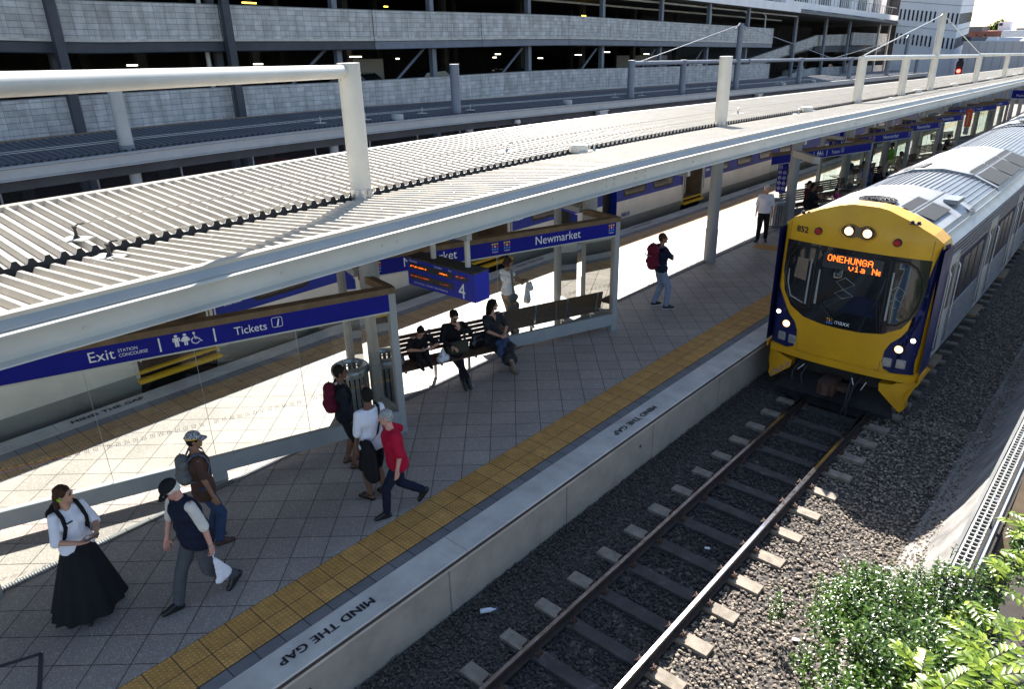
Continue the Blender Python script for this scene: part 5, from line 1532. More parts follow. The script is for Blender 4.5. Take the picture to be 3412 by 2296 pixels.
# upper storeys above the picture's top edge
for z0 in (9.5, 12.8, 16.1):
    q = MB(M); q.strip([(-29.2, z0), (-29.2, z0 + 1.4), (-29.45, z0 + 1.4)], -30, 43, 4.); wpart('parapet', q, 'slab_concrete', PB)
    q = MB(M); q.strip([(-29.4, z0 + 2.95), (-60, z0 + 2.95), (-60, z0 + 3.25), (-29.4, z0 + 3.25)], -30, 73, 6., True, True); wpart('deck', q, 'slab_concrete', PB)
q = MB(M); q.strip([(-29.5, 9.9), (-29.5, 19.4)], 43, 73, 5.); q.strip([(-36, 9.5), (-36, 19.4)], -30, 73, 6.); wpart('upper_wall', q, 'slab_concrete', PB)
# ramps
q = MB(M)
def slab(pts, u, th, mt, nm):
    q = MB(M); n = len(pts); k = 14
    a = [q.P((u, s, h)) for s, h in pts]; b = [q.P((u - th, s, h)) for s, h in pts]
    m_ = len(pts) // 2
    for i in range(m_ - 1):
        j0, j1, l1, l0 = i, i + 1, n - 2 - i, n - 1 - i
        q.face((a[j0], a[j1], a[l1], a[l0]), [(pts[x][0], pts[x][1]) for x in (j0, j1, l1, l0)]); q.face((b[j0], b[j1], b[l1], b[l0]))
    for i in range(n): q.face((a[i], a[(i + 1) % n], b[(i + 1) % n], b[i]))
    return wpart(nm, q, mt, PB)
slab([(74.5, 4.9), (84, 6.1), (93.9, 7.37), (93.9, 6.2), (84, 5.15), (74.5, 3.9)], -31.9, .25, 'block_wall', 'ramp_parapet')
slab([(93.9, 7.37), (107.3, 7.7), (107.3, 6.34), (93.9, 6.2)], -32.2, .25, 'block_wall', 'ramp_parapet')
slab([(107.3, 7.9), (125.1, 8.05), (125.1, 6.4), (107.3, 6.36)], -31.7, .25, 'block_wall', 'ramp_parapet')
slab([(94, 6.2), (125, 6.36), (125, 5.6), (94, 5.5)], -32.1, 20, 'steel_dark', 'ramp_deck')
slab([(76, 4.4), (94, 6.15), (94, 5.85), (76, 4.1)], -32.3, 20, 'slab_concrete', 'ramp_deck')
slab([(79.5, 2.62), (93.8, 3.75), (107, 3.75), (107, 2.5), (93.8, 2.5), (79.5, 2.4)], -32., .25, 'block_wall', 'ramp_parapet')
slab([(107, 3.75), (125.1, 3.7), (125.1, 2.55), (107, 2.5)], -31.7, .25, 'block_wall', 'ramp_parapet')
slab([(76, 2.5), (126, 2.5), (126, 2.1), (76, 2.1)], -32., 22, 'slab_concrete', 'ramp_deck')
for s in (85.5, 95.6, 105., 118.9, 124.6):
    q = MB(M); q.box((-31.75, s - .28, -.4), (-31.5, s + .28, 9.2)); wpart('column', q, 'steel_blue' if s < 110 else 'steel_grey', PB)
q = MB(M); q.strip([(-29.3, 9.2), (-29.3, 9.9), (-31, 9.9)], 44, 80, 4.); q.strip([(-31, 9.75), (-30.6, 9.75), (-30.6, 10.4), (-31, 10.4)], 79, 124, 4., True, True); q.strip([(-29.3, 9.2), (-29.3, 9.5)], -12, 44, 4.); wpart('white_fascia', q, 'white_wall', PB)
for s in (88, 97, 106, 114):
    q = MB(M); q.box((-33, s - .5, 9.3), (-31, s + .5, 9.8)); wpart('bracket', q, 'slab_concrete', PB)
q = MB(M)
for s in rng(80.5, 122, 1.3): q.box((-30.8, s, 10.4), (-30.75, s + .05, 11.4))
q.box((-30.82, 80, 11.36), (-30.74, 123, 11.42)); wpart('railing', q, 'steel_grey', PB)
AB = thing('apartment_block', 'white upper building with dark louvre slots above the car park deck', 'building', M(-34, 100, 9.5))
q = MB(M); q.box((-46, 84, 9.5), (-33, 126, 22)); wpart('wall', q, 'white_wall', AB)
for s in (88, 96, 104, 112, 119):
    q = MB(M); q.box((-33.02, s, 10.0), (-32.95, s + 4.2, 14.5)); w_ = wpart('window', q, 'window_dark', AB)
    for k in range(5):
        q = MB(M); q.box((-32.94, s + .3 + k * .8, 10), (-32.85, s + .5 + k * .8, 14.5)); wpart('louvre', q, 'white_wall', AB, parent=w_)
q = MB(M); t = thing('stair_tower', 'dark stained concrete stair tower between the car park and the white office', 'tower', M(-36, 132, 0))
q.box((-40, 127.5, -1), (-33, 139, 3.4)); q.box((-40, 127.5, 5.2), (-33, 139, 8.0)); q.box((-40, 127.5, 9.8), (-33, 139, 13)); q.box((-40, 127.5, 15), (-33, 139, 20)); wpart('wall', q, 'slab_concrete', t)
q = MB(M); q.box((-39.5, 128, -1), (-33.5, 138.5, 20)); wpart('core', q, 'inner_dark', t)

# cars on the decks
def car(u, s, h, rz, paint, label):
    t = thing('parked_car', label, 'car', M(u, s, h), rz, 'cars parked in the parking building')
    prof = [(-2.15, .35), (-2.2, .62), (-2.1, .88), (-1.35, .95), (-.85, 1.38), (.55, 1.42), (1.15, 1.0), (2.0, .86), (2.18, .62), (2.1, .35)]
    q = MB(); rows = []
    for w, k in ((-.86, .92), (-.82, 1.), (.82, 1.), (.86, .92)):
        rows.append([q.P((x * (1 if abs(w) < .85 else .985), w * (1 if z < .97 else .86), z if z < .97 else .95 + (z - .95) * k)) for x, z in prof])
    for a, b in zip(rows, rows[1:]):
        for i in range(len(prof)): j = (i + 1) % len(prof); q.face((a[i], a[j], b[j], b[i]))
    q.face(rows[0][::-1]); q.face(rows[-1]); bd = ob('body', q.mesh('b', None, 35), paint, t)
    for sg in (-1, 1):
        q = MB(); q.face([q.P((x, sg * (.80 if z < 1 else .722), z)) for x, z in ((-1.25, .99), (-.85, 1.32), (.5, 1.35), (1.0, 1.0))]); ob('window', q.mesh('w'), 'window_dark', t)
        for x in (-1.35, 1.35):
            q = MB(); q.tube([(x, sg * .70, .32), (x, sg * .875, .32)], .31, 18); w_ = ob('wheel', q.mesh('w', None, 40), 'rubber', t)
            q = MB(); q.tube([(x, sg * .875, .32), (x, sg * .885, .32)], .19, 14); ob('rim', q.mesh('w', None, 40), 'galv', w_)
        q = MB(); q.box((-2.2, sg * .62 - .14, .68), (-2.12, sg * .62 + .14, .80)); ob('tail_light', q.mesh('l'), 'light_red', t)
        q = MB(); q.box((2.08, sg * .62 - .14, .62), (2.18, sg * .62 + .14, .74)); ob('headlight', q.mesh('l'), 'galv', t)
    for x0, z0, x1, z1 in ((-1.31, 1.0, -.90, 1.34), (1.1, 1.03, .60, 1.38)):
        q = MB(); sgn = -1 if x0 < 0 else 1; q.quad((x0 + sgn * .03, -.66, z0), (x0 + sgn * .03, .66, z0), (x1 + sgn * .03, .62, z1), (x1 + sgn * .03, -.62, z1)); ob('windscreen', q.mesh('w'), 'window_dark', t)
    return t
car(-32, 24.4, lo_b(24) + .15, radians(15), 'car_silver', 'silver car behind the parapet just right of the nearest roof post')
car(-32, 29.5, lo_b(29) + .1, 1.57, 'car_black', 'dark car behind the lower parapet left of the lone grey post')
car(-32, 36.6, lo_b(36) + .0, .2, 'car_black', 'dark car parked behind the lower parapet right of the lone grey post')
car(-32, 54, lo_b(54) + .1, .15, 'car_silver', 'silver car above the lower parapet near the paired grey posts')
car(-32, 61.5, lo_b(60) + .1, 1.4, 'car_white', 'white car roof showing over the lower parapet far right')
car(-36, 99.3, 2.5, 1.6, 'car_white', 'white car on the ramp deck between two dark columns, tail lights visible')
car(-36, 111, 2.6, 1.6, 'car_black', 'dark car beside the white car on the ramp deck')
car(-36, 118.7, 2.6, 1.6, 'car_silver', 'silver car on the ramp deck farthest right')
car(-27.5, 12.6, -.35, radians(10), 'car_silver', 'silver car with red tail lights at ground level behind the chain-link fence')
car(-29.5, 17.5, -.35, 1.5, 'car_red', 'dark red car at ground level behind the chain-link fence')
for s in [7.2 + 6.1 * i for i in range(8)]:
    pass

# ---------------------------------------------------------------- background
OF = thing('office_building', 'tall white concrete office block with rows of narrow dark windows', 'office building', (-30, 120, -5))
def OFn(x, y, z): return (x, y, z - .11 * (x + 34) * (1 if x < -26 else 1))
q = MB(OFn)
def facade(p0, p1, z0, z1, rows_, n, w, nm):
    (x0, y0), (x1, y1) = p0, p1
    q = MB(OFn); q.quad((x0, y0, z0), (x1, y1, z0), (x1, y1, z1), (x0, y0, z1)); wl = wpart('wall', q, 'white_wall', OF)
    dx, dy = (x1 - x0), (y1 - y0); L = math.hypot(dx, dy); dx /= L; dy /= L; nx, ny = dy, -dx
    for zt in rows_:
        for k in range(n):
            if nm == 'f' and k in (9,): continue
            a = L * (k + .5) / n
            q = MB(OFn); c = (x0 + dx * a, y0 + dy * a)
            q.obox((c[0] + nx * .01, c[1] + ny * .01, zt - .68), (dx * w, dy * w, 0), (nx * .03, ny * .03, 0), (0, 0, .68)); wpart('window', q, 'black_paint', OF)
    for zt in rows_:
        q = MB(OFn); q.obox(((x0 + x1) / 2 + nx * .01, (y0 + y1) / 2 + ny * .01, zt + .95), (dx * L / 2, dy * L / 2, 0), (nx * .02, ny * .02, 0), (0, 0, .03)); wpart('joint', q, 'slab_concrete', OF)
facade((-34.0, 120), (-26.3, 120), -6, 17, [10.75, 7.65, 4.55], 14, .11, 'f')
facade((-26.3, 120), (-29.4, 142), -6, 17, [10.75, 7.65, 4.55], 22, .13, 'g')
q = MB(); q.box((-40, 150, -6), (-30, 160, 8)); 
GW = thing('warehouse', 'long plain grey warehouse wall behind the end of the station', 'building', (-19, 112, -6))
q = MB(); q.box((-23.1, 110, -8), (-8, 135, 3.55)); wpart('wall', q, 'grey_wall', GW)
for x in rng(-22.3, -8, .9):
    q = MB(); q.box((x, 109.97, -8), (x + .03, 109.99, 3.5)); wpart('panel_seam', q, 'slab_concrete', GW)
q = MB(); q.box((-23.15, 109.9, -.8), (-8, 109.96, -.7)); wpart('ledge', q, 'slab_concrete', GW)
BK = thing('brick_building', 'low red-brown brick building with parapet behind the grey warehouse', 'building', (-29, 150, 0))
q = MB(); q.box((-31.5, 150, -2), (-26.2, 160, 4.25)); wpart('wall', q, 'brick_wall', BK)
for x in (-29.9, -28.7): q = MB(); q.box((x, 149.95, 3.55), (x + .3, 149.99, 3.75)); wpart('window', q, 'window_dark', BK)
q = MB(); q.box((-31.6, 151, 4.25), (-29.4, 156, 4.95)); wpart('roof_room', q, 'slab_concrete', BK)
t = thing('white_building', 'low white rendered building right of the brick building', 'building', (-24, 150, 0))
q = MB(); q.box((-26.1, 149, -2), (-18, 160, 4.3)); wpart('wall', q, 'white_wall', t)
q = MB(); q.box((-24.5, 151, 4.3), (-20, 156, 4.6)); wpart('roof', q, 'slab_concrete', t)
t = thing('rooftop_room', 'small white box-shaped rooftop room above the low white building', 'building', (-26.5, 150, 4.3))
q = MB(); q.box((-27.3, 152, 4.2), (-25.6, 154, 5.6)); wpart('wall', q, 'white_wall', t)
q = MB(); q.box((-27.2, 151.96, 5.0), (-26.7, 151.99, 5.4)); wpart('window', q, 'window_dark', t)
for i, (x, w, lab) in enumerate(((-31.2, 1.2, 'dark rooftop air unit at left end on the warehouse'), (-29.4, 1.6, 'grey rooftop air unit in the middle on the warehouse'), (-27.4, 1.4, 'pale rooftop air unit at right on the warehouse'))):
    k = 112 / 150; t = thing('air_conditioner', lab, 'air conditioner', (x * k, 112, 3.55), 0, 'units on the warehouse roof')
    q = MB(); q.box((x * k - w * .4, 112, 3.56), (x * k + w * .4, 113, 4.0)); wpart('case', q, ['steel_dark', 'slab_concrete', 'white_wall'][i], t)
    q = MB(); q.lathe([(.2, 0), (.2, .05)], (x * k, 112.5, 4.0), 12); wpart('fan', q, 'dark_steel', t)
# railway signal
t = thing('railway_signal', 'black railway signal head showing a red light beyond the far canopy', 'signal', M(-15.5, 88.6, -1))
q = MB(); q.tube([M(-15.5, 88.8, -1), M(-15.5, 88.8, 5.0)], .09, 8); wpart('mast', q, 'dark_steel', t)
c = M(-15.5, 88.5, 4.0)
q = MB()
q.face([q.P(c + Vector((.33 * cos(a), 0, (.9 if sin(a) > 0 else -.9) * 0 + .33 * sin(a) + (.42 if sin(a) > -.01 else -.42)))) for a in [radians(d) for d in range(0, 360, 20)]])
q.box(c + Vector((-.25, .01, -.7)), c + Vector((.25, .3, .7))); wpart('head', q, 'rubber', t)
q = MB(); q.tube([c + Vector((0, -.12, -.28)), c + Vector((0, -.02, -.28))], .17, 14); wpart('red_lamp', q, 'signal_red', t)
for dz in (-1.15, .98):
    q = MB(); q.box(c + Vector((-.2, -.1, dz - .25)), c + Vector((.22, .2, dz + .25))); wpart('box', q, 'dark_steel', t)
WW = thing('retaining_wall', 'long pale concrete retaining wall curving behind the end of the far canopy', 'wall', M(-27, 100, 0))
q = MB(M); q.strip([(-26, -2), (-26, 3.0), (-26.3, 3.0)], 78, 135, 3.); wpart('wall', q, 'grey_wall', WW)
# trees beyond the rooftops
def tree(x, y, z, h, r, lab):
    t = thing('tree', lab, 'tree', (x, y, z))
    q = MB(); q.tube([(0, 0, 0), (.1, 0, h * .5), (0, 0, h * .8)], [.15, .1, .04], 7)
    for k in range(5): a = k * 1.3; q.tube([(0, 0, h * (.35 + .08 * k)), (r * .6 * cos(a), r * .6 * sin(a), h * (.6 + .07 * k))], [.06, .02], 5)
    part('trunk', q, 'bark', t, 60)
    q = MB(); rr = random.Random(x)
    for i in range(900):
        v = Vector((rr.gauss(0, 1), rr.gauss(0, 1), rr.gauss(0, 1))).normalized() * (rr.random() ** .4)
        b_ = noise.noise(v * 2.2 + Vector((x, 0, 0))) * .5 + .8
        c = Vector((v.x * r * b_, v.y * r * b_, h * .72 + v.z * h * .33 * b_)); a_ = Vector((rr.uniform(-1, 1), rr.uniform(-1, 1), rr.uniform(-1, 1))) * .14; b2 = a_.cross(Vector((rr.uniform(-1, 1), .3, 1)))
        q.quad(c - a_ - b2, c + a_ - b2, c + a_ + b2, c - a_ + b2)
    part('crown', q, 'leaf_shrub', t)
tree(-28.0, 158, 1.5, 4.4, 1.3, 'small green tree behind the brick rooftop, right one'); tree(-29.8, 162, 1.0, 4.2, 1.1, 'small sparse tree behind the brick rooftop, left one')
# ---------------------------------------------------------------- people
def ik(a, b, l1, l2, hint):
    a, b = Vector(a), Vector(b); d = b - a; L = d.length
    if L > (l1 + l2) * .995: b = a + d * ((l1 + l2) * .995 / L); d = b - a; L = d.length
    x = (l1 * l1 - l2 * l2 + L * L) / (2 * L); h = sqrt(max(l1 * l1 - x * x, 0)); dn = d / L
    hv = Vector(hint); hv = hv - dn * hv.dot(dn)
    if hv.length < 1e-4: hv = Vector((0, 1, 0))
    return a + dn * x + hv.normalized() * h, b
def wrinkle(me, amp=.006, sc=7., seed=0):
    nr = [v.normal.copy() for v in me.vertices]
    for v in me.vertices:
        n = noise.noise(Vector((v.co.x * sc, v.co.y * sc, v.co.z * sc * .55)) + Vector((seed, 0, 0))) + .5 * noise.noise(v.co * sc * 2.3 + Vector((0, seed, 0)))
        v.co += nr[v.index] * (n * amp)
def rotm(yaw, pitch=0, roll=0): return Matrix.Rotation(yaw, 3, 'Z') @ Matrix.Rotation(pitch, 3, 'X') @ Matrix.Rotation(roll, 3, 'Y')
def hand(mb, w, fdir, pn, k, curl, side):
    # palm + four fingers + thumb. fdir finger direction, pn palm normal
    f = Vector(fdir).normalized(); p = Vector(pn); p = (p - f * p.dot(f)).normalized(); s = f.cross(p)   # s across the palm
    w = Vector(w)
    for i in (-1.5, -.5, .5, 1.5): mb.cone(w + s * i * .012 * k, w + f * .085 * k + s * i * .019 * k, .016 * k, .0125 * k, 8)
    for i, ln in ((-1.5, .058), (-.5, .072), (.5, .078), (1.5, .068)):
        b = w + f * .088 * k + s * i * .0205 * k
        c = curl + .08 * (i + .5)
        d1 = f * cos(c * .6) + p * sin(c * .6); d2 = f * cos(c * 1.35) + p * sin(c * 1.35); d3 = f * cos(c * 1.9) + p * sin(c * 1.9)
        m1 = b + d1 * ln * .45 * k; m2 = m1 + d2 * ln * .32 * k; m3 = m2 + d3 * ln * .25 * k
        mb.cone(b, m1, .0098 * k, .009 * k, 7); mb.cone(m1, m2, .009 * k, .0083 * k, 7); mb.cone(m2, m3, .0083 * k, .0072 * k, 7)
    t0 = w + f * .02 * k - s * side * .022 * k * -1
    td = (f * .75 + s * side * .7 + p * .35 * (.5 + curl)).normalized()
    t1 = t0 + td * .045 * k; t2 = t1 + (f * .8 + s * side * .25 + p * (.3 + .4 * curl)).normalized() * .035 * k
    mb.cone(t0, t1, .0145 * k, .0115 * k, 8); mb.cone(t1, t2, .0112 * k, .0085 * k, 8)
def person(label, pos, yaw, H=1.7, skin='skin', lean=(0, 0), hipz=None, pel=(0, 0), turn=0., ank=((-.1, 0, 0), (.1, 0, 0)), toes=(0, 0), wr=None, eh=None, hd=None, head=(0, 0), curl=(.6, .6),
           top='white', tl=.5, topz=None, sleeve=1.0, pants=None, pl=1.0, skirt=None, shoe='leather_black', sandal=False, hair='hair_black', hs='short', fat=1.06, chest=None, far=False, knee=None, vneck=False, collar=None, pos_z=None, jacket=None, extra=None, wst=None, heel=0.):
    k = H / 1.75
    base = M(pos[0], pos[1], pos_z or 0.) if len(pos) == 2 else Vector(pos)
    t = thing('person', label, 'person', base, yaw)
    hz = (hipz if hipz is not None else .905) * k
    pc = Vector((pel[0], pel[1], hz))
    R = rotm(turn)
    ln = Vector((lean[0], lean[1], 0))
    spine = Vector((lean[0], lean[1], 1)).normalized()
    wa, ch = pc + spine * .14 * k, pc + spine * .37 * k
    nk = pc + spine * .555 * k
    f_ = R @ Vector((0, 1, 0)); rt = R @ Vector((1, 0, 0))
    up = spine
    sh = [nk - up * .065 * k + rt * sg * .170 * k * (.94 if chest else 1) for sg in (-1, 1)]
    hp = [pc - up * .02 + Vector((sg * .085 * k, 0, 0)) for sg in (-1, 1)]
    HR = rotm(turn + head[0], head[1]) 
    hc = nk + up * .075 * k + HR @ Vector((0, .02, .085)) * k
    vox = .0088 if not far else .014
    KN, AN = [], []
    for i in (0, 1):
        a = Vector(ank[i][:3]) + Vector((0, 0, .085 * k + heel))
        kn_, a = ik(hp[i], a, .425 * k, .41 * k, (knee[i] if knee else (0, 1, .05)))
        KN.append(kn_); AN.append(a)
    if wr is None: wr = ((-.22 * k, .05, hz - .06), (.22 * k, .05, hz - .06))
    EL, WR = [], []
    for i in (0, 1):
        h_ = (eh[i] if eh else ((-1, 1)[i] * .3, -1, -.2))
        e_, w_ = ik(sh[i], wr[i], .285 * k, .255 * k, h_); EL.append(e_); WR.append(w_)
    # body, one continuous surface
    b = MB()
    b.cone(pc + Vector((-.06 * k, 0, 0)), pc + Vector((.06 * k, 0, 0)), .105 * k, .105 * k); b.cone(pc, wa, .12 * k, .105 * k); b.cone(wa, ch, .11 * k, .12 * k)
    b.cone(ch - rt * .06 * k, ch + rt * .06 * k, .11 * k, .11 * k); b.cone(sh[0], sh[1], .055 * k, .055 * k); b.cone(ch, nk - up * .05 * k, .115 * k, .07 * k)
    b.cone(nk - up * .06 * k, hc - HR @ Vector((0, .025, .03)) * k, .056 * k, .05 * k, 12)
    b.ell(hc + HR @ Vector((0, -.012, .012)) * k, (.073 * k, .092 * k, .098 * k), 16, 12, 0, HR)
    b.ell(hc + HR @ Vector((0, .022, -.04)) * k, (.056 * k, .062 * k, .074 * k), 14, 10, 0, HR)
    b.ell(hc + HR @ Vector((0, .062, -.092)) * k, (.026 * k, .022 * k, .020 * k), 10, 8, 0, HR)   # chin
    b.cone(hc + HR @ Vector((0, .080, .008)) * k, hc + HR @ Vector((0, .104, -.026)) * k, .009 * k, .0145 * k, 8)   # nose
    b.cone(hc + HR @ Vector((-.022, .076, -.06)) * k, hc + HR @ Vector((.022, .076, -.06)) * k, .010 * k, .010 * k, 8)   # lips
    b.cone(hc + HR @ Vector((-.035, .074, .026)) * k, hc + HR @ Vector((.035, .074, .026)) * k, .013 * k, .013 * k, 8)   # brow
    for sg in (-1, 1): b.ell(hc + HR @ Vector((sg * .075, -.008, -.012)) * k, (.010 * k, .020 * k, .030 * k), 8, 8, 0, HR)
    for i in (0, 1):
        sg = (-1, 1)[i]
        b.cone(sh[i], EL[i], .049 * k, .038 * k); b.cone(EL[i], WR[i], .038 * k, .025 * k)
        d = (WR[i] - EL[i]).normalized()
        fd = Vector(hd[i][0]) if hd and hd[i] else d
        pn_ = Vector(hd[i][1]) if hd and hd[i] else Vector((-sg, .15, 0))
        hand(b, WR[i], fd, pn_, k, curl[i], -sg if not far else -sg)
        b.cone(hp[i], KN[i], .082 * k, .056 * k); b.cone(KN[i], KN[i] + (AN[i] - KN[i]) * .35, .053 * k, .056 * k); b.cone(KN[i] + (AN[i] - KN[i]) * .35, AN[i], .056 * k, .036 * k)
        ta = toes[i]; td = rotm(ta) @ Vector((0, 1, 0)); pit = (ank[i][3] if len(ank[i]) > 3 else 0)
        fd_ = (td * cos(pit) - Vector((0, 0, 1)) * sin(pit)).normalized(); dn = Vector((0, 0, -1)) * cos(pit) - td * sin(pit)
        heelp = AN[i] - fd_ * .035 * k + dn * .045 * k; toep = AN[i] + fd_ * .145 * k + dn * .055 * k
        b.cone(AN[i], heelp, .036 * k, .030 * k); b.cone(heelp, toep - dn * 0, .030 * k, .024 * k); b.cone(AN[i], toep, .034 * k, .022 * k)
        if sandal:
            for j in range(5): 
                lat = (td.cross(Vector((0, 0, 1)))) * (j - 2) * .012 * k; b.cone(toep + lat - fd_ * .02, toep + lat + fd_ * .03 * k, .010 * k, .0085 * k, 6)
        # shoes
        m = MB()
        lat = fd_.cross(dn).normalized()
        if sandal:
            m.cone(heelp + dn * .026 * k, toep + dn * .016 * k + fd_ * .03 * k, .036 * k, .042 * k); sc_ = remesh(m, vox, 1)
            # flatten into a sole
            o_ = heelp + dn * .036 * k
            for v in sc_.vertices:
                hgt = (v.co - o_).dot(dn); v.co -= dn * (hgt - max(-.012, min(hgt, .006)))
            m2 = MB()
            for q0 in (.35, .62, .92):
                c0 = heelp + (toep - heelp) * q0; r0 = .043 * k if q0 > .5 else .045 * k
                m2.tube([c0 + lat * r0 * cos(a) - dn * r0 * (.95 if q0 > .5 else 1.6) * sin(a) for a in [pi * j / 8 for j in range(9)]], .009 * k, 6)
            m2.tube([AN[i] + (lat * cos(a) + fd_ * sin(a)) * .042 * k for a in [2 * pi * j / 12 for j in range(13)]], .008 * k, 6)
            so = ob('sandal', sc_, shoe, t); ob('strap', m2.mesh('s', None, 60), shoe, so)
        else:
            m.cone(heelp, toep, .043 * k, .038 * k); m.cone(toep, toep + fd_ * .022 * k + dn * .004, .038 * k, .030 * k); m.cone(AN[i] + dn * .01, heelp + fd_ * .03, .043 * k, .036 * k); m.cone(AN[i] + fd_ * .02, toep, .040 * k, .030 * k)
            if shoe == 'boot': m.cone(AN[i], AN[i] + (KN[i] - AN[i]) * .45, .046 * k, .056 * k)
            ms = remesh(m, vox, 1); ob('shoe', ms, 'leather_black' if shoe in ('boot', 'white_sole') else shoe, t)
            if shoe == 'white_sole':
                m = MB(); m.cone(heelp + dn * .030 * k, toep + dn * .024 * k + fd_ * .02 * k, .045 * k, .042 * k); sc_ = remesh(m, vox, 1); o_ = heelp + dn * .040 * k
                for v in sc_.vertices:
                    hgt = (v.co - o_).dot(dn); v.co -= dn * (hgt - max(-.010, min(hgt, .012)))
                ob('shoe_sole', sc_, 'white_paint', t)
    me = remesh(b, vox, 2); ob('body', me, skin, t)
    # face details
    if not far:
        for sg in (-1, 1):
            m = MB(); m.ell(hc + HR @ Vector((sg * .030, .0835, .006)) * k, (.0125 * k, .006 * k, .006 * k), 10, 6, 0, HR); ob('eye', m.mesh('e', None, 180), 'eye_dark', t)
            m = MB(); m.tube([hc + HR @ Vector((sg * x, .092 - abs(x - .03) * .15, .028 + (.004 if .02 < x < .04 else 0))) * k for x in (.014, .03, .046)], .0035 * k, 5); ob('eyebrow', m.mesh('e', None, 180), hair, t)
        m = MB(); m.ell(hc + HR @ Vector((0, .0855, -.06)) * k, (.021 * k, .005 * k, .0055 * k), 10, 6, 0, HR); ob('mouth', m.mesh('e', None, 180), 'lip', t)
    # top
    m = MB(); F = fat
    hem = pc + spine * (tl - .5) * .3 * k if topz is None else pc + Vector((0, 0, topz * k))
    m.cone(hem - rt * .065 * k * F, hem + rt * .065 * k * F, .128 * k * F, .128 * k * F)
    m.cone(hem, wa, .140 * k * F, .124 * k * F); m.cone(wa, ch, .124 * k * F, .135 * k * F)
    m.cone(ch - rt * .065 * k, ch + rt * .065 * k, .124 * k * F, .124 * k * F); m.cone(ch, nk - up * .075 * k, .125 * k, .085 * k); m.cone(sh[0] - up * .004, sh[1] - up * .004, .062 * k, .062 * k); m.cone(wa - rt * .05 * k, wa + rt * .05 * k, .115 * k * F, .115 * k * F)
    if chest:
        for sg in (-1, 1): m.ell(ch + f_ * .085 * k + rt * sg * .07 * k + up * .01, (.062 * k, .055 * k, .06 * k))
    if wst:
        pass
    for i in (0, 1):
        if sleeve > 0:
            s1 = min(sleeve, 1.); e1 = sh[i] + (EL[i] - sh[i]) * s1
            loose = 1.15 if sleeve < 1 else 1.
            m.cone(sh[i], e1, .060 * k, .054 * k * loose)
            if sleeve > 1: m.cone(EL[i], EL[i] + (WR[i] - EL[i]) * (sleeve - 1), .050 * k, .040 * k)
    mt = remesh(m, vox * 1.15, 3)
    bm = bmesh.new(); bm.from_mesh(mt)
    cutz = hem - spine * .075 * k
    bmesh.ops.bisect_plane(bm, geom=bm.verts[:] + bm.edges[:] + bm.faces[:], plane_co=cutz, plane_no=-spine, clear_outer=True)
    for i in (0, 1):   # open sleeves are left closed; they follow the arm
        pass
    bm.to_mesh(mt); bm.free(); mt.update()
    wrinkle(mt, .007 if not far else .004, 7., hash(label) % 50)
    mt.polygons.foreach_set("use_smooth", [True] * len(mt.polygons))
    ob('top', mt, 'cloth_' + top, t)
    if collar:
        m = MB(); c0 = nk - up * .012 * k
        for sg in (-1, 1):
            a0 = c0 + f_ * .068 * k + rt * sg * .012 * k - up * .03 * k; a1 = c0 + rt * sg * .072 * k + f_ * .01 * k + up * .012 * k; a2 = c0 - f_ * .062 * k + up * .022 * k
            o1 = a0 - up * .055 * k + rt * sg * .055 * k + f_ * .012 * k; o2 = a1 - up * .045 * k + rt * sg * .03 * k; o3 = a2 - up * .045 * k - f_ * .02 * k
            m.quad(a0, a1, o2, o1); m.quad(a1, a2, o3, o2)
        ob('collar', m.mesh('c', None, 80), 'cloth_' + collar, t)
    if vneck:
        m = MB(); c0 = nk + f_ * .083 * k - up * .07 * k
        m.face([m.P(p) for p in (c0 - rt * .05 * k + up * .055 * k - f_ * .02 * k, c0 - up * .055 * k + f_ * .045 * k, c0 + rt * .05 * k + up * .055 * k - f_ * .02 * k, c0 + f_ * .015 * k + up * .03 * k)]); ob('neck_opening', m.mesh('c', None, 180), skin, t)
    if pants:
        m = MB()
        m.cone(pc - rt * .055 * k * F + Vector((0, 0, .0)), pc + rt * .055 * k * F + Vector((0, 0, .0)), .113 * k * (1 + (F - 1) * .6), .113 * k * (1 + (F - 1) * .6))
        for i in (0, 1):
            loose = {'short': 1.3}.get(pants[1] if isinstance(pants, tuple) else '', 1.0)
            if pl <= 1:
                e = hp[i] + (KN[i] - hp[i]) * pl; m.cone(hp[i], e, .100 * k, .088 * k * loose)
            else:
                m.cone(hp[i], KN[i], .100 * k, .074 * k); m.cone(KN[i], KN[i] + (AN[i] - KN[i]) * (pl - 1), .073 * k, .062 * k)
        mp = remesh(m, vox * 1.2, 3); wrinkle(mp, .007, 8., 3 + hash(label) % 9)
        mp.polygons.foreach_set("use_smooth", [True] * len(mp.polygons))
        ob('shorts' if pl <= 1.1 else 'trousers', mp, 'cloth_' + (pants[0] if isinstance(pants, tuple) else pants), t)
    if skirt:   # (colour, bottom centre offset, bottom z, rx, ry, pleats)
        col, bo, bz, rx, ry, npl = skirt
        q = MB(); rows = []
        n_, seg = 16, 96
        for j in range(n_ + 1):
            f = j / n_; c0 = pc + Vector((0, 0, .10 * k)); c1 = Vector((bo[0], bo[1], bz))
            c = c0 + (c1 - c0) * f
            a0, b0 = .142 * k, .125 * k
            ee = f ** .9
            row = []
            for s_ in range(seg):
                an = 2 * pi * s_ / seg; pl_ = 1 + .055 * f * sin(an * npl + 1.5 * sin(an * 2)) + .03 * f * sin(an * 5 + 1)
                row.append(q.P((c.x + (a0 + (rx - a0) * ee) * cos(an) * pl_, c.y + (b0 + (ry - b0) * ee) * sin(an) * pl_, c.z + (.012 * sin(an * 7) * f))))
            rows.append(row)
        for a, c in zip(rows, rows[1:]):
            for s_ in range(seg): q.face((a[s_], a[(s_ + 1) % seg], c[(s_ + 1) % seg], c[s_]))
        ob('skirt', q.mesh('s', None, 180), 'cloth_' + col, t)
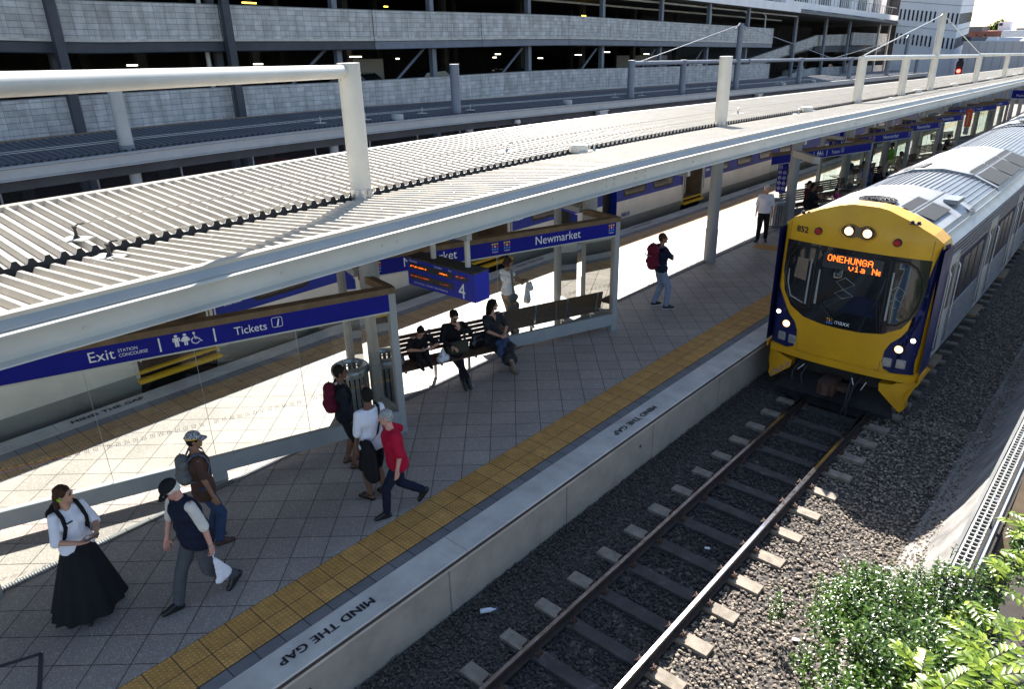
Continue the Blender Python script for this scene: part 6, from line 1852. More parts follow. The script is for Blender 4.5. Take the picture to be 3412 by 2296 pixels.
    # hair
    if hs:
        m = MB()
        m.ell(hc + HR @ Vector((0, -.020, .026)) * k, (.082 * k, .096 * k, .098 * k), 18, 12, 0, HR)
        if hs in ('short', 'grey'): m.ell(hc + HR @ Vector((0, -.048, -.012)) * k, (.074 * k, .062 * k, .072 * k), 14, 10, 0, HR)
        if hs == 'bun': m.ell(hc + HR @ Vector((0, -.05, .115)) * k, (.038 * k, .038 * k, .036 * k), 10, 8, 0, HR); m.ell(hc + HR @ Vector((0, -.045, -.01)) * k, (.07 * k, .06 * k, .06 * k), 12, 8, 0, HR)
        if hs == 'lowbun': m.ell(hc + HR @ Vector((0, -.115, -.0)) * k, (.042 * k, .036 * k, .042 * k), 10, 8, 0, HR); m.ell(hc + HR @ Vector((0, -.045, -.02)) * k, (.074 * k, .062 * k, .075 * k), 12, 8, 0, HR)
        if hs == 'pony': m.ell(hc + HR @ Vector((0, -.045, -.015)) * k, (.074 * k, .062 * k, .07 * k), 12, 8, 0, HR); m.cone(hc + HR @ Vector((.0, -.1, -.03)) * k, hc + HR @ Vector((.10, -.06, -.20)) * k, .035 * k, .028 * k); m.cone(hc + HR @ Vector((.05, .05, .075)) * k, hc + HR @ Vector((.075, .085, .055)) * k, .03 * k, .01 * k)
        if hs == 'long':
            for sg in (-1, 1): m.cone(hc + HR @ Vector((sg * .06, -.03, 0)) * k, hc + HR @ Vector((sg * .085, -.03, -.17)) * k, .05 * k, .048 * k)
            m.cone(hc + HR @ Vector((0, -.05, 0)) * k, hc + HR @ Vector((0, -.085, -.17)) * k, .075 * k, .06 * k); m.ell(hc + HR @ Vector((0, 0, .055)) * k, (.088 * k, .088 * k, .07 * k), 12, 8, 0, HR)
        mh = remesh(m, vox, 1)
        bm = bmesh.new(); bm.from_mesh(mh)
        nrm = HR @ Vector((0, 1, -.62)); 
        bmesh.ops.bisect_plane(bm, geom=bm.verts[:] + bm.edges[:] + bm.faces[:], plane_co=hc + HR @ Vector((0, .052 if hs != 'long' else .06, .035)) * k, plane_no=nrm, clear_outer=True)
        bm.to_mesh(mh); bm.free()
        wrinkle(mh, .010 if hs in ('grey', 'long', 'lowbun') else .005, 28., 2); mh.polygons.foreach_set("use_smooth", [True] * len(mh.polygons))
        ob('hair', mh, hair, t)
    J = dict(t=t, k=k, hc=hc, HR=HR, sh=sh, EL=EL, WR=WR, KN=KN, AN=AN, pc=pc, ch=ch, nk=nk, wa=wa, f=f_, rt=rt, up=up, hp=hp, base=base, yaw=yaw, vox=vox)
    return J
def cap(J, col, logo_=None, pattern=False, name='cap'):
    hc, HR, k = J['hc'], J['HR'], J['k']
    m = MB(); m.ell(hc + HR @ Vector((0, -.014, .040)) * k, (.090 * k, .104 * k, .090 * k), 20, 14, 0, HR)
    mh = remesh(m, .008, 1); bm = bmesh.new(); bm.from_mesh(mh)
    bmesh.ops.bisect_plane(bm, geom=bm.verts[:] + bm.edges[:] + bm.faces[:], plane_co=hc + HR @ Vector((0, 0, .038)) * k, plane_no=HR @ Vector((0, .12, -1)), clear_outer=True)
    bm.to_mesh(mh); bm.free(); mh.polygons.foreach_set("use_smooth", [True] * len(mh.polygons))
    c = ob(name, mh, col, J['t'])
    q = MB(); rows = []
    for j, (dy, w_, dz) in enumerate(((.07, .072, .042), (.105, .070, .036), (.14, .058, .026), (.160, .034, .018))):
        rows.append([q.P(hc + HR @ Vector((w_ * x, dy - .012 * abs(x) ** 2 * 2, dz - .016 * x * x)) * k) for x in (-1, -.66, -.33, 0, .33, .66, 1)])
    rows2 = [[q.P(Vector(q.v[i]) - HR @ Vector((0, 0, .006))) for i in r] for r in rows]
    for rr_ in (rows, rows2):
        for a, b in zip(rr_, rr_[1:]):
            for i in range(6): q.face((a[i], a[i + 1], b[i + 1], b[i]))
    ob('brim', q.mesh('b', None, 180), col, c)
    if logo_:
        q = MB()
        for x0, x1, z0, z1 in ((-.024, -.016, .06, .10), (-.010, .004, .06, .085), (.006, .016, .06, .092)):
            q.quad(*[hc + HR @ (Vector((x, .090, z)) * k) for x, z in ((x0, z0), (x1, z0), (x1 - .006, z1), (x0 + .002, z1))])
        ob('emblem', q.mesh('e'), 'white_paint', c)
    return c
def wl(J, v): return Matrix.Rotation(J['yaw'], 3, 'Z') @ Vector(v) + J['base']
def backpack(J, col, label, size=1., strapcol=None, cat='backpack', off=.16, trim=None):
    k = J['k']; b0 = J['ch'] - J['f'] * off * k - J['up'] * .02
    t = thing('backpack', label, cat, wl(J, b0), J['yaw'])
    f, rt, up = J['f'], J['rt'], J['up']
    m = MB(); s = size * k
    m.cone(-rt * .08 * s + up * .10 * s, rt * .08 * s + up * .10 * s, .09 * s, .09 * s); m.cone(-rt * .08 * s - up * .14 * s, rt * .08 * s - up * .14 * s, .10 * s, .10 * s)
    m.cone(up * .13 * s, -up * .18 * s, .11 * s, .12 * s); m.cone(-f * .06 * s - up * .12 * s - rt * .04, -f * .06 * s - up * .12 * s + rt * .04, .075 * s, .075 * s)
    me = remesh(m, .012, 2); wrinkle(me, .008, 9.); me.polygons.foreach_set("use_smooth", [True] * len(me.polygons)); ob('bag', me, 'cloth_' + col, t)
    q = MB(); q.tube([up * .22 * s - rt * .04, up * .26 * s, up * .22 * s + rt * .04], .008, 6); ob('grab_loop', q.mesh('l', None, 60), 'cloth_' + (strapcol or 'black'), t)
    for i, sg in ((0, -1), (1, 1)):
        sh = J['sh'][i]; o = b0
        w_ = -rt * sg * .045 * k
        pts = [b0 + up * .14 * s + rt * sg * .07 * k + f * .05, sh + w_ + up * .066 * k - f * .05 * k, sh + w_ + up * .074 * k + f * .02 * k, sh + w_ + f * .095 * k - up * .0 * k, J['ch'] + rt * sg * .125 * k + f * .125 * k, J['wa'] + rt * sg * .15 * k + f * .03, b0 - up * .18 * s + rt * sg * .09 * k]
        q = MB()
        P_ = [p - o for p in pts]
        for a, b in zip(P_, P_[1:]):
            d = (b - a); n_ = Vector(rt); q.obox((a + b) / 2, d / 2 * 1.04, n_ * .022 * k, d.cross(n_).normalized() * .006)
        ob('strap', q.mesh('s', None, 60), 'cloth_' + (strapcol or 'black'), t)
    if trim:
        q = MB(); q.tube([-rt * .12 * s - f * .10 * s + up * .02, -f * .16 * s + up * .03, rt * .12 * s - f * .10 * s + up * .02], .012, 6); ob('trim', q.mesh('t', None, 60), 'cloth_' + trim, t)
        for x in (-.1, .08):
            q = MB(); q.tube([rt * x - up * .2 * s, rt * (x + .01) - up * .45 * s, rt * x - up * .62 * s], .005, 5); ob('loose_strap', q.mesh('t', None, 60), 'cloth_black', t)
    return t
def glasses(J):
    hc, HR, k = J['hc'], J['HR'], J['k']; q = MB()
    for sg in (-1, 1): q.ell(hc + HR @ Vector((sg * .030, .088, .008)) * k, (.022 * k, .006 * k, .014 * k), 12, 8, 0, HR); q.tube([hc + HR @ Vector((sg * .055, .085, .01)) * k, hc + HR @ Vector((sg * .08, -.01, .01)) * k], .003, 5)
    ob('sunglasses', q.mesh('g', None, 180), 'mask_black', J['t'])
def item(name, label, cat, J, at, build, **kw):
    t = thing(name, label, cat, wl(J, at), J['yaw']); build(t); return t
def yawof(dx, dy): return atan2(-dx, dy)     # local +y turned to this world direction

# 1 schoolgirl
J = person('young woman in white short-sleeved blouse and long black pleated skirt holding a phone', (-7.93, 1.60), yawof(.95, .25), 1.63, 'skin', wr=((-.085, .27, 1.03), (.10, .26, 1.03)), eh=((-.7, -.5, -.6), (.7, -.5, -.6)),
           hd=(((.75, .65, .05), (.2, .2, 1)), ((-.75, .6, .05), (-.2, .2, 1))), curl=(.7, .8), head=(.55, -.06), top='white', topz=.03, sleeve=1.0, collar='white', skirt=('black', (.10, .08), .15, .38, .34, 13), hair='hair_brown', hs='pony',
           ank=((-.10, -.05, 0), (.16, .10, 0)), toes=(-.2, -.5), chest=True)
q = MB(); hc, HR, k = J['hc'], J['HR'], J['k']
q.tube([hc + HR @ Vector((-.088, -.01, -.01)) * k, hc + HR @ Vector((-.108, -.01, -.012)) * k], .018, 12); q.tube([hc + HR @ Vector((.088, -.01, -.01)) * k, hc + HR @ Vector((.108, -.01, -.012)) * k], .018, 12)
ob('earphones', q.mesh('e', None, 60), 'cloth_green', J['t'])
q = MB(); c = J['ch'] + J['f'] * .135 + J['rt'] * .08 + J['up'] * .05; q.obox(c, J['rt'] * .04, J['up'] * .006, J['f'] * .006); ob('name_badge', q.mesh('b'), 'black_paint', J['t'])
def b_(t):
    q = MB(); q.obox((0, 0, 0), (.062, .0, .0), (0, .034, .012), (0, -.002, .006)); ob('case', q.mesh('c'), 'mask_black', t)
    q = MB(); q.obox((0, -.003, .0075), (.055, 0, 0), (0, .028, .010), (0, 0, .0008)); ob('screen', q.mesh('c'), 'train_grey', t)
item('phone', 'small phone held in both hands by the young woman in black skirt', 'phone', J, (J['WR'][0] + J['WR'][1]) / 2 + Vector((0, .07, .035)), b_)
backpack(J, 'black', 'black backpack worn by the young woman in the long skirt', .9, off=.17)

# 2 old man striding
J = person('old man in navy vest, black cap and grey trousers striding with a plastic bag', (-7.07, 2.52), yawof(.12, -1.), 1.74, 'skin_pink', lean=(.0, .14), hipz=.87, wr=((-.29, .0, .80), (.24, .20, .84)), eh=((-.8, -1, 0), (1, -.6, 0)),
           hd=(((0, .0, -1), (1, .2, 0)), ((.1, .2, -1), (-1, .1, 0))), curl=(1.3, .8), head=(-.12, -.62), top='cream', topz=.12, sleeve=1.05, pants='grey', pl=1.93, ank=((-.09, -.30, .06, .5), (.10, .32, 0, -.15)), toes=(.1, -.1), knee=((0, 1, 0), (0, 1, 0)), hair='hair_white', hs='short', fat=1.06, collar='cream')
m = MB(); J_ = J; k = J['k']
for i, sg in ((0, -1), (1, 1)): pass
pc, wa, ch, nk, rt, up = J['pc'], J['wa'], J['ch'], J['nk'], J['rt'], J['up']
m.cone(pc - rt * .08, pc + rt * .08, .160, .160); m.cone(pc, wa, .180, .168); m.cone(wa, ch, .156, .156); m.cone(wa - rt * .075, wa + rt * .075, .152, .152); m.cone(ch - rt * .07, ch + rt * .07, .140, .140); m.cone(ch, nk - up * .07, .140, .092); m.cone(J['sh'][0] * .8 + J['sh'][1] * .2, J['sh'][1] * .8 + J['sh'][0] * .2, .072, .072)
me = remesh(m, .0105, 3); bm = bmesh.new(); bm.from_mesh(me); bmesh.ops.bisect_plane(bm, geom=bm.verts[:] + bm.edges[:] + bm.faces[:], plane_co=pc - up * .09, plane_no=-up, clear_outer=True); bm.to_mesh(me); bm.free(); wrinkle(me, .008, 6.)
me.polygons.foreach_set("use_smooth", [True] * len(me.polygons)); ob('vest', me, 'cloth_navy', J['t'])
q = MB(); q.tube([ch + J['f'] * .146 - up * .0, wa + J['f'] * .150, pc + J['f'] * .135 - up * .06], .004, 5); ob('zip', q.mesh('z', None, 60), 'black_paint', J['t'])
cap(J, 'cloth_black', True)
q = MB(); w_ = J['WR'][0]; d = (w_ - J['EL'][0]).normalized(); q.tube([w_ - d * .028, w_ - d * .012], .034, 14); ob('watch', q.mesh('w', None, 60), 'galv', J['t'])
def b_(t):
    m = MB(); m.cone((0, 0, -.10), (.02, -.12, -.36), .022, .055); m.cone((0, 0, -.10), (-.01, -.02, -.36), .022, .050); m.cone((0, -.1, -.37), (0, .0, -.38), .05, .05); me = remesh(m, .010, 2)
    for v in me.vertices: v.co.x *= .45
    wrinkle(me, .010, 16.); me.polygons.foreach_set("use_smooth", [True] * len(me.polygons)); ob('bag', me, 'plastic_white', t)
    q = MB()
    for i in range(7): q.quad((.028, -.13 + i * .012, -.34), (.028, -.11 + i * .012, -.34), (.026, -.10 + i * .012, -.22), (.026, -.12 + i * .012, -.22))
    ob('print', q.mesh('p'), 'cloth_olive', t)
    for x in (-.012, .012):
        q = MB(); q.tube([(x, 0, -.11), (x, .012, -.03), (x, -.012, .0)], .004, 5); ob('handle', q.mesh('h', None, 60), 'plastic_white', t)
item('plastic_bag', 'small white plastic bag with dark print carried by the old striding man', 'bag', J, J['WR'][0] + Vector((-.01, .0, -.07)), b_)

# 3 person in brown t-shirt
J = person('person in brown T-shirt, jeans and checked cap standing behind the striding old man', (-7.95, 3.05), yawof(.30, .95), 1.62, 'skin_tan', wr=((-.26, .02, .78), (.27, .08, .78)), head=(-.15, -.03), top='brown', topz=-.05, sleeve=.75, pants='denim', pl=1.93, fat=1.12, hair='hair_black', hs='short', shoe='cloth_olive' if False else 'leather_brown', ank=((-.09, -.02, 0), (.10, .05, 0)))
pm("check_cap", (.42, .42, .44), None, 20, .8)
t_ = MATS["check_cap"].node_tree; ck = N(t_, "TexChecker"); ck.inputs["Scale"].default_value = 55.; ck.inputs["Color1"].default_value = (.5, .5, .52, 1); ck.inputs["Color2"].default_value = (.06, .06, .08, 1)
t_.links.new(coord(t_), ck.inputs["Vector"]); t_.links.new(ck.outputs[0], t_.nodes["Principled BSDF"].inputs["Base Color"])
c = cap(J, 'check_cap')
q = MB(); hc, HR, k = J['hc'], J['HR'], J['k']; q.tube([hc + HR @ Vector((.092 * cos(a), -.014 + .106 * sin(a), .045)) * k for a in [radians(d) for d in range(150, 395, 15)]], .007, 6); ob('cap_band', q.mesh('b', None, 60), 'logo_yellow', J['t'])
backpack(J, 'greybag', 'grey backpack with padded grey straps on the person in brown T-shirt', .85, 'bluegrey', off=.18)

# 4 boy in dark jumper
J = person('boy in dark school jumper, black shorts and sandals, hand in pocket, by the bin', (-8.08, 5.27), yawof(.45, .90), 1.66, 'skin_brown', wr=((-.20, .06, .84), (.19, .09, .84)), eh=((-.9, -.7, 0), (.9, -.7, 0)), head=(-.12, 0), top='navyknit', topz=.0, sleeve=1.95, pants='black', pl=.98, sandal=True, shoe='leather_brown', hair='hair_black', hs='short', collar='white', ank=((-.10, -.03, 0), (.11, .04, 0)), toes=(.1, -.35))
backpack(J, 'maroon', 'dark red backpack on the boy in the dark jumper', .95, 'black', off=.17)

# 5 boy in white T-shirt
J = person('boy in loose white T-shirt and black shorts seen from behind, shoulder bag at hip', (-7.12, 5.02), yawof(-.88, .10), 1.70, 'skin_brown', wr=((-.24, .04, .80), (.25, .05, .86)), head=(-.35, -.05), top='white', topz=.0, sleeve=.95, pants='black', pl=.95, sandal=True, shoe='leather_black', fat=1.1, hair='hair_black', hs='short', ank=((-.10, .02, 0), (.10, -.04, 0)), toes=(.35, .0))
def b_(t):
    m = MB(); m.cone((0, -.13, 0), (0, .13, 0), .07, .07); m.cone((0, -.14, -.36), (0, .13, -.36), .08, .08); m.cone((0, 0, 0), (0, 0, -.38), .13, .15); m.cone((0, -.13, 0), (0, -.14, -.34), .06, .07); m.cone((0, .13, 0), (0, .13, -.34), .06, .07)
    me = remesh(m, .012, 2)
    for v in me.vertices: v.co.x *= .55
    wrinkle(me, .006, 8.); me.polygons.foreach_set("use_smooth", [True] * len(me.polygons)); ob('bag', me, 'cloth_black', t)
tb = item('shoulder_bag', 'large black shoulder bag hanging at the hip of the boy in white T-shirt', 'bag', J, J['pc'] + Vector((-.16, -.16, .03)), b_)
o = J['pc'] + Vector((-.16, -.16, .03)); q = MB()
P_ = [Vector((-.02, -.02, .02)), J['wa'] + Vector((.0, -.16, .05)) - o, J['ch'] + Vector((.06, -.165, .03)) - o, J['sh'][1] + Vector((-.05, -.06, .05)) - o, J['sh'][1] + Vector((-.05, .05, .06)) - o]
for a, b in zip(P_, P_[1:]): d = b - a; q.obox((a + b) / 2, d / 2 * 1.03, Vector((.6, 0, .4)) * .03, d.cross(Vector((.6, 0, .4))).normalized() * .004)
ob('strap', q.mesh('s', None, 60), 'leather_black', tb)

# 6 woman in red
J = person('grey-haired woman in dark red blouse and navy trousers walking along the platform', (-6.62, 5.02), yawof(-.38, -.92), 1.60, 'skin_pink', lean=(0, .12), hipz=.88, wr=((-.25, .08, .78), (.20, -.02, .92)), eh=((-.8, -1, 0), (.5, -1.2, .1)), hd=(((0, .1, -1), (1, .3, 0)), ((-.3, 1, -.2), (-1, 0, -.2))), curl=(.5, 1.1),
           head=(-.30, -.12), top='red', topz=-.03, sleeve=.95, pants='navy', pl=1.92, fat=1.14, hair='hair_grey', hs='grey', ank=((-.06, .22, 0, -.1), (.08, -.34, .10, .85)), toes=(.1, -.1), knee=((0, 1, 0), (0, 1, 0)))
q = MB(); w_ = J['WR'][0]; d = (w_ - J['EL'][0]).normalized(); q.tube([w_ - d * .03, w_ - d * .015], .030, 12); ob('watch', q.mesh('w', None, 60), 'galv', J['t'])
pm("stripes", (.4, .02, .03), None, 8, .8); t_ = MATS["stripes"].node_tree; wv_ = N(t_, "TexWave"); wv_.bands_direction = 'Z'; wv_.inputs["Scale"].default_value = 9.; wv_.inputs["Distortion"].default_value = 1.5
t_.links.new(coord(t_), wv_.inputs["Vector"]); t_.links.new(ramp(t_, wv_.outputs[0], [(.35, (.45, .02, .03)), (.5, (.6, .55, .5)), (.7, (.03, .02, .03))]), t_.nodes["Principled BSDF"].inputs["Base Color"])
def b_(t):
    m = MB(); m.cone((0, 0, .04), (0, 0, -.30), .06, .085); m.cone((0, -.05, -.3), (0, .06, -.32), .08, .08); me = remesh(m, .011, 2)
    for v in me.vertices: v.co.x *= .6
    wrinkle(me, .010, 9.); me.polygons.foreach_set("use_smooth", [True] * len(me.polygons)); ob('bag', me, 'stripes', t)
    q = MB(); q.tube([(0, -.04, .06), (0, -.03, .22), (0, .03, .22), (0, .04, .06)], .01, 6); ob('handle', q.mesh('h', None, 60), 'leather_black', t)
item('handbag', 'striped red and white bag hanging from the arm of the woman in red', 'bag', J, J['EL'][1] + Vector((.03, .03, -.24)), b_)

# 7-9 seated women on the near bench: local frame from the bench
bx = RZ0    # facing camera side is local -y of the bench, so people face yaw RZ0+pi
def seat(a, b=.42): return P2 + e_ * a + n_ * b
p = seat(4.55, .44)
J = person('small young woman in black, seated with feet drawn up, looking at her phone', (p.x, p.y, 0), RZ0 + pi, 1.50, 'skin', lean=(0, .45), hipz=.66, pel=(0, -.10), wr=((-.10, .36, .84), (.10, .36, .84)), eh=((-1, .2, -.3), (1, .2, -.3)), hd=(((.8, .6, .1), (0, .3, 1)), ((-.8, .6, .1), (0, .3, 1))),
           head=(0, -.65), top='black', sleeve=.9, pants='black', pl=1.85, ank=((-.08, .26, .455), (.08, .26, .455)), knee=((0, .6, 1), (0, .6, 1)), hair='hair_black', hs='bun')
def b_(t): q = MB(); q.obox((0, 0, 0), (.055, 0, 0), (0, .028, .014), (0, -.002, .005)); ob('case', q.mesh('c'), 'white_paint', t)
item('phone', 'pale phone held by the small seated woman with her feet up', 'phone', J, (J['WR'][0] + J['WR'][1]) / 2 + Vector((0, .06, .03)), b_)
p = seat(3.83, .40)
J = person('seated woman in black coat and sunglasses with crossed ankles and a bag on lap', (p.x, p.y, 0), RZ0 + pi - .1, 1.70, 'skin', lean=(0, .16), hipz=.54, pel=(0, -.12), wr=((-.02, .26, 1.02), (.16, .34, .74)), eh=((-1, .1, -.5), (1, -.2, -.3)), hd=(((.3, .2, 1), (.3, -1, 0)), ((-.5, .8, -.2), (0, 0, -1))),
           head=(.15, -.45), top='black', sleeve=1.9, pants='black', pl=1.9, ank=((.06, .62, .0, .4), (-.04, .66, .0, .5)), toes=(0, .1), knee=((0, .5, 1), (0, .5, 1)), shoe='boot', hair='hair_black', hs='lowbun', fat=1.08, heel=.05)
glasses(J)
def b_(t):
    m = MB(); m.cone((-.13, 0, .02), (.13, 0, .02), .085, .085); m.cone((-.12, .02, -.05), (.12, .02, -.05), .09, .09); me = remesh(m, .012, 2); wrinkle(me, .012, 9.); me.polygons.foreach_set("use_smooth", [True] * len(me.polygons)); ob('bag', me, 'cloth_olive', t)
    q = MB(); q.tube([(-.14, .0, .04), (-.17, -.05, .22), (-.10, -.12, .38), (.0, -.16, .42)], .016, 6); ob('strap', q.mesh('s', None, 60), 'cloth_olive', t)
item('shoulder_bag', 'olive green canvas bag on the lap of the seated woman in sunglasses', 'bag', J, Vector((.03, .26, .70)), b_)
def b_(t):
    m = MB(); m.cone((0, 0, .05), (0, .0, -.12), .03, .085); m.cone((-.05, 0, -.12), (.05, .02, -.13), .075, .08); me = remesh(m, .011, 2); wrinkle(me, .014, 18.); me.polygons.foreach_set("use_smooth", [True] * len(me.polygons)); ob('bag', me, 'plastic_white', t)
item('plastic_bag', 'white translucent carrier bag on the bench between two seated women', 'bag', J, Vector((.30, .22, .62)), b_)
p = seat(2.98, .40)
J = person('seated woman in patterned black dress and sunglasses with legs crossed, far end of bench', (p.x, p.y, 0), RZ0 + pi + .15, 1.68, 'skin', lean=(0, .04), hipz=.54, pel=(0, -.14), wr=((-.04, .22, .72), (.10, .24, .72)), eh=((-1, -.3, -.3), (1, -.3, -.3)), hd=(((.8, .6, 0), (0, .2, -1)), ((-.8, .6, 0), (0, .2, -1))),
           head=(1.0, .0), top='pattern', sleeve=.9, pants=None, ank=((-.06, .42, .0), (.10, .78, .22, .5)), toes=(.1, -.2), knee=((0, .5, 1), (0, .6, 1)), shoe='cloth_tan', hair='hair_black', hs='long', vneck=True, chest=True, fat=1.04)
glasses(J)
# lap-draped skirt
m = MB()
for i in (0, 1): m.cone(J['hp'][i], J['KN'][i], .125, .105); m.cone(J['KN'][i], J['KN'][i] + (J['AN'][i] - J['KN'][i]) * .62, .105, .12)
m.cone(J['KN'][0], J['KN'][1], .125, .125); m.cone((J['hp'][0] + J['hp'][1]) / 2, (J['KN'][0] + J['KN'][1]) / 2, .13, .13); a_, b2 = [J['KN'][i] + (J['AN'][i] - J['KN'][i]) * .6 for i in (0, 1)]; m.cone(a_, b2, .135, .135); m.cone((J['KN'][0] + J['KN'][1]) / 2, (a_ + b2) / 2, .13, .14); m.cone(J['pc'] - J['rt'] * .1, J['pc'] + J['rt'] * .1, .15, .15)
me = remesh(m, .012, 3); wrinkle(me, .016, 11.); me.polygons.foreach_set("use_smooth", [True] * len(me.polygons)); ob('skirt', me, 'cloth_pattern', J['t'])
def b_(t):
    m = MB(); m.cone((-.10, 0, 0), (.12, 0, 0), .05, .055); m.cone((.10, .05, -.04), (.16, .14, -.16), .055, .06); m.cone((.0, .0, .02), (.06, .1, -.03), .05, .05); me = remesh(m, .011, 2); wrinkle(me, .012, 14.); me.polygons.foreach_set("use_smooth", [True] * len(me.polygons)); ob('cloth', me, 'cloth_denim', t)
item('jacket', 'folded dark blue jacket lying on the lap of the woman in patterned dress', 'jacket', J, Vector((.06, .30, .62)), b_)
def simple_bag(nm, lab, p, mt, r=.11, h=.2, sx=.7):
    t = thing(nm, lab, 'bag', p)
    m = MB(); m.cone((0, -.08, r * .8), (0, .08, r * .8), r, r); m.cone((0, -.05, h), (0, .05, h), r * .7, r * .7); me = remesh(m, .012, 2)
    for v in me.vertices: v.co.x *= sx; v.co.z = max(v.co.z, 0)
    wrinkle(me, .008, 12.); me.polygons.foreach_set("use_smooth", [True] * len(me.polygons)); ob('bag', me, mt, t)
    q = MB(); q.tube([(0, -.05, h + .04), (0, -.03, h + .12), (0, .03, h + .12), (0, .05, h + .04)], .007, 6); ob('handle', q.mesh('h', None, 60), mt, t)
p = seat(3.36, .35); simple_bag('handbag', 'black handbag on the bench left of the woman in patterned dress', (p.x, p.y, .457), 'leather_black')
p = seat(4.98, .40); simple_bag('shopping_bag', 'shiny silver bag at the left end of the bench beside the small seated woman', (p.x, p.y, .457), 'galv', .11, .26, .8)

# 10 woman in white tank top behind the glass
J = person('woman in white tank top with grey shoulder bag standing behind the glass', (-9.72, 10.65), yawof(.05, 1.), 1.68, 'skin_tan', wr=((.05, .34, 1.10), (.20, .36, 1.12)), eh=((-.6, -.6, -.8), (.8, -.5, -.6)), head=(-.15, -.1), top='white', topz=.06, sleeve=0, pants='tan', pl=1.9, hair='hair_brown', hs='lowbun', ank=((-.09, 0, 0), (.10, .03, 0)), chest=True, fat=.92)
def b_(t):
    m = MB(); m.cone((0, -.05, 0), (0, .05, 0), .09, .09); m.cone((0, -.05, -.2), (0, .05, -.2), .12, .12); me = remesh(m, .012, 2)
    for v in me.vertices: v.co.x *= .6
    wrinkle(me, .01, 9.); me.polygons.foreach_set("use_smooth", [True] * len(me.polygons)); ob('bag', me, 'cloth_greybag', t)
    q = MB(); q.obox((0, 0, .32), (.03, 0, 0), (-.0, .005, 0), (-.03, 0, .30)); ob('strap', q.mesh('s'), 'cloth_greybag', t)
item('shoulder_bag', 'slouchy grey shoulder bag on the woman in white tank top', 'bag', J, J['pc'] + Vector((.20, -.06, -.02)), b_)
def b_(t):
    m = MB(); m.cone((0, 0, .04), (0, 0, -.10), .025, .065); m.cone((-.08, .0, .02), (-.10, 0, -.38), .03, .085); me = remesh(m, .012, 2); wrinkle(me, .012, 14.); me.polygons.foreach_set("use_smooth", [True] * len(me.polygons)); ob('bag', me, 'plastic_white', t)
item('plastic_bag', 'white plastic bags held up by the woman in white tank top', 'bag', J, J['WR'][1] + Vector((.03, .08, -.08)), b_)

# 11 man with backpack, arms crossed
J = person('young man in navy V-neck T-shirt and pale jeans standing with arms crossed', (-8.12, 14.08), yawof(.55, .83), 1.76, 'skin_tan', wr=((.10, .20, 1.22), (-.08, .23, 1.18)), eh=((-1, .3, -.6), (1, .3, -.6)), hd=(((1, .0, .25), (0, -1, 0)), ((-1, .05, .2), (0, -1, 0))), head=(-.35, .02), top='navy', topz=.03, sleeve=.75, pants='lightdenim', pl=1.96, shoe='white_sole', hair='hair_brown', hs='short', vneck=True, ank=((-.13, -.06, 0), (.17, .10, 0)), toes=(.05, -.3))
backpack(J, 'maroon', 'maroon hiking backpack with dangling straps on the young man in jeans', 1.15, 'bluegrey', off=.21, trim='bluegrey')
# 12 old man in white shirt
J = person('old white-haired man in white short-sleeved shirt and black trousers facing the camera', (-8.85, 21.6), yawof(.45, -.9), 1.76, 'skin_pink', wr=((-.24, .03, .82), (.24, .02, .84)), head=(.55, 0), top='white', topz=.05, sleeve=.95, pants='black', pl=1.95, hair='hair_white', hs='short', fat=1.12, collar='white', ank=((-.11, 0, 0), (.13, .12, 0)), toes=(.1, -.4))
# 13 robed person, child
J = person('seated person in full black robe and headscarf near the train', (-8.72, 25.6), yawof(.95, -.2), 1.62, 'skin_tan', hipz=.54, pel=(0, -.1), lean=(0, .1), wr=((-.06, .28, .85), (.1, .28, .85)), top='black', sleeve=1.9, pants='black', pl=1.9, ank=((-.08, .45, 0), (.08, .45, 0)), knee=((0, .5, 1), (0, .5, 1)), hair='cloth_black', hs='long', far=True, fat=1.2)
J = person('person in red top seated behind the black-robed person', (-8.98, 26.2), yawof(.9, -.2), 1.60, 'skin_tan', hipz=.54, pel=(0, -.1), wr=((-.10, .28, .8), (.1, .28, .8)), top='maroon', sleeve=1.5, pants='black', pl=1.9, ank=((-.08, .45, 0), (.08, .45, 0)), knee=((0, .5, 1), (0, .5, 1)), far=True)
J = person('small child in pink held on a lap next to the black-robed person', (-8.38, 26.0, .42 - d_(26)), yawof(.9, .1), .85, 'skin_tan', hipz=.60, wr=((-.10, .2, .5), (.1, .2, .5)), top='pink', sleeve=1.8, pants='blue', pl=1.9, ank=((-.06, .2, .12), (.06, .2, .12)), far=True)
far_ = [('person in bright green T-shirt seen from behind beyond the glass', (-8.8, 36.1), yawof(-.95, .1), 1.75, 'green', 'black', True, -.0),
        ('person in blue jacket seated on the bench, nearest of the group', (-8.55, 31.3), yawof(.5, -.8), 1.65, 'blue', 'black', False, 0),
        ('second person in blue top seated behind the blue jacket', (-8.9, 32.4), yawof(.9, .1), 1.65, 'bluegrey', 'denim', False, 0),
        ('person in pale grey shirt seated left of the blue jackets', (-9.0, 30.6), yawof(-.9, .2), 1.7, 'greybag', 'black', False, 0),
        ('dark-haired person seated beside the pale grey shirt', (-9.2, 31.5), yawof(-.9, .1), 1.65, 'black', 'black', False, 0),
        ('person in dark shorts standing on the sunlit far side of platform', (-10.4, 39.0), yawof(.2, -.9), 1.75, 'black', 'navy', True, 0),
        ('person in black with a red bag seated right of the green T-shirt', (-8.5, 36.9), yawof(.9, .1), 1.65, 'black', 'pink', False, 0),
        ('dark-haired person in black seated farthest, below the orange sign', (-8.3, 46.5), yawof(.9, -.1), 1.65, 'black', 'black', False, 0),
        ('person in black leaning forward, nearest the train roof', (-8.1, 31.6), yawof(.9, -.3), 1.6, 'black', 'black', False, 0)]
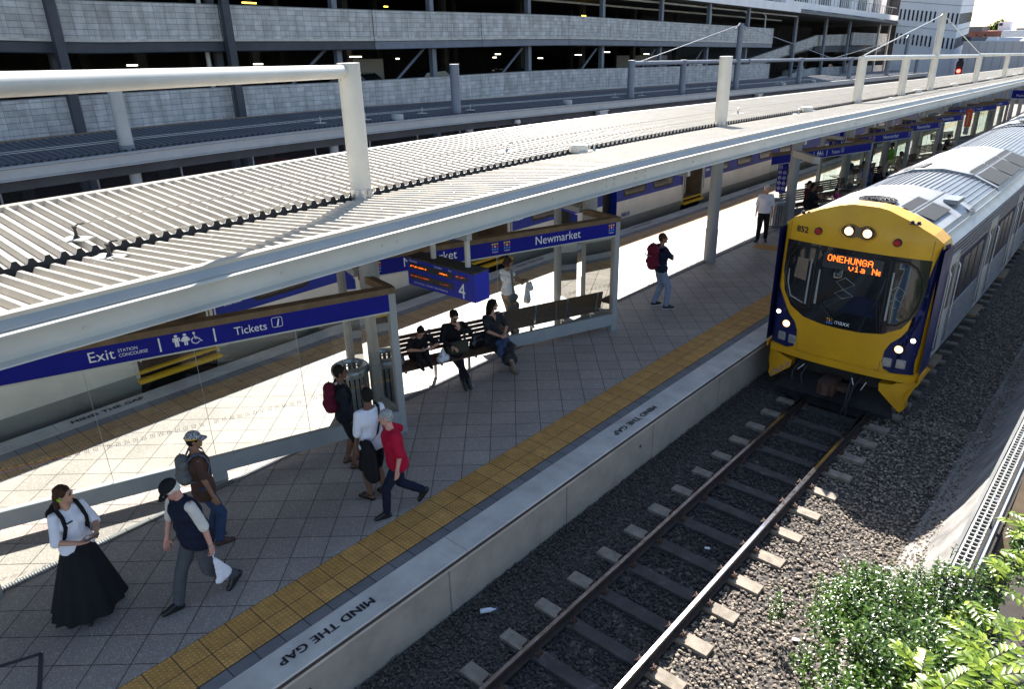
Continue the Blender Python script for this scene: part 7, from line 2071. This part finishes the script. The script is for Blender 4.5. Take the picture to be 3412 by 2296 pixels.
for lab, p, y_, H_, tc, pc_, stand, _ in far_:
    if stand: person(lab, p, y_, H_, 'skin_tan', top=tc, sleeve=.9, pants=pc_, pl=.95 if 'shorts' in lab else 1.9, far=True, fat=1.1 if 'green' in lab else 1.)
    else: person(lab, p, y_, H_, 'skin_tan', hipz=.54, pel=(0, -.1), lean=(0, .12), wr=((-.10, .3, .74), (.1, .3, .74)), top=tc, sleeve=1.8, pants=pc_, pl=1.9, ank=((-.08, .45, 0), (.08, .45, 0)), knee=((0, .5, 1), (0, .5, 1)), far=True)
# ---------------------------------------------------------------- cutting side: cable tray, posts, shrubs
t = thing('cable_tray', 'pale galvanised ladder cable tray running along the top of the concrete batter', 'cable tray', M(-.62, 9, .5))
def yv(u, s, h): return M(u, s, h)
for u in (-.70, -.565, -.635):
    q = MB(M); q.strip([(u - .008, .50), (u + .008, .50), (u + .008, .56), (u - .008, .56)], 4.6, 30, .8, True, True); wpart('rail', q, 'steel_white', t)
q = MB(M)
for s in rng(4.6, 24, .085): q.box((-.70, s, .555), (-.56, s + .012, .566))
q.strip([(-.637, .556), (-.630, .556)], 4.6, 24, 1.)
wpart('rungs', q, 'steel_white', t)
q = MB(M); q.strip([(-.695, .51), (-.57, .51)], 4.6, 24, 1.); wpart('tray_floor', q, 'inner_dark', t)
for i, s in enumerate((6.2, 9.4, 12.6, 16)):
    q = MB(); q.tube([M(-.60, s, 0.0), M(-.60, s, .52)], .025, 8); wpart('support', q, 'galv', t, 40)
q = MB(M); q.strip([(-.80, .22), (-.76, .22), (-.76, .30), (-.80, .30)], 4, 24, .8, True, True)
wpart('conduit', q, 'slab_concrete', t)
t = thing('steel_beam', 'long brownish steel rail lying beside the cable tray', 'beam', M(-.50, 9, .4))
q = MB(M); q.strip([(-.53, .20), (-.49, .20), (-.49, .50), (-.53, .50)], 5.5, 22, .8, True, True); wpart('beam', q, 'steel_grey', t)
t = thing('fence_post', 'leaning brown steel post beside the cable tray above the shrubs', 'post', M(-.35, 9.2, .1))
q = MB(); a, b = M(-.36, 8.5, .15), M(-.34, 9.9, .95); d = b - a; q.obox((a + b) / 2, d / 2, (.07, 0, 0), d.cross(Vector((1, 0, 0))).normalized() * .04); wpart('post', q, 'rust_brown', t)

def leaf(q, c, d, n, L, w, curl=.25):
    d = d.normalized(); s = d.cross(n).normalized(); n = s.cross(d)
    a = q.P(c); m0 = c + d * L * .33 - n * L * .02; m1 = c + d * L * .68; e = q.P(c + d * L - n * L * curl)
    l0, r0 = q.P(m0 - s * w + n * w * .35), q.P(m0 + s * w + n * w * .35); l1, r1 = q.P(m1 - s * w * .85 + n * w * .3 - n * L * curl * .4), q.P(m1 + s * w * .85 + n * w * .3 - n * L * curl * .4)
    c0, c1 = q.P(m0), q.P(m1 - n * L * curl * .4)
    q.face((a, c0, l0)); q.face((a, r0, c0)); q.face((c0, c1, l1, l0)); q.face((c0, r0, r1, c1)); q.face((c1, e, l1)); q.face((c1, r1, e))
R_ = random.Random(11)
def shrub(lab, base, blobs, nst, lsize, mat, dens=1.):
    t = thing('shrub', lab, 'shrub', base, 0, 'shrubs on the cutting side')
    qs, ql = MB(), MB()
    B0 = Vector(base)
    for c, r, n in blobs:
        c = Vector(c)
        for i in range(int(n * dens)):
            v = Vector((R_.gauss(0, 1), R_.gauss(0, 1), R_.gauss(0, 1))).normalized()
            if v.z < -.3: v.z = -v.z
            v = Vector((v.x * r[0], v.y * r[1], v.z * r[2])) * (R_.random() ** .33) * (1 + .35 * noise.noise(v * 2.1 + c))
            tip = c + v
            d = (v.normalized() * .6 + Vector((R_.uniform(-.4, .4), R_.uniform(-.4, .4), .7))).normalized()
            L = R_.uniform(.14, .30); root = tip - d * L
            qs.tube([root, root + d * L * .5 + Vector((R_.uniform(-.01, .01), 0, 0)), tip], [.004, .003, .0015], 4, caps=False)
            k = int(L / .021)
            for j in range(k):
                a = j * 2.4 + R_.random(); p = root + d * (L * (j + 1) / k)
                e1 = d.cross(Vector((.3, .2, 1))).normalized(); e2 = d.cross(e1)
                ld = (e1 * cos(a) + e2 * sin(a)) * .9 + d * .55
                leaf(ql, p, ld, (d + Vector((0, 0, .6)) + Vector((R_.uniform(-.4, .4), R_.uniform(-.4, .4), 0))), lsize * R_.uniform(.7, 1.25), lsize * R_.uniform(.20, .28))
    part_ = ob('stems', qs.mesh('s', base, None), 'bark', t)
    ob('foliage', ql.mesh('l', base, 180), mat, t)
    return t
shrub('dense dark green small-leaved shrub filling the bottom right below the cable tray', (-.7, 5.6, .3),
      [((-1.0, 6.0, .75), (.55, .75, .55), 520), ((-.75, 5.2, .9), (.45, .7, .65), 420), ((-1.25, 6.7, .35), (.45, .5, .45), 220), ((-.45, 6.6, .9), (.40, .7, .5), 300), ((-.35, 5.3, 1.1), (.4, .7, .5), 260), ((-.8, 7.3, .35), (.45, .35, .35), 120), ((-.75, 4.5, .7), (.42, .5, .7), 240), ((-.2, 6.0, .6), (.4, .9, .5), 200)], 0, .055, 'leaf_shrub', .62)
shrub('thin straggling sprigs of the shrub reaching over the sunlit ballast', (-1.9, 7.0, -.8),
      [((-1.75, 7.2, -.25), (.38, .38, .42), 46), ((-1.45, 6.7, .1), (.3, .35, .4), 50), ((-1.35, 5.6, .2), (.25, .5, .45), 36), ((-1.15, 4.9, .1), (.22, .4, .5), 34), ((-2.2, 7.15, -.6), (.25, .3, .25), 14), ((-1.55, 7.5, -.1), (.3, .3, .35), 40), ((-1.0, 7.5, .1), (.3, .3, .3), 60)], 0, .048, 'leaf_shrub')
shrub('dark leafy bush behind the cable tray at the right edge', (.1, 9.5, .6),
      [((.15, 9.6, .9), (.4, 1.2, .7), 260), ((.25, 11.8, .8), (.4, 1.2, .7), 160), ((-.1, 8.2, .75), (.28, .5, .4), 140)], 0, .05, 'leaf_shrub')
# bright pinnate fronds close to the camera
t = thing('shrub', 'bright yellow-green plant with long pinnate leaves in the bottom right corner', 'shrub', (-.1, 4.8, 1.2), 0, 'shrubs on the cutting side')
ql, qs = MB(), MB()
def frond(p, d, L, n):
    d = d.normalized(); side = d.cross(Vector((0, 0, 1))).normalized()
    pts = [p + d * L * x - Vector((0, 0, 1)) * L * .30 * x * x for x in (0, .25, .5, .75, 1)]
    qs.tube(pts, [.005, .0045, .004, .003, .0015], 4, caps=False)
    for j in range(n):
        x = .12 + .88 * j / (n - 1); q0 = p + d * L * x - Vector((0, 0, 1)) * L * .30 * x * x
        dd = (d - Vector((0, 0, 1)) * .6 * x).normalized()
        for sg in (-1, 1):
            leaf(ql, q0, dd * .75 + side * sg * .9 + Vector((0, 0, R_.uniform(-.1, .2))), Vector((0, 0, 1)) + side * sg * .25, R_.uniform(.085, .11) * (1 - .35 * abs(x - .45)), .017, .15)
    leaf(ql, pts[-1], d - Vector((0, 0, .5)), Vector((0, 0, 1)), .10, .016)
for i in range(120):
    x, y = R_.uniform(-.55, .35), R_.uniform(3.9, 5.6)
    if x < -.55 + (y - 3.9) * .1: continue
    h = 1.35 + .25 * R_.random() + (5.6 - y) * .10
    a = R_.uniform(0, 2 * pi)
    if y > 5.0 and x < -.2: continue
    frond(Vector((x, y, h)), Vector((cos(a), sin(a), R_.uniform(.1, .7))), R_.uniform(.22, .36), R_.randint(6, 9))
for i in range(46):
    x, y = R_.uniform(-.42, .5), R_.uniform(5.9, 7.9)
    a = R_.uniform(0, 2 * pi); frond(Vector((x, y, 1.15 + .2 * R_.random())), Vector((cos(a), sin(a), R_.uniform(.1, .5))), R_.uniform(.2, .34), R_.randint(5, 8))
ob('stems', qs.mesh('s', t.location), 'bark', t); ob('foliage', ql.mesh('l', t.location, 180), 'leaf_fern', t)
bpy.data.scenes.remove(TS)
